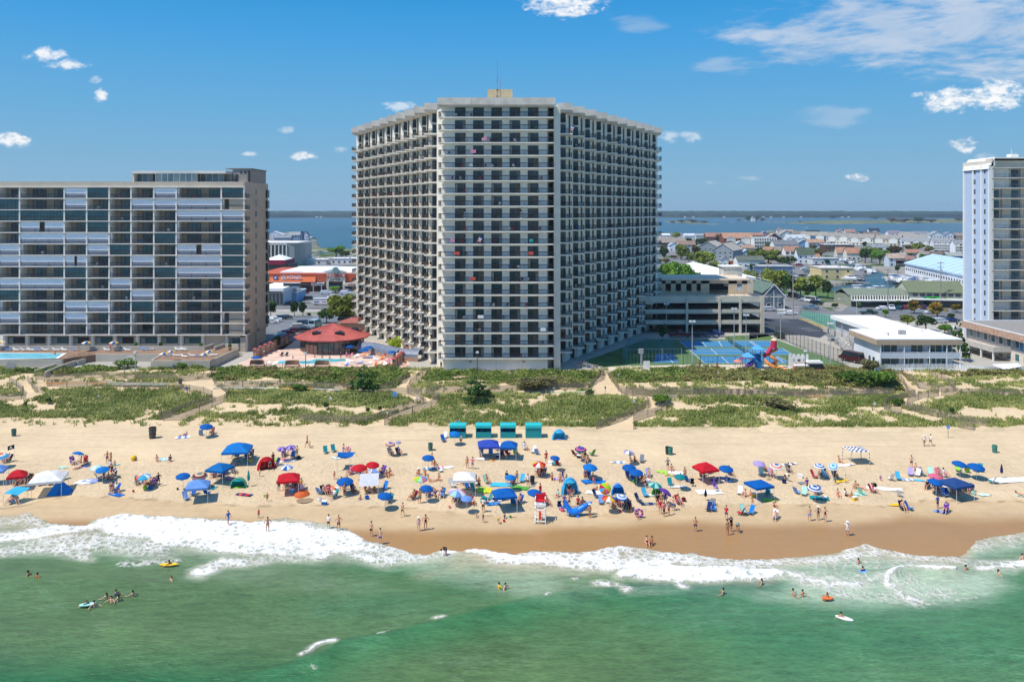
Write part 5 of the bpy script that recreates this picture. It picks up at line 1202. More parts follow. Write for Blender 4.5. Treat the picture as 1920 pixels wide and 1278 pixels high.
for k, (x, y) in enumerate(((255, 653.6), (301, 654), (377, 655), (431, 657))):
 p = A(x, y, 5.2); t_ = empty('potted_tree', p); tag(t_, 'small potted shrub on the brown terrace, %s from the left' % ('first', 'second', 'third', 'fourth')[k], 'potted plant', 'potted shrubs on the terrace')
 MB().lathe([(.01, 0), (.3, .02), (.42, .6), (.34, .6)], 10).build('pot', mat((.4, .25, .16)), t_); o = link('crown', crown('bright', 1, 520)[0], t_, (0, 0, .3)); o.scale = (1.3, 1.3, 1.5)
# ------------------------------------------------------------------ white beach house and its neighbours
t = empty('beach_house', (88, 174, 3.6)); tag(t, 'white two-storey beach house with flat white roof, tan fascia and glazed balconies', 'house')
def hp_(mb, name, mats, **k):
 o = mb.build(name, mats, t, **k); o.location = Vector(o.location)-t.location; return o
bw_ = mat((.74, .78, .82), .8, .04); fasc = mat((.46, .35, .24), .85, .08); white = mat((.86, .86, .85), .7, .03)
x0, x1, y0, y1 = 79.9, 96.6, 175.5, 187.0
hp_(MB().box(x0, x1, y0, y1, 2.6, 9.2), 'wall', bw_)
hp_(MB().box(x0+.02-.9, x1+1.0, y0-2.2, y1+.6, 9.95, 10.15, 0).prism([(x0-.9, y0-2.2), (x1+1, y0-2.2), (x1+1, y1+.6), (x0-.9, y1+.6)], 8.8, 9.95, 1), 'roof', [white, fasc])
hp_(MB().box(86.8, 88.2, 179, 180, 10.15, 11.1, 0), 'chimney', mat((.35, .32, .3)))
hp_(MB().box(x0+.1, x1+.8, y0-2, y0, 5.9, 6.2).box(x0, x0+.2, y0-2, y0, 3, 8.8), 'balcony', white)
rl = MB()
for xx in (79.9, 85.1, 90.6, 94.3, 97.2): rl.box(xx-.07, xx+.07, y0-2.05, y0-1.9, 3, 8.8)
rl.box(79.9, 97.3, y0-2.05, y0-1.95, 7.1, 7.2); hp_(rl, 'balcony_post', white)
for k, (a, c) in enumerate(((80.1, 85.0), (85.2, 90.5), (90.7, 97.1))): hp_(MB().box(a, c, y0-2.02, y0-1.98, 6.25, 7.05), 'glass_panel', mat((.62, .66, .68), .15, .04, spec=.6))
for (a, c, z, z1_) in ((80.3, 81.4, 6.4, 8.6), (81.6, 84.4, 6.2, 8.6), (87.6, 90.0, 6.2, 8.6), (91.4, 94.2, 6.2, 8.6), (94.6, 96.4, 6.2, 8.5), (81.2, 84.8, 3.5, 5.6), (85.8, 88.0, 3.7, 5.6), (88.2, 90.2, 3.7, 5.6), (91.2, 92.8, 3.4, 5.6), (93.2, 95.0, 3.4, 5.6)):
 hp_(MB().box(a, c, y0-.08, y0-.01, z, z1_, 0).box((a+c)/2-.05, (a+c)/2+.05, y0-.12, y0-.02, z, z1_, 1), 'sliding_door', [gteal if a > 90 else glassy((.10, .15, .16)), white])
for xx in (85.15, 90.65): hp_(MB().prism([(xx-.06, y0-1.9), (xx+.06, y0-1.9), (xx+.06, y0), (xx-.06, y0)], 6.2, 7.6, 0), 'privacy_screen', white)
for yy_ in (176.2, 178.2): hp_(MB().box(x0-.05, x0+.02, yy_, yy_+1.0, 4.2, 5.6), 'side_window', gdark)
b = MB()
for k in range(60): b.box(79.0+k*.42, 79.3+k*.42, 171.0-.02*k, 171.06-.02*k, 3.3, 4.4)
b.box(79, 104.5, 171.1, 171.15, 3.6, 3.7).box(79, 104.5, 171.1, 171.15, 4.1, 4.2); hp_(b, 'picket_screen', white)
hp_(MB().box(80.5, 104, 171.2, 175.4, 3.3, 3.5), 'patio', mat((.70, .62, .50)))
for k, (x, z, c_) in enumerate(((81.5, 6.22, '#3f6fb0'), (83.4, 6.22, '#e8e8e4'), (86.6, 6.22, '#2f7d7a'), (88.6, 6.22, '#e8e8e4'), (92.0, 6.22, '#3f6fb0'), (94.8, 6.22, '#3f6fb0'), (81.4, 3.52, '#e8e8e4'), (83.2, 3.52, '#aa3333'), (87.5, 3.52, '#e8e8e4'), (92.2, 3.52, '#3f6fb0'), (95.4, 3.52, '#2f7d7a'))):
 put_chair(x, 174.5, z, c_, 'on the white beach house %s, %s from its left' % ('upper balcony' if z > 5 else 'patio', ORD[(k if z > 5 else k-6)+1]), (k % 3-1)*.7)
hp_(MB().box(84.6, 85.9, 181.5, 182.6, 10.15, 10.17).box(91, 92.6, 177.2, 178.1, 10.15, 10.17).box(94.0, 94.8, 183, 185, 10.15, 10.17), 'roof_patch', mat((.48, .38, .28), .9, .3, 2)); hp_(MB().box(83.4, 83.7, 177.5, 177.8, 10.15, 10.7), 'roof_vent', mat((.4, .4, .4)))
t = empty('rear_house', (92, 189, 3.6)); tag(t, 'grey-sided rear house with flat white roof and white fascia behind the beach house', 'house')
hp_(MB().box(86.2, 95.8, 189, 213, 2.6, 9.0), 'wall', mat((.40, .45, .50), .85)); hp_(MB().box(85.2, 96.8, 188, 214, 9.0, 9.95, 0), 'roof', white)
hp_(MB().box(87.6, 94.5, 188.93, 189, 7.6, 8.8), 'window', gdark)
b = MB()
for k in range(5): b.box(82.8, 86.2, 192+k*4.4, 195.4+k*4.4, 5.8, 6.0); b.box(82.8, 82.95, 192+k*4.4, 195.4+k*4.4, 6, 7.1); b.box(82.8, 83, 192+k*4.4, 192.2+k*4.4, 3.4, 9)
hp_(b, 'side_balcony', mat((.45, .43, .40)))
st_ = MB()
for k in range(14): st_.box(80.2, 82.2, 189+k*.7, 189.6+k*.7, 3.4+k*.22, 3.55+k*.22)
for xx in (80.1, 82.2):
 for k in range(5): st_.box(xx, xx+.12, 189+k*2.2, 189.12+k*2.2, 3.4, 8.4)
 for k in range(10): st_.box(xx, xx+.05, 189, 198, 4.0+k*.45, 4.08+k*.45)
hp_(st_, 'stair_tower', mat((.66, .63, .58)))
t = empty('corner_house', (113, 177, 3.6)); tag(t, 'brown-shingled flat-roofed row house with blue and cream side walls at the right edge', 'house')
hx = 113.6
hp_(MB().box(hx, 138, 171.5, 200, 2.6, 6.6, 1).box(hx, 138, 181, 200.01, 6.6, 9.2, 0).box(hx, 138, 171.5, 181, 6.6, 9.2, 2), 'wall', [mat((.40, .38, .34)), mat((.70, .62, .52)), mat((.10, .22, .38))])
hp_(MB().prism([(hx-1.4, 170), (139, 170), (139, 201.2), (hx-1.4, 201.2)], 8.9, 10.3, 0, top=[(hx-.6, 170.6), (138.4, 170.6), (138.4, 200.6), (hx-.6, 200.6)]).box(hx-.5, 138.3, 170.7, 200.5, 10.3, 10.36, 1).box(hx-.6, hx-.4, 170.6, 200.6, 10.3, 10.5, 2).box(hx-.6, 138.4, 200.4, 200.6, 10.3, 10.5, 2).box(127, 129, 188, 190, 10.3, 12, 3), 'roof', [mat((.34, .22, .15), .9, .3, 2, .3), mat((.27, .25, .22), .9, .1), white, mat((.3, .3, .3))])
for k in range(9):
 y = 173+k*3.0
 for z in (4.1, 7.0): hp_(MB().box(hx-.06, hx, y, y+1.5, z, z+1.5, 0).box(hx-.1, hx-.02, y-.08, y, z-.1, z+1.6, 1).box(hx-.1, hx-.02, y+1.5, y+1.58, z-.1, z+1.6, 1).box(hx-.1, hx-.02, y, y+1.5, z-.1, z, 1), 'window', [gteal, white])
hp_(MB().box(109.5, hx, 182, 199, 5.6, 5.8).box(109.5, 109.6, 182, 199, 5.8, 6.9).box(109.5, hx, 181.9, 182, 5.8, 6.9), 'side_deck', mat((.55, .50, .44)))
for y in (182.3, 187, 192, 198): hp_(MB().box(109.6, 109.9, y, y+.3, 3, 5.6), 'deck_post', wht)
hp_(MB().box(114.5, 130, 167.5, 171.4, 3.4, 6.2, 0).box(114.3, 130.2, 167.3, 171.45, 6.2, 6.4, 1).box(114.3, 130, 167.3, 167.4, 6.4, 7.4, 1).box(114.3, 114.4, 167.3, 171.4, 6.4, 7.4, 1), 'sun_room', [mat((.35, .48, .62)), white])
tag(MB().quad([A(1860, 683, 5.2), A(1908, 680, 5.8), A(1916, 686, 5.2), A(1884, 693, 4.6)]).quad([A(1860, 683, 5.15), A(1908, 680, 5.75), A(1916, 686, 5.15), A(1884, 693, 4.55)]).build('shade_sail', white), 'white fabric awning stretched over the patio of the row house', 'awning')
fence('picket_fence', [(1640, 702), (1660, 694), (1790, 693), (1850, 699), (1960, 699)], 1.3, 'white picket fence along the dune side of the beach houses', pitch=.3, w_=.2, colr=(.8, .8, .78))
car(1597, 678, 'van', '#4a1720', 'dark red minivan parked beside the white beach house', 2.0)
# ------------------------------------------------------------------ town behind the towers: houses
W_ = '#e3e4e2'
HS = [(1238, 1256, 438, 441, 447, 'x', W_, '#dfe4e8', 'low white boathouse at the bay edge right of the tall tower'),
 (1234, 1287, 446, 455, 464, 'x', '#54463f', '#9c8d78', 'long brown house with a taupe roof beside the tall tower'),
 (1255, 1271, 455, 460, 471, 'y', '#dfe3e6', '#c4cdd2', 'small white cottage with pale grey roof among the left trees'),
 (1272, 1304, 452, 459, 471, 'x', '#c9ced6', '#a07a5c', 'grey house with a brown roof between two tree clumps'),
 (1283, 1304, 438, 442, 449, 'x', '#d8dcde', '#cdd2d4', 'white waterfront house with pale roof behind the taupe roof'),
 (1305, 1322, 438, 442, 450, 'x', '#c9c9c4', '#9aa0a2', 'grey roofed waterfront house beside the first salmon roof'),
 (1324, 1357, 437, 444, 453, 'x', '#6e4435', '#b5754c', 'brick waterfront house with salmon roof, smaller of two'),
 (1357, 1412, 437, 447, 465, 'x', '#7d4c36', '#c58551', 'wide brick waterfront building with orange roof and white dormers', dict(dormers=2)),
 (1345, 1380, 446, 448, 453, 'x', '#d8e0ea', '#5f86b6', 'low white and blue carport in front of the orange-roofed building', dict(flat=True)),
 (1309, 1345, 453, 463, 478, 'y', '#7e8a90', '#c2b49a', 'long diagonal grey house with sand-coloured roof, left one', dict(rz=-.5, depth=26)),
 (1336, 1374, 457, 470, 493, 'y', '#8d979d', '#c2b49a', 'long diagonal grey house with tall gable and sand-coloured roof, right one', dict(rz=-.5, depth=28)),
 (1352, 1366, 482, 487, 500, 'y', '#c9cdd0', '#7d8891', 'small grey gabled annex in front of the tall grey gable'),
 (1370, 1381, 487, 489, 500, 'x', '#a2603f', '#d9d0c4', 'tiny brick house with flat pale roof among the trees', dict(flat=True)),
 (1378, 1399, 452, 459, 471, 'y', '#dcd8cf', '#c2c9c8', 'pale gabled house right of the tall grey gable'),
 (1391, 1409, 468, 474, 482, 'y', '#8fb7c0', '#b4d2da', 'light turquoise gabled cottage'),
 (1383, 1434, 481, 488, 502, 'x', '#dfe0da', '#66705c', 'long house with grey-green roof and white gable end', ),
 (1414, 1490, 493, 500, 515, 'x', '#6f8aa8', '#b4b6b2', 'long slate-blue motel with a pale flat roof', dict(flat=True, nw=8)),
 (1414, 1456, 445, 446, 466, 'x', W_, '#e6e6e6', 'white three-storey motel with balcony rows near the bay', dict(flat=True, balc=True, storeys=3, nw=9)),
 (1452, 1497, 451, 459, 468, 'x', W_, '#777a7e', 'white house with charcoal roof and white gable'),
 (1476, 1512, 440, 447, 461, 'x', W_, '#bcc6ca', 'white building with pale roof and dormers', dict(dormers=3)),
 (1462, 1488, 432, 440, 454, 'y', '#cdd0cf', '#b2a68e', 'pale three-storey house with khaki roof by the bay'),
 (1424, 1443, 434, 440, 448, 'y', '#8f8a96', '#8a90a0', 'mauve house with grey roof on the bay front'),
 (1438, 1465, 438, 446, 457, 'y', '#4e3034', '#bd937e', 'dark maroon house with pinkish roof'),
 (1405, 1432, 437, 441, 453, 'x', '#c9a98a', '#bf7448', 'orange-roofed house at the left of the white motel'),
 (1458, 1470, 427, 431, 437, 'y', '#d9d2c8', '#b96e4e', 'terracotta-roofed house on the bay point'),
 (1470, 1488, 431, 434, 440, 'x', '#d0c8ba', '#c08a68', 'salmon-roofed house behind the khaki roof'),
 (1488, 1514, 434, 438, 446, 'x', '#bdb3a0', '#8e8266', 'olive-roofed house on the bay front'),
 (1515, 1538, 432, 434, 440, 'x', '#3b4656', '#27303c', 'house with a near-black roof on the bay front'),
 (1541, 1553, 435, 439, 447, 'x', '#c9b8a6', '#b25038', 'red-roofed house beside the blue gable end'),
 (1500, 1549, 435, 442, 454, 'x', '#2f6c96', '#a1977f', 'blue condominium with khaki roof near the bay', dict(rz=-.62, dormers=2)),
 (1516, 1546, 449, 455, 469, 'x', '#c9d6e0', '#c98f58', 'light blue house with orange roof'),
 (1496, 1517, 450, 456, 466, 'y', '#7fa3bf', '#9db0a0', 'blue cottage with pale green roof'),
 (1496, 1527, 465, 478, 494, 'x', '#dde4e8', '#566c4c', 'white house with a steep dark green roof'),
 (1434, 1458, 463, 470, 480, 'x', '#d2c3a8', '#bd7c48', 'tan house with orange roof left of the townhouses'),
 (1455, 1476, 464, 471, 485, 'x', '#ded6c6', '#a08466', 'cream townhouse with brown roof'),
 (1472, 1500, 462, 471, 487, 'x', '#ebe7e0', '#bc7c55', 'white townhouse with salmon roof and balconies', dict(balc=True)),
 (1505, 1539, 477, 484, 492, 'x', '#d8d4cc', '#c07c46', 'low building with a bright orange hipped roof'),
 (1524, 1573, 483, 485, 496, 'x', '#cdd0d0', '#c6c9c8', 'pale flat-roofed building behind the cream motel', dict(flat=True, nw=4)),
 (1540, 1600, 495, 503, 524, 'x', '#d6c08c', '#e8dcd0', 'cream two-storey motel with white flat roof by the marina', dict(flat=True, storeys=2, nw=3, depth=16)),
 (1549, 1602, 457, 459, 472, 'x', '#5a4334', '#d9d9d6', 'brown two-storey motel with white roof edge', dict(flat=True, storeys=2)),
 (1570, 1588, 464, 474, 487, 'x', '#cfc9b6', '#c8884a', 'orange-roofed townhouse, left of a pair at the marina'),
 (1588, 1614, 465, 475, 488, 'x', '#dad5c6', '#c77f44', 'orange-roofed townhouse, right of a pair at the marina'),
 (1550, 1592, 437, 444, 458, 'x', '#d9d3bd', '#999181', 'beige condominium row with white gables, first from the left', dict(rz=-.62, dormers=2)),
 (1592, 1636, 439, 447, 460, 'x', '#ddd8c8', '#9d9484', 'beige condominium row with white gables, second from the left', dict(rz=-.62, dormers=2)),
 (1636, 1686, 441, 448, 461, 'x', '#d3c7a8', '#9d9484', 'beige condominium row with white gables, third from the left', dict(rz=-.62, dormers=2)),
 (1693, 1742, 446, 453, 465, 'x', '#e4e5e6', '#979a98', 'white condominium row with grey roof and three gables', dict(rz=-.3, dormers=3, balc=True)),
 (1752, 1790, 447, 455, 474, 'x', '#e8e8ea', '#93989a', 'white four-storey condominium with blue end wall', dict(rz=-.2, dormers=4, balc=True, storeys=4, nw=4)),
 (1790, 1812, 450, 458, 478, 'x', '#e8e8ea', '#93989a', 'white four-storey condominium half hidden by the blue tower', dict(balc=True, storeys=4, nw=3, dormers=2)),
 (1570, 1588, 430, 434, 441, 'y', '#d9d6ce', '#be8460', 'orange-roofed bay house left of a dark blue gable'),
 (1586, 1604, 430, 435, 442, 'x', '#d9c9bd', '#b77e62', 'pinkish-roofed bay house right of a dark blue gable'),
 (1612, 1628, 434, 437, 443, 'x', '#b9b0a8', '#3a4652', 'small bay house with dark slate roof'),
 (1622, 1650, 436, 441, 449, 'x', '#a89a8a', '#86705e', 'brown-roofed bay house in front of the blue cupola roof'),
 (1630, 1650, 428, 434, 442, 'x', '#d8dde0', '#2d3f55', 'bay house with navy roof and white cupola', dict(dormers=1)),
 (1666, 1690, 433, 438, 447, 'x', '#e6e0e6', '#94808c', 'bay house with mauve roof and white gables', dict(dormers=3)),
 (1690, 1716, 435, 440, 448, 'x', '#d6cdb8', '#a39c90', 'bay house with pale yellow gable'),
 (1716, 1744, 434, 440, 448, 'x', '#b9bcc0', '#858c93', 'grey bay house with slate roof'),
 (1744, 1772, 434, 441, 451, 'y', '#e3e6e4', '#98a19e', 'white bay house with grey-green gable roof'),
 (1770, 1792, 435, 441, 450, 'y', '#dfe3e6', '#7d8c9c', 'white bay house with blue-grey gable'),
 (1788, 1806, 437, 442, 450, 'x', '#c0a898', '#a88a78', 'salmon-grey roofed house behind the blue tower'),
 (1690, 1740, 440, 445, 452, 'x', '#8fa0b0', '#a79c88', 'taupe-roofed row behind the white condominiums'),
 (1636, 1668, 459, 464, 471, 'x', '#bccad2', '#8b96a0', 'pale blue house with white porch dormers', dict(dormers=2)),
 (1667, 1696, 476, 484, 500, 'x', '#c5ccd4', '#c2a07c', 'lavender-grey house with tan roof at the marina'),
 (1680, 1700, 481, 488, 500, 'x', '#8b97a8', '#b87a58', 'blue-grey house with salmon roof at the marina'),
 (1692, 1716, 480, 486, 496, 'x', '#b09a8c', '#a8745c', 'red-brown roofed house next to the marina hall'),
 (1700, 1728, 468, 474, 482, 'x', '#c8c0b8', '#c07a50', 'low house with striped orange roof'),
 (1728, 1752, 472, 477, 486, 'x', '#e2dace', '#a08c7c', 'pale house with brown roof behind the marina hall'),
 (1752, 1776, 472, 478, 488, 'x', '#cbb9a9', '#7e6658', 'brown-roofed house behind the lime trees'),
 (1776, 1806, 474, 480, 490, 'x', '#3c6f9a', '#a0a89c', 'blue house with pale roof behind the lime trees'),
 (1440, 1470, 478, 482, 490, 'x', '#b9a894', '#97826c', 'tan house partly hidden by olive trees'),
 (1392, 1414, 460, 465, 473, 'x', '#cbb8a4', '#bb8a66', 'salmon-roofed house behind the turquoise cottage'),
 # left gap
 (496, 530, 434, 440, 448, 'y', '#dfe2e4', '#cfd5da', 'large pale house on the bay, leftmost in the gap'),
 (514, 545, 441, 446, 454, 'x', '#8f9aa8', '#8a8f96', 'low grey boathouse on the bay wharf'),
 (541, 562, 435, 441, 452, 'x', '#8aa0ae', '#9aa49c', 'blue-grey wharf restaurant with pale roof'),
 (560, 570, 434, 440, 451, 'y', '#5f86ae', '#3a4654', 'narrow blue gabled house on the wharf'),
 (567, 578, 434, 441, 451, 'y', '#c8d2da', '#7b5e4a', 'white gabled wharf house with brown roof'),
 (556, 612, 486, 487, 496, 'x', '#cfcac0', '#efece6', 'long low white-roofed building behind the strip mall', dict(flat=True, nw=2)),
 (620, 672, 484, 485, 495, 'x', '#e2ddd6', '#efece6', 'white flat-roofed building beside the marsh tree', dict(flat=True)),
]
for h_ in HS: house(*h_[:9], **(h_[9] if len(h_) > 9 else {}))
a, c = G(1262, 520), G(1368, 556); d = c-a; t = empty('long_hall', a, math.atan2(d.y, d.x)); L = math.hypot(d.x, d.y); tag(t, 'very long low hall with a bright white roof running diagonally behind the pines', 'building')
MB().box(0, L, 0, 22, 0, 5.0).build('wall', mat('#d9dcdc'), t); b = MB().gable(0, L, 0, 22, 5.0, 8.2, 'x'); b.build('roof', white, t)
# blue-grey gable house at the street corner
t = house(1431, 1471, 533, 549, 579, 'y', '#5f6d78', '#5f7f68', 'slate-grey gabled corner house with white trim and green roof', depth=20, nw=2, storeys=2)
p = G(1451, 579); s_ = p.y/F
MB().box(-.12, .12, -.1, 0, 0, 6.6).box(-20*s_, -20*s_+.3, -.1, 0, 0, 4.6).box(20*s_-.3, 20*s_, -.1, 0, 0, 4.6).box(-20*s_, 20*s_, -.1, 0, 4.3, 4.6).quad([(-23*s_, -.55, 3.9), (-23*s_, -.55, 4.4), (0, -.55, 46*s_+.35), (0, -.55, 46*s_-.2)]).quad([(23*s_, -.55, 3.9), (23*s_, -.55, 4.4), (0, -.55, 46*s_+.35), (0, -.55, 46*s_-.2)]).build('trim', wht, t)
# marina hall, strip malls, office block: built along a line of ground points
def lbox(name, a, c, depth, h, label, wall, roof, ridge=0., cat='building'):
 P, Q = G(*a), G(*c); L = math.hypot(Q.x-P.x, Q.y-P.y); t = empty(name, P, math.atan2(Q.y-P.y, Q.x-P.x)); tag(t, label, cat)
 MB().box(0, L, 0, depth, -1, h).build('wall', mat(wall, .8, .05, .3), t); return t, L
t, L = lbox('marina_hall', (1697, 513), (1812, 541), 26, 6.5, 'huge white boat hall with pale blue sloping roof beside the marina', '#e8e8ea', '#bcd8ee')
b = MB().quad([(-.5, -.6, 6.3), (L+.5, -.6, 6.3), (L+.5, 15, 11.5), (-.5, 15, 11.5)]).quad([(-.5, 27, 6.3), (L+.5, 27, 6.3), (L+.5, 15, 11.5), (-.5, 15, 11.5)]).quad([(-.5, -.6, 6.3), (L+.5, -.6, 6.3), (L+.5, -.6, 5.6), (-.5, -.6, 5.6)], 0)
for k in range(1, 10): x = L*k/10; b.quad([(x, -.6, 6.36), (x+.5, -.6, 6.36), (x+.5, 15, 11.56), (x, 15, 11.56)], 1)
b.build('roof', [mat((.50, .66, .80), .4, .05), mat((.2, .3, .42))], t)
for k in range(26): MB().box(0, L/60, -.06, 0, 0, 1.3).build('window', gdark, t, (L*(k+.5)/26, 0, 2.2))
MB().quad([(-.5, 0, 6.4), (-.5, 27, 6.4), (-.5, 15, 11.4)]).build('gable_wall', mat('#e8e8ea'), t)
t, L = lbox('shopping_arcade', (1596, 575), (1705, 575), 16, 4.2, 'long low shopping arcade with grey-green roof and arched windows', '#8d927c', '#6f7a6a')
b = MB().gable(0, L, 2, 14, 4.2, 6.0, 'x').box(0, L, -2.5, 0, 2.3, 2.7, 1); b.build('roof', [mat('#77806e', .85, .12), mat('#e3e3dc')], t)
MB().box(0, L, -.1, 0, 0, 2.6).build('shopfront', glassy((.04, .05, .05)), t)
for k in range(22):
 x = L*(k+.3)/22; MB().box(0, L/40, -.1, 0, 0, 1.2, 0).box(-.3, -.05, -.5, 0, -.1, 1.5, 1).build('window', [gdark, wht], t, (x, 0, 2.8))
t, L = lbox('shopping_hall', (1705, 575), (1812, 577), 22, 5.4, 'taller shopping building with wide olive roof and a green sign', '#989c90', '#6d7558')
b = MB().gable(0, L, 0, 17, 5.4, 8.9, 'x').box(0, L, -2.5, 0, 2.8, 3.2, 1); b.build('roof', [mat('#6d7558', .85, .12), mat('#e3e3dc')], t)
MB().quad([(-.05, 0, 5.4), (-.05, 17, 5.4), (-.05, 8.5, 8.8)]).build('gable_wall', mat('#c9c4ac'), t)
MB().box(0, L, -.1, 0, 0, 2.7).build('shopfront', glassy((.04, .05, .05)), t)
for k in range(8): MB().box(0, 1.6, -.1, 0, 0, 1.2, 0).build('window', glassy((.05, .06, .09)), t, (1+L*(k+.1)/8, 0, 4.0))
s = empty('shop_sign', (4.9, -.3, 2.9)); s.parent = t
MB().box(0, 5.4, 0, .15, 0, 1.0, 0).box(0, 1.0, -.03, 0, .0, 1.0, 1).build('board', [mat('#2fae3a', .5), mat('#1d7f6a', .5)], s)
text('lettering', 'PIZZERIA', .62, (3.2, -.06, .5), mat('#0c3a12'), s)
for x, c, w_ in ((12.1, '#8fae2c', 1.2), (20.0, '#5c2018', 2.4)): MB().box(x, x+w_, -.3, -.2, 3.0, 3.7).build('small_sign', mat(c), t)
t, L = lbox('office_block', (480, 498), (560, 498), 26, 0, 'brown glass office block with white vertical fins and curved corner', '#6e675c', '#d8d8d4')
p = G(560, 498); s_ = p.y/F; hh = 42*s_
MB().box(0, L-8, 0, 26, -1, hh).prism([(L-8, 0), (L-3, .6), (L, 3.5), (L+2, 8), (L+2, 26), (L-8, 26)], -1, hh, 1).build('facade', [mat('#4b443b', .3, .25, .5, spec=.6), mat('#a5a39a')], t)
b = MB()
for k in range(9): x = (L-8)*k/8; b.box(x-.35, x+.35, -.5, 0, -1, hh, 0)
b.box(0, L-8, -.5, 0, hh-1, hh+.6, 0).box(0, L, 0, 26, hh, hh+.6, 0)
b.build('fins', wht, t)
for k in range(8):
 for z in range(5): MB().box(0, (L-8)/8-1.2, -.12, -.02, 0, hh/5-.9).build('window', glassy((.06, .055, .045)), t, ((L-8)*k/8+.6, 0, z*hh/5+.4))
# strip mall
M_ = G(592, 546); s_ = M_.y/F
t = empty('strip_mall', (G(480, 546).x, M_.y, M_.z)); tag(t, 'strip mall with a long orange mansard roof and a gabled shop front with red lettering', 'shopping centre')
X_ = lambda px: (px-480)*s_
bri = mat('#8a5238', .85, .08, .6)
MB().box(0, X_(678), 0, 40, -.5, 19*s_, 0).box(0, X_(678), 0, 40, 19*s_, 33*s_, 1).build('wall', [bri, mat('#b9583a', .8, .1)], t)
MB().box(X_(563), X_(690), 3, 40, 33*s_, 34.5*s_).box(X_(520), X_(600), 4, 40, 33*s_, 35.5*s_).build('flat_roof', white, t)
MB().quad([(X_(498), -2, 18*s_), (X_(593), -2, 18*s_), (X_(591), 1.5, 34*s_), (X_(505), 1.5, 34*s_)]).quad([(X_(498), -2, 18*s_), (X_(593), -2, 18*s_), (X_(593), 0, 18*s_), (X_(498), 0, 18*s_)]).quad([(X_(593), -2, 18*s_), (X_(593), 1.5, 18*s_), (X_(591), 1.5, 34*s_)]).build('mansard_roof', mat('#c4612f', .7, .08, .5), t)
for a, c in ((514, 536), (549, 560), (564, 578), (595, 607), (618, 640), (652, 668)): MB().box(X_(a), X_(c), -.1, .05, .3, 15*s_).build('shop_window', glassy((.03, .05, .07)), t)
for a in (505, 538, 562, 583): MB().box(X_(a), X_(a)+1.2, -.3, 0, 0, 18*s_).build('pilaster', mat('#9c6a48'), t)
s = empty('shop_sign', (X_(541), -1.4, 25.5*s_)); s.parent = t
MB().tube((-5.4, .3, 0), (-5.4, .05, 0), 1.15, n=16).build('round_logo', mat('#2d55a0', .5), s); MB().ell((-5.4, -.02, 0), (.55, .08, .55), 10, 6).build('logo_centre', wht, s)
text('lettering', 'BEYOND', 2.3, (1.6, 0, .2), mat('#dfe8f4', .5), s, ext=.12)
g_ = empty('gable_front', (X_(613), -1.0, 0)); g_.parent = t
MB().box(0, X_(515), 0, 2, 19*s_, 36*s_, 0).quad([(-.6, -.1, 36*s_), (X_(515)+.6, -.1, 36*s_), (X_(515)/2, -.1, 42*s_)], 0).box(0, 1.0, -.1, .4, 0, 19*s_, 0).box(X_(515)-1, X_(515), -.1, .4, 0, 19*s_, 0).quad([(-1, -.3, 35.6*s_), (-1, -.3, 36.8*s_), (X_(515)/2, -.3, 42.8*s_), (X_(515)/2, -.3, 41.6*s_)], 1).quad([(X_(515)+1, -.3, 35.6*s_), (X_(515)+1, -.3, 36.8*s_), (X_(515)/2, -.3, 42.8*s_), (X_(515)/2, -.3, 41.6*s_)], 1).build('panel', [mat('#d9d4c2'), mat('#9fb5b8')], g_)
MB().tube((X_(515)/2, -.6, 40*s_), (X_(515)/2, -.3, 40*s_), 6.2*s_, n=20).build('roundel', mat('#7f9a9a', .6, .3, .6), g_)
text('lettering', 'T.J.MAXX', 2.6, (X_(515)/2, -.35, 29.5*s_), mat('#b3121c', .5), g_, ext=.12)
text('small_lettering', 'THE MAXX', 1.0, (X_(515)/2, -.35, 22*s_), mat('#33302c', .5), g_, ext=.05)
MB().box(X_(587), X_(609), -3, 0, 12*s_, 16.5*s_, 0).box(X_(590), X_(591), -3, -2.7, 0, 12*s_).box(X_(605), X_(606), -3, -2.7, 0, 12*s_).build('porch', mat('#d9d4c2'), t); text('porch_lettering', 'SHOES', 1.7, (X_(598), -3.1, 16.2*s_), mat('#2c3f8f', .5), t)
MB().box(X_(645), X_(680), -3, 0, 11*s_, 16*s_, 0).build('side_porch', mat('#d9d4c2'), t); text('side_lettering', 'NTA', 1.7, (X_(662), -3.1, 13.5*s_), mat('#c2553a', .5), t)
t, L = lbox('red_roof_shop', (480, 512), (541, 512), 20, 5, 'shop with white tent roof and a crimson fascia behind the strip mall', '#5b534a', '#d9d9d9')
MB().box(-1, L*.9, -1, 20, 5.0, 7.6, 0).prism([(4, 0), (L*.9, 0), (L*.9, 16), (4, 16)], 7.6, 10.4, 1, top=[(12, 6), (L*.6, 6), (L*.6, 10), (12, 10)]).build('roof', [mat('#8e1838', .6), white], t)
t, L = lbox('white_store', (480, 573), (530, 573), 24, 5.4, 'white single-storey store with blue-grey side and flat roof by the street', '#c9d2da', '#e3e3e0')
MB().box(0, L+.5, -1.0, 24, 5.4, 6.6, 0).box(0, L, -1.1, -.9, 5.0, 5.5, 1).box(8, 14, 8, 11, 6.6, 7.6, 1).build('roof', [white, mat('#2a3440')], t)
for k in range(7): MB().box(0, L/9, -.15, 0, .3, 4.6).build('shop_window', glassy((.05, .07, .09)), t, (.5+L*k/7, 0, 0))
t = house(528, 556, 545, 549, 566, 'x', '#8fb2d2', '#e8e8e6', 'light blue wing of the white store with wavy white roof', flat=True, depth=14)
t = empty('billboard_truck', G(601, 572), 0, None, .60); tag(t, 'parked lorry with a long white billboard body in the mall car park', 'truck')
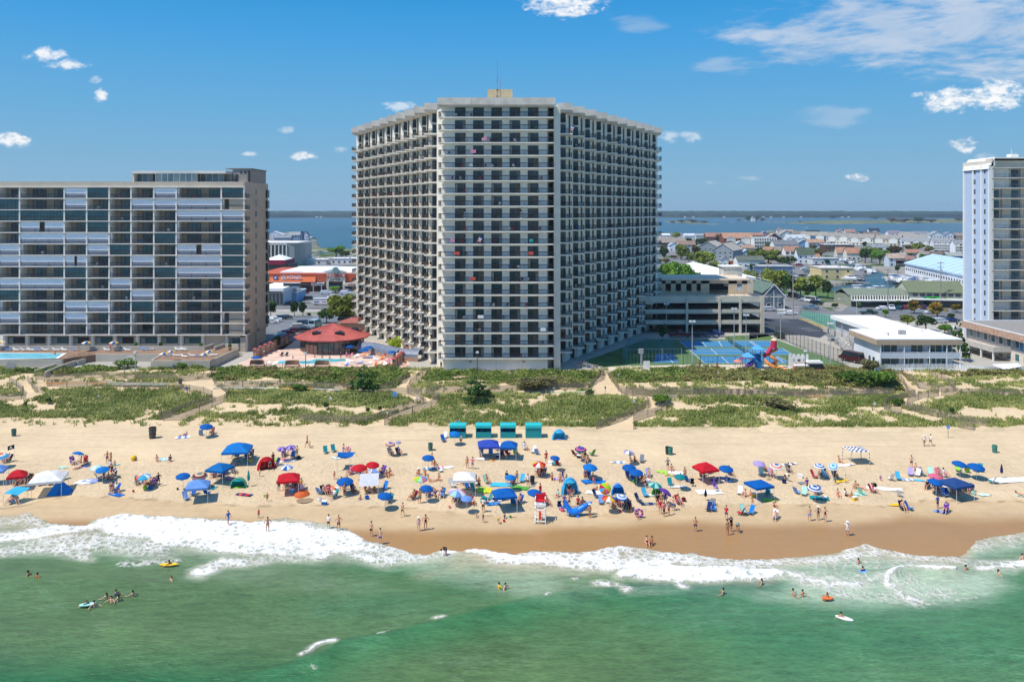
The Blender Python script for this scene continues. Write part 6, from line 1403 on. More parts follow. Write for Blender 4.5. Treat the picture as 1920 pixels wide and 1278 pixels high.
MB().box(-4.6, 4.2, -1.2, 1.2, 1.2, 4.6, 0).box(-4.6, 4.2, -1.22, -1.2, 3.5, 4.0, 1).box(-4.0, -.5, -1.23, -1.2, 1.9, 2.6, 2).box(1.2, 3.6, -1.23, -1.2, 2.0, 2.6, 3).build('box_body', [mat((.75, .76, .80)), mat('#4a4a58'), mat('#3f4d70'), mat('#b05060')], t)
MB().box(4.3, 6.2, -1.1, 1.1, .6, 3.0).build('cab', mat((.6, .6, .6)), t)
for x in (-3.6, -2.6, 5.2):
 for y in (-1.1, 1.1): link('wheel', whm, t, (x, y, .45), sc=1.3)
# vehicles
CARS = [(508, 607, 'suv', '#e6e6e6', 'white SUV, nearest of two white cars by the long block', .2), (514, 603.5, 'suv', '#dedede', 'white SUV, farther of two white cars by the long block', .2), (524, 599, 'sedan', '#1c3338', 'dark teal car in the lot behind the long block', .2), (535, 598, 'sedan', '#47545c', 'slate grey car at the end of the short row', .2),
 (571, 611, 'suv', '#1c2530', 'black-blue SUV at the far end of the pool-house row', .4), (579, 612, 'sedan', '#27415e', 'navy car beside the black-blue SUV', .4), (561, 617, 'suv', '#b9b9ae', 'pale beige SUV in the pool-house row', .4), (567, 622, 'sedan', '#23262b', 'dark grey car in the pool-house row', .4), (551, 623, 'sedan', '#5a1d2c', 'maroon car in the pool-house row', .4),
 (537, 628, 'sedan', '#99252a', 'red car in the pool-house row', .4), (530, 634, 'sedan', '#93a3b0', 'silver blue car nearest the pillared wall', .4), (591, 614, 'van', '#a9bccb', 'pale blue van behind the red roof', 1.4), (648, 603, 'suv', '#15181c', 'black SUV under the big tree by the tall tower', 0), (546, 571, 'sedan', '#3b4b58', 'blue-grey car on the street behind the palms', 0),
 (560, 552, 'sedan', '#24303a', 'dark car in the mall lot beside the red one', .8), (569, 551, 'sedan', '#b0283a', 'bright red car in the mall lot', .8), (558, 556, 'sedan', '#e6e6e6', 'white car at the corner of the light blue store', .8), (574, 547, 'suv', '#15171a', 'black SUV before the orange-roofed shop', .8), (611, 552, 'suv', '#d9dde2', 'silver SUV before the gabled shop front', .1),
 (623, 548, 'sedan', '#c9cdd0', 'pale grey car behind the silver SUV', .1), (648, 552, 'suv', '#e3e3ea', 'white SUV at the right end of the mall lot', .1), (650, 547, 'sedan', '#8d8d90', 'grey car at the right end of the mall lot', .1), (625, 560, 'suv', '#e6e6e6', 'white SUV beside the billboard lorry', .8), (581, 563, 'suv', '#17191e', 'black SUV left of the billboard lorry', .1), (553, 561, 'sedan', '#24386a', 'navy car beside the light blue store', .1),
 (1273, 632, 'pickup', '#7c1c22', 'dark red pickup behind the blue courts', 0), (1337, 631, 'pickup', '#1d2f68', 'blue pickup behind the blue courts', 0), (1461, 633, 'suv', '#33402e', 'dark olive jeep at the corner of the courts', 1.5), (1302, 632, 'sedan', '#20262c', 'black car between the red and blue pickups', 0),
 (1443, 583.5, 'suv', '#b6bac0', 'silver SUV before the slate-grey corner house', 0), (1482, 590, 'sedan', '#e6e6e6', 'white saloon crossing the junction', 0), (1520, 580, 'pickup', '#5e7690', 'blue-silver pickup turning at the junction', -.6), (1523, 567, 'van', '#e8e8e8', 'white van in the line up the side street', -.9), (1509, 565, 'sedan', '#9aa0a6', 'grey car behind the white van', -.9), (1501, 561, 'sedan', '#1d2126', 'black car fourth in the side street line', -.9), (1495, 558, 'sedan', '#8e2222', 'red car in the side street line', -.9), (1489, 556, 'suv', '#1a1e24', 'black SUV farthest up the side street line', -.9), (1531, 571, 'suv', '#101214', 'black SUV right of the white van', -.9),
 (1656, 581, 'sedan', '#e6e6e6', 'white car at the arcade, left of the pole', .1), (1672, 581, 'pickup', '#e2e6ea', 'white pickup at the arcade, right of the pole', 1.2), (1687, 580, 'sedan', '#1f4a50', 'dark teal car at the arcade', .9), (1699, 579, 'sedan', '#7c1c30', 'maroon car at the arcade', .9), (1733, 579, 'sedan', '#4a1f4e', 'purple car between the orange trees', .9), (1629, 589.5, 'pickup', '#1e4038', 'dark green pickup on the road before the arcade', 0), (1748, 588, 'sedan', '#dfe7ee', 'white and blue car under the right orange tree', 0),
 (1761, 606, 'suv', '#c6ccd2', 'silver SUV in the yard by the blue tower', .2), (1784, 604, 'sedan', '#182a5c', 'navy car in the yard by the blue tower', 0), (1790, 622, 'sedan', '#e2e2e2', 'white car near the pine by the beach house', .4),
 (1499, 499, 'suv', '#a3202c', 'red SUV outside the orange hipped roof', .3), (1508, 506, 'sedan', '#e6e6e6', 'white car in front of the red SUV', .3), (1513, 511, 'sedan', '#8a9098', 'grey car in the motel parking row', .3), (1526, 512.5, 'sedan', '#1d2850', 'navy car in the motel parking row', .3), (1526, 519, 'van', '#e8e8e8', 'white van in the motel parking row', 0), (1503, 519, 'sedan', '#17203a', 'black-blue car by the slate-blue motel', .2), (1492, 521, 'sedan', '#d9d9d9', 'pale car at the end of the slate-blue motel', .2)]
for c_ in CARS: car(*c_)
# power poles, wires and street lights
def upole(px, top, base, label, arm=2.4):
 p = G(px, base); p.z = float(np.interp(p.y, PROF_Y, PROF_Z)); h = (base-top)*p.y/F; t = empty('utility_pole', p); tag(t, label, 'utility pole', 'wooden power poles')
 MB().tube((0, 0, 0), (0, 0, h), .20, .13, 7).build('pole', mat((.36, .31, .26), .9), t)
 MB().box(-arm/2, arm/2, -.1, .1, h-.7, h-.5).box(-arm/2, arm/2, -.1, .1, h-2.2, h-2.05).build('crossarm', mat((.3, .26, .22), .9), t)
 MB().tube((.3, -.1, h-4), (.3, -.1, h-2.9), .26, n=8).build('transformer', mat((.5, .5, .5)), t)
 return p+Vector((0, 0, h-.6))
U = [upole(1487, 488, 597, 'tall wooden power pole at the junction beside the white saloon'), upole(1425, 508, 556, 'power pole behind the slate-grey corner house'), upole(1665, 503, 585, 'power pole in front of the arcade between white cars'), upole(1764, 490, 577, 'power pole with a transformer before the olive shopping roof'),
     upole(532, 514, 566, 'slim power pole in front of the orange mansard roof')]
def wire(a, c, sag, label):
 pts = [a+(c-a)*(k/12)-Vector((0, 0, sag*4*(k/12)*(1-k/12))) for k in range(13)]; tag(MB().path(pts, .035, 4).build('power_line', mat((.30, .28, .26), .8)), label, 'power line')
for dz in (0, -1.5):
 wire(D(500, 520, U[0].y+4)+Vector((0, 0, dz)), D(1250, 545, U[0].y+4)+Vector((0, 0, dz)), 1.0, 'power line behind the tall tower, %s strand' % ('upper' if dz == 0 else 'lower'))
 wire(D(1236, 518, U[0].y+2)+Vector((0, 0, dz)), U[0]+Vector((0, 0, dz)), 1.0, 'power line between the tall tower and the junction pole, %s strand' % ('upper' if dz == 0 else 'lower'))
 wire(U[0]+Vector((0, 0, dz)), U[2]+Vector((0, 0, dz)), 1.2, 'power line from the junction pole to the arcade pole, %s strand' % ('upper' if dz == 0 else 'lower'))
 wire(U[2]+Vector((0, 0, dz)), U[3]+Vector((0, 0, dz)), .8, 'power line from the arcade pole to the shopping-roof pole, %s strand' % ('upper' if dz == 0 else 'lower'))
def street_light(px, top, base, label, dx=2.5):
 p = G(px, base); h = (base-top)*p.y/F; t = empty('street_light', p); tag(t, label, 'street light', 'curved street lights')
 MB().tube((0, 0, 0), (0, 0, h-.6), .10, .07).path([(0, 0, h-.6), (dx*.4, 0, h-.1), (dx, 0, h)], .05).build('pole', mat((.5, .52, .52)), t); MB().box(dx-.1, dx+.7, -.15, .15, h-.1, h+.08).build('lamp_head', wht, t)
street_light(1459, 553, 584, 'curved street light at the slate-grey corner house'); street_light(1606, 560, 596, 'white street light with a long arm behind the rear house', -6); street_light(1419, 521, 560, 'slim street light left of the slate-grey corner house', .8)
for k, (x, y) in enumerate(((1466, 590), (1484, 575))):
 t = empty('traffic_signal', G(x, y)); tag(t, 'traffic signal post at the junction, %s' % ('nearer one' if k == 0 else 'farther one'), 'traffic signal', 'traffic signals'); MB().tube((0, 0, 0), (0, 0, 4), .07).build('post', mat((.4, .4, .38)), t); MB().box(-.2, .2, -.15, .15, 3.4, 4.5).build('signal_head', mat((.05, .06, .04)), t)
# boats in the marina
def boat(px, py, L, rz, colr, top, label, z=0.):
 p = A(px, py, z); t = empty('boat', (p.x, p.y, z), rz); tag(t, label, 'boat', 'boats moored in the marina')
 wd = L*.30; st = [(-.5, .85, .75), (-.2, 1, .8), (.15, .95, .9), (.38, .55, 1.05), (.5, .05, 1.25)]
 b = MB(); n0 = 0
 for (x, f, hh) in st: b.v += [(x*L, -f*wd/2*.75, -.1), (x*L, -f*wd/2, hh), (x*L, f*wd/2, hh), (x*L, f*wd/2*.75, -.1)]
 for k in range(4):
  o_ = 4*k
  for i in range(4): j = (i+1) % 4; b.f.append((o_+i, o_+j, o_+4+j, o_+4+i)); b.mi.append(1 if i == 1 else 0)
 b.f.append((0, 1, 2, 3)); b.mi.append(0); b.build('hull', [mat(colr, .3), mat((.62, .58, .5))], t)
 MB().box(-.15*L, .12*L, -wd*.3, wd*.3, .8, 1.7).build('cabin', mat((.8, .82, .84), .4), t)
 if top: MB().box(-.22*L, .10*L, -wd*.38, wd*.38, 2.4, 2.55, 0).tube((-.2*L, -wd*.34, .8), (-.2*L, -wd*.34, 2.4), .04, mi=1).tube((-.2*L, wd*.34, .8), (-.2*L, wd*.34, 2.4), .04, mi=1).tube((.08*L, -wd*.34, .8), (.08*L, -wd*.34, 2.4), .04, mi=1).tube((.08*L, wd*.34, .8), (.08*L, wd*.34, 2.4), .04, mi=1).build('hardtop', [mat(top, .5), wht], t)
 return t
BT = [(1627, 529, 11, 2.6, '#e8e8e8', '#1f9a5a', 'white boat with a green canopy on the open marina water'), (1610, 520, 10, 2.4, '#e8e8e8', '#e0e0e0', 'white boat left of the green-canopied one'), (1648, 508, 13, .2, '#e2e2e2', '#d8d8d8', 'cabin boat at the head of the canal'), (1664, 512, 11, .1, '#e8e8e8', '#cfe3f2', 'white boat with pale blue top on the canal')]
cs = ['#e8e8e8', '#dfe3e8', '#e8e8e8', '#c9cdd2', '#2c4470', '#e8e8e8', '#b8c4cc', '#e6e0d2']; tops = [None, '#e8e8e8', '#2f5d94', None, '#e8e8e8', '#3a3f46', None]
cnn = {'#e8e8e8': 'white', '#dfe3e8': 'pale', '#c9cdd2': 'silver', '#2c4470': 'navy', '#b8c4cc': 'grey-blue', '#e6e0d2': 'cream'}; tnn = {None: 'open', '#e8e8e8': 'white-topped', '#2f5d94': 'blue-topped', '#3a3f46': 'dark-topped'}
rb_ = random.Random(3)
zones = [('along the hall quay', (1672, 519, 1728, 535), 22, -.3), ('in front of the marina hall', (1690, 524, 1790, 541), 26, .4), ('at the canal bend', (1604, 500, 1640, 512), 12, .8), ('by the cream motel', (1572, 520, 1606, 527), 9, 2.2), ('behind the arcade', (1600, 543, 1660, 547), 7, .1), ('by the orange townhouses', (1568, 487, 1602, 494), 9, .6)]
_bl = set()
for zn, (x0_, y0_, x1_, y1_), n_, rz_ in zones:
 for k in range(n_):
  f = (k+.5)/n_; x = x0_+(x1_-x0_)*f+rb_.uniform(-2, 2); y = y0_+(y1_-y0_)*f*.7+rb_.uniform(0, .3)*(y1_-y0_)
  c_ = rb_.choice(cs); tp_ = rb_.choice(tops); base_ = '%s %s boat %s' % (cnn[c_], tnn[tp_], zn); lab = base_; i = 1
  while lab in _bl: i += 1; lab = '%s, %s such from the left' % (base_, ORD[i])
  _bl.add(lab); q = G(x, y); boat(x, y, rb_.uniform(7, 12), rz_+rb_.uniform(-.4, .4), c_, tp_, lab, max(0., zg(q.x, q.y))+.1)
for lab, pts in (('timber dock on the left bank of the marina', [(1556, 533), (1600, 529), (1632, 531)]), ('timber dock at the hall quay', [(1664, 512), (1680, 524), (1694, 533)]), ('timber dock at the canal head', [(1602, 512), (1634, 515)])):
 P = [A(x, y, .8) for x, y in pts]; t = empty('dock', P[0]); tag(t, lab, 'dock')
 for a, c in zip(P, P[1:]):
  d = (c-a).normalized(); n2 = Vector((-d.y, d.x, 0))*1.2; q = [a-n2-P[0], c-n2-P[0], c+n2-P[0], a+n2-P[0]]
  MB().prism([(v_.x, v_.y) for v_ in q], 0, .25).build('deck', mat((.34, .27, .2), .9), t)
  for k in range(int((c-a).length/4)): w_ = a+d*k*4-P[0]; MB().tube((w_.x+n2.x, w_.y+n2.y, -2), (w_.x+n2.x, w_.y+n2.y, 1.1), .17, n=6).build('piling', mat((.22, .18, .15), .9), t)
o = boat(1513, 427.6, 9, 0, '#e8e8e8', None, 'speedboat crossing the bay with a long white wake');
a, c = A(1470, 427.8, .08), A(1511, 427.8, .08); tag(MB().quad([a+Vector((0, -1.2, 0)), c+Vector((0, -.5, 0)), c+Vector((0, .5, 0)), a+Vector((0, 1.2, 0))]).build('wake_foam', mat((.75, .8, .85))), kind='stuff')
boat(594, 416.5, 9, 0, '#e8e8e8', None, 'tiny white boat far out on the bay left of the tall tower')
rb2 = random.Random(4)
for k in range(9): boat(508+k*9.5+rb2.uniform(-2, 2), 450+rb2.uniform(-3, 2)-(k > 6)*1.5, rb2.uniform(9, 14), rb2.uniform(-.4, .4), rb2.choice(cs), rb2.choice(tops), 'boat on the wharf left of the tall tower, %s from the left' % ORD[k+1], 1.4)
# far-shore houses
for k, (x, y) in enumerate(((1283, 408.2), (1300, 408.3), (1358, 408.4), (1432, 408.5), (1446, 408.3), (1470, 408.6), (1500, 408.2), (1560, 408.7), (1580, 408.6), (1592, 408.4), (644, 406.3), (651, 406.3))):
 p = A(x, y, 1); t = empty('house', (p.x, min(p.y, 3890), .5)); tag(t, 'tiny pale house on the far bay shore, %s counted from the left' % ORD[(k+2) % 12+1], 'house', 'far shore houses')
 MB().box(-5, 5, 0, 8, 0, 4).build('wall', mat((.5, .48, .45)), t); MB().gable(-5, 5, 0, 8, 4, 7, 'x').build('roof', mat((.35, .34, .33)), t)
# brown tree clumps on the marsh islands
for k, (x, y, w_, h_, kd, n_) in enumerate(((1260, 418, 18, 4, 'red', 300), (1278, 418, 22, 6, 'red', 300), (1298, 418, 26, 7, 'red', 300), (1318, 418.5, 22, 5, 'red', 300), (1386, 414.5, 10, 4, 'red', 300), (1404, 415.5, 16, 11, 'dark', 400), (1417, 415.8, 20, 11, 'dark', 400), (1430, 415, 14, 7, 'red', 300),
 (1672, 417, 30, 9, 'red', 300), (1695, 417.5, 36, 8, 'red', 300), (1722, 417.5, 36, 10, 'dark', 400), (1745, 417, 30, 7, 'red', 300), (1500, 417, 10, 3, 'red', 200), (1640, 412, 20, 7, 'dark', 300), (1560, 411, 26, 7, 'dark', 300), (1800, 415, 24, 7, 'red', 300))):
 tree(x, y-h_, y, w_, kd, 'tree clump on the bay marsh islands, %s from the left' % ORD[min(20, k+1)], 'tree clumps on the marsh islands', n_)
p = A(1413, 415.5, 1); t = empty('house', p); tag(t, 'white house among the trees of the marsh island', 'house'); MB().box(-6, 6, 0, 8, 0, 12).build('wall', wht, t); MB().gable(-6, 6, 0, 8, 12, 17, 'y').build('roof', mat((.4, .4, .4)), t)
# ------------------------------------------------------------------ trees of the town
TR = [(1252, 484, 560, 52, 'bright', 'spreading bright pine left of the white roof, nearest the tall tower'), (1275, 492, 562, 52, 'bright', 'spreading bright pine, middle of three behind the car park'), (1300, 502, 562, 44, 'bright', 'spreading bright pine, rightmost of three behind the car park'),
 (1277, 457, 487, 36, 'olive', 'olive tree between the cottage and the white roof'), (1292, 473, 494, 28, 'olive', 'round olive tree just above the long white roof'), (1304, 458, 484, 18, 'red', 'russet tree left of the diagonal grey houses'), (1321, 470, 504, 48, 'olive', 'broad olive tree in front of the diagonal grey houses'), (1343, 489, 513, 36, 'olive', 'olive tree at the lower end of the white roof'),
 (1289, 445, 460, 26, 'dark', 'dark tree before the bay behind the brown roof'), (1317, 446, 463, 30, 'dark', 'dark tree right of the brown-roofed house'), (1350, 438, 453, 26, 'red', 'russet tree between the salmon roofs'), (1270, 435, 447, 20, 'olive', 'small olive tree at the bay edge'), (1370, 451, 474, 26, 'red', 'russet tree behind the tall grey gable'), (1384, 466, 487, 22, 'dark', 'dark tree right of the tall grey gable'),
 (1420, 469, 486, 46, 'olive', 'wide olive tree by the grey-green roof'), (1440, 467, 496, 54, 'olive', 'wide olive tree left of the townhouses'), (1481, 482, 497, 30, 'dark', 'dark tree below the salmon townhouse'), (1467, 480, 497, 24, 'dark', 'dark tree in front of the cream townhouse'), (1442, 439, 448, 12, 'olive', 'small tree between maroon and orange roofs'), (1412, 494, 514, 18, 'dark', 'dark tree left end of the slate-blue motel'),
 (1246, 460, 490, 20, 'dark', 'dark tree behind the cottage by the tall tower'), (1408, 503, 548, 36, 'olive', 'olive tree right of the lift tower'), (1436, 500, 552, 44, 'olive', 'olive tree behind the green corner roof'), (1462, 502, 556, 42, 'olive', 'olive tree below the slate-blue motel'), (1484, 512, 558, 38, 'dark', 'dark tree left of the junction pole'), (1502, 518, 560, 42, 'olive', 'olive tree right of the junction pole'), (1530, 515, 558, 44, 'olive', 'olive tree at the edge of the marina'), (1552, 522, 560, 28, 'dark', 'dark shrubby tree beside the marina water'), (1514, 530, 562, 30, 'dark', 'dark tree above the side street line of cars'),
 (1622, 463, 493, 30, 'dark', 'dark tree left of the bright tree by the canal'), (1634, 461, 492, 28, 'olive', 'olive tree behind the bright tree by the canal'), (1650, 468, 496, 42, 'bright', 'large bright green tree by the canal'), (1678, 460, 480, 40, 'red', 'russet tree behind the lavender house'), (1722, 455, 473, 30, 'olive', 'olive tree in front of the white condominiums'), (1704, 458, 472, 22, 'red', 'russet tree left of the white condominiums'), (1620, 452, 464, 13, 'dark', 'small pine between the beige condominiums'),
 (1764, 476, 494, 28, 'olive', 'olive tree behind the marina hall'), (1783, 483, 502, 34, 'bright', 'bright tree behind the marina hall roof'), (1799, 488, 506, 24, 'olive', 'olive tree beside the blue tower'), (1728, 476, 488, 14, 'bright', 'small bright tree by the low brown roof'), (1683, 497, 511, 13, 'dark', 'small palm beside the salmon marina house'), (1707, 474, 484, 12, 'dark', 'small dark tree before the orange striped roof'),
 (1714, 561, 588, 30, 'autumn', 'orange-green street tree at the arcade, left one'), (1757, 566, 594, 42, 'autumn', 'orange-green street tree at the shopping hall, right one'), (1794, 569, 586, 24, 'autumn', 'orange-green tree next to the blue tower'), (1683, 562, 577, 16, 'dark', 'clipped dark tree before the arcade'), (1740, 563, 576, 16, 'dark', 'clipped dark tree before the shopping hall'), (1660, 579, 594, 14, 'bright', 'small bright shrub at the arcade kerb'),
 (1702, 590, 612, 34, 'olive', 'scrubby tree behind the rear house roof, left one'), (1736, 588, 620, 44, 'dark', 'scrubby dark tree behind the rear house roof, middle one'), (1772, 606, 626, 38, 'bright', 'bright shrub tree behind the beach house'), (1783, 587, 603, 20, 'dark', 'dark tree in the yard beside the blue tower'), (1610, 566, 577, 12, 'bright', 'small bush at the left end of the arcade'), (1566, 568, 578, 16, 'dark', 'dark bush beside the black SUV at the junction'),
 (1796, 604, 676, 40, 'pine', 'tall open pine beside the white beach house'),
 (508, 562, 594, 26, 'dark', 'bushy street tree beside the long block'), (552, 563, 594, 22, 'dark', 'bushy street tree, left of a leaning pair'), (568, 564, 594, 20, 'dark', 'bushy street tree, right of a leaning pair'), (640, 550, 612, 64, 'olive', 'big spreading tree against the tall tower'), (612, 578, 606, 40, 'dark', 'dark spreading tree left of the big one'), (741, 629, 660, 32, 'lime', 'lime-green tree behind the walkway tunnel'),
 (579, 586, 594, 9, 'dark', 'round bush by the street railing'), (629, 535, 549, 22, 'bright', 'bright green hedge tree below the gabled shop front'), (630, 461, 482, 40, 'bright', 'spreading tree at the bay marsh'), (648, 470, 484, 24, 'dark', 'dark tree right of the marsh tree'), (517, 628, 654, 24, 'dark', 'dark bush at the foot of the long block'),
 (1243, 606, 640, 22, 'dark', 'dark tree in the shade between tower and car park')]
for q in TR: tree(*q)
for k in range(120):
 x = random.uniform(1240, 1800); y = random.uniform(455, 520)
 pt = G(x, y)
 if pt.z < .6 or 1560 < x < 1740 and y > 486: continue
 kd_ = random.choice(['olive', 'dark', 'olive', 'red']); _near = min(HS, key=lambda h_: (abs((h_[0]+h_[1])/2-x)+3*abs(h_[4]-y)))
 lb_ = '%s garden tree %s %s' % ({'olive': 'olive', 'dark': 'dark', 'red': 'russet'}[kd_], 'left of' if x < (_near[0]+_near[1])/2 else 'right of', _near[8].split(' with ')[0])
 if lb_ in _bl: continue
 _bl.add(lb_); tree(x, y-random.uniform(7, 13), y, random.uniform(13, 24), kd_, lb_, 'small trees between the houses', 420)
# ------------------------------------------------------------------ dune plants
rs = np.random.RandomState(11)
def cand(n_, y0=133, y1=173.5, seed=None):
 Y = rs.uniform(y0, y1, n_); X = rs.uniform(-1, 1, n_)*(.70*Y+12); Z = zg_np(X, Y); px, py = topix(X, Y, Z); return X, Y, Z, px, py
X, Y, Z, px, py = cand(330000); sh, gr = dune_cover(X, Y, px, py)
k = rs.rand(len(X)) < gr*(.24+.76*sst(.38, .66, fbm(X*1.1, Y*1.1, 2, 97))); X, Y, Z = X[k], Y[k], Z[k]; n_ = len(X)
lowp = fbm(X*.12, Y*.2, 3, 99)
V = []; MI = []
for q in range(3):
 a = rs.rand(n_)*6.28; h = rs.uniform(.22, .58, n_)*(.7+.7*lowp); w_ = rs.uniform(.05, .13, n_); lx, ly = rs.normal(.05, .20, n_), rs.normal(.16, .22, n_)
 ox, oy = X+rs.normal(0, .10, n_), Y+rs.normal(0, .10, n_); ca_, sa_ = np.cos(a)*w_, np.sin(a)*w_
 V.append(np.stack([np.stack([ox-ca_, oy-sa_, Z-.04], 1), np.stack([ox+ca_, oy+sa_, Z-.04], 1), np.stack([ox+ca_*.5+lx, oy+sa_*.5+ly, Z+h], 1), np.stack([ox-ca_*.5+lx, oy-sa_*.5+ly, Z+h], 1)], 1))
V = np.concatenate(V)
gm = foliage_mat('#7f8e44', '#bdbd72', .16)
tag(link('dune_grass', quads_mesh('dune_grass', V, [gm])), kind='stuff')
X, Y, Z, px, py = cand(420000, 150, 173.5); sh, gr = dune_cover(X, Y, px, py)
k = rs.rand(len(X)) < sh; X, Y, Z, px = X[k], Y[k], Z[k], px[k]; n_ = len(X)
hm = .20+.85*sst(.3, .75, fbm(X*.35, Y*.35, 3, 101)); c = np.stack([X, Y, Z+hm*rs.rand(n_)**.6], 1)
nv = rs.normal(size=(n_, 3)); nv[:, 2] += .6; nv /= np.linalg.norm(nv, axis=1)[:, None]; u = np.cross(nv, rs.normal(size=(n_, 3))); u /= np.linalg.norm(u, axis=1)[:, None]; v = np.cross(nv, u); s_ = (.10+.12*rs.rand(n_))[:, None]
sel = fbm(X*.09+5, Y*.12, 3, 103)+.28*sst(1150, 1350, px)*(px > 1140)-.12*((px > 400) & (px < 770))
tag(link('dune_scrub', quads_mesh('dune_scrub', np.stack([c-u*s_-v*s_*.6, c+u*s_*.5-v*s_*.8, c+u*s_+v*s_*.5, c-u*s_*.4+v*s_*.8], 1), [foliage_mat('#5c7030', '#909c50', .35), foliage_mat('#6f7040', '#a09a5c', .5)], (sel > .56).astype(int))), kind='stuff')
# single bushes one can tell apart
for q in [(681, 686, 741, 62, 'pine', 'dark bushy pine beside the long dune path below the pool deck'), (893, 701, 750, 62, 'pine', 'spreading dark pine bush in the dune before the tall tower'), (1012, 697, 728, 92, 'grey', 'large grey-brown scrub mound before the tower base'), (1650, 688, 724, 74, 'shrub', 'big dark green bush left of the beach house path'), (1634, 668, 694, 40, 'grey', 'leafless-looking grey bush in front of the beach house'), (1600, 690, 722, 70, 'shrub', 'low dark bush left of the biggest one'),
          (1460, 741, 768, 66, 'grey', 'rounded dark grey bush in the right-hand dune'), (343, 675, 694, 24, 'shrub', 'small green bush against the terrace wall'), (1105, 728, 743, 22, 'dark', 'small dark bush at the bend of the sandy path'), (92, 744, 757, 14, 'dark', 'small dark bush in the left dune grass'), (47, 752, 763, 9, 'dark', 'tiny dark bush at the left path'), (1245, 733, 754, 44, 'shrub', 'green bush mound right of the curving path'), (835, 694, 704, 22, 'shrub', 'bush at the foot of the white base wall'),
          (1688, 742, 760, 30, 'shrub', 'bush beside the fork of the right-hand path'), (712, 760, 772, 10, 'dark', 'dark tuft left of the zigzag path'), (690, 764, 774, 12, 'dark', 'small dark plant alone in pale sand left of the path'), (1785, 763, 776, 12, 'dark', 'small dark bush in the sand right of the fork'), (612, 752, 768, 14, 'dark', 'dark tuft in the middle dune'), (240, 670, 690, 44, 'shrub', 'spreading shrub below the terrace wall'), (560, 716, 736, 34, 'shrub', 'green bush along the matted path')]:
 t = tree(*q[:4], q[4], q[5], n_=900, name='pine_bush' if q[4] == 'pine' else 'bush')
# sand fences
def sfence(pts, label, h=1.3): return fence('sand_fence', pts, h, label, 'fence', post=3.2, pitch=.16, w_=.085, colr=(.26, .215, .155), pc=(.24, .20, .15))
sfence([(66, 711), (170, 709), (300, 712), (345, 715), (392, 711), (402, 699)], 'slat fence along the land side of the matted path below the pool terrace')
sfence([(88, 724), (200, 725), (330, 729), (382, 738), (398, 745), (397, 753), (300, 787)], 'slat fence along the sea side of the matted path, turning down to the beach')
sfence([(52, 716), (60, 727), (80, 739)], 'short slat fence beside the leftmost path'); sfence([(-60, 762), (0, 752), (40, 748), (44, 737), (18, 718)], 'slat fence round the leftmost patch of dune grass')
sfence([(402, 722), (430, 738), (421, 752), (348, 787), (306, 789)], 'slat fence down the right side of the second path'); sfence([(420, 724), (560, 725), (650, 731), (714, 733), (752, 719), (764, 707)], 'long slat fence below the pool deck, curving round the dark pine')
sfence([(803, 700), (769, 722), (763, 736), (800, 744), (822, 752), (808, 764), (738, 785), (721, 797)], 'slat fence down the right side of the zigzag path'); sfence([(700, 736), (766, 741), (791, 748), (794, 757), (735, 777), (688, 793), (560, 790)], 'slat fence down the left side of the zigzag path')
sfence([(800, 736), (960, 733), (1098, 730), (1112, 721), (1129, 711), (1131, 699)], 'slat fence before the tall tower, rising to its boardwalk'); sfence([(1137, 698), (1150, 718), (1160, 733), (1238, 744), (1252, 762), (1240, 774), (1188, 791), (1188, 805)], 'slat fence down the right side of the path by the courts')
sfence([(1165, 741), (1210, 746), (1216, 763), (1170, 787), (1118, 804)], 'slat fence down the left side of the path by the courts'); sfence([(1175, 736), (1300, 739), (1440, 739), (1600, 739), (1675, 740)], 'long straight slat fence behind the right-hand dune'); sfence([(1250, 746), (1440, 746), (1600, 745), (1672, 745)], 'long straight slat fence on the sea side of the right-hand matted path')
sfence([(1676, 702), (1700, 733), (1716, 744), (1662, 758), (1658, 768), (1690, 780)], 'slat fence down the left side of the fork path'); sfence([(1690, 700), (1722, 728), (1770, 735), (1792, 733), (1742, 702)], 'slat fence round the dune patch below the beach house'); sfence([(1760, 742), (1702, 757), (1700, 768), (1760, 782), (1850, 799)], 'slat fence running down right from the fork to the beach')
sfence([(1765, 741), (1840, 740), (1960, 743)], 'slat fence across the right-hand dune grass'); sfence([(1796, 801), (1824, 806), (1824, 801)], 'short end of slat fence on the open sand at the right')
def matpath(pts, w_, label):
 P = [G(*p) for p in pts]; t = empty('path_mat', P[0]); tag(t, label, 'path mat'); b = MB(); cols = ['#c98e4e', '#9a9a94', '#c9b46c', '#b9b4a8', '#d09a5c', '#a3b08c']; i = 0
 for a, c in zip(P, P[1:]):
  L = (c-a).length; n_ = max(1, int(L/3.0))
  for k in range(n_):
   q0 = a+(c-a)*(k/n_)-P[0]; q1 = a+(c-a)*((k+.96)/n_)-P[0]; b.quad([(q0.x, q0.y-w_/2, q0.z+.06), (q1.x, q1.y-w_/2, q1.z+.06), (q1.x, q1.y+w_/2, q1.z+.14), (q0.x, q0.y+w_/2, q0.z+.14)], random.randrange(6))
 b.build('mat_panels', [mat(c, .9, .2, .7) for c in cols], t)
matpath([(84, 719), (200, 720), (345, 721)], 2.0, 'strip of orange, yellow and grey matting between fences below the terrace'); matpath([(400, 727), (560, 729), (700, 733)], 1.0, 'strip of faded matting below the pool deck'); matpath([(800, 738.5), (960, 737), (1105, 735)], .8, 'strip of orange matting before the tall tower'); matpath([(1255, 743), (1450, 743), (1685, 742)], .9, 'long strip of faded matting in the right-hand dune')
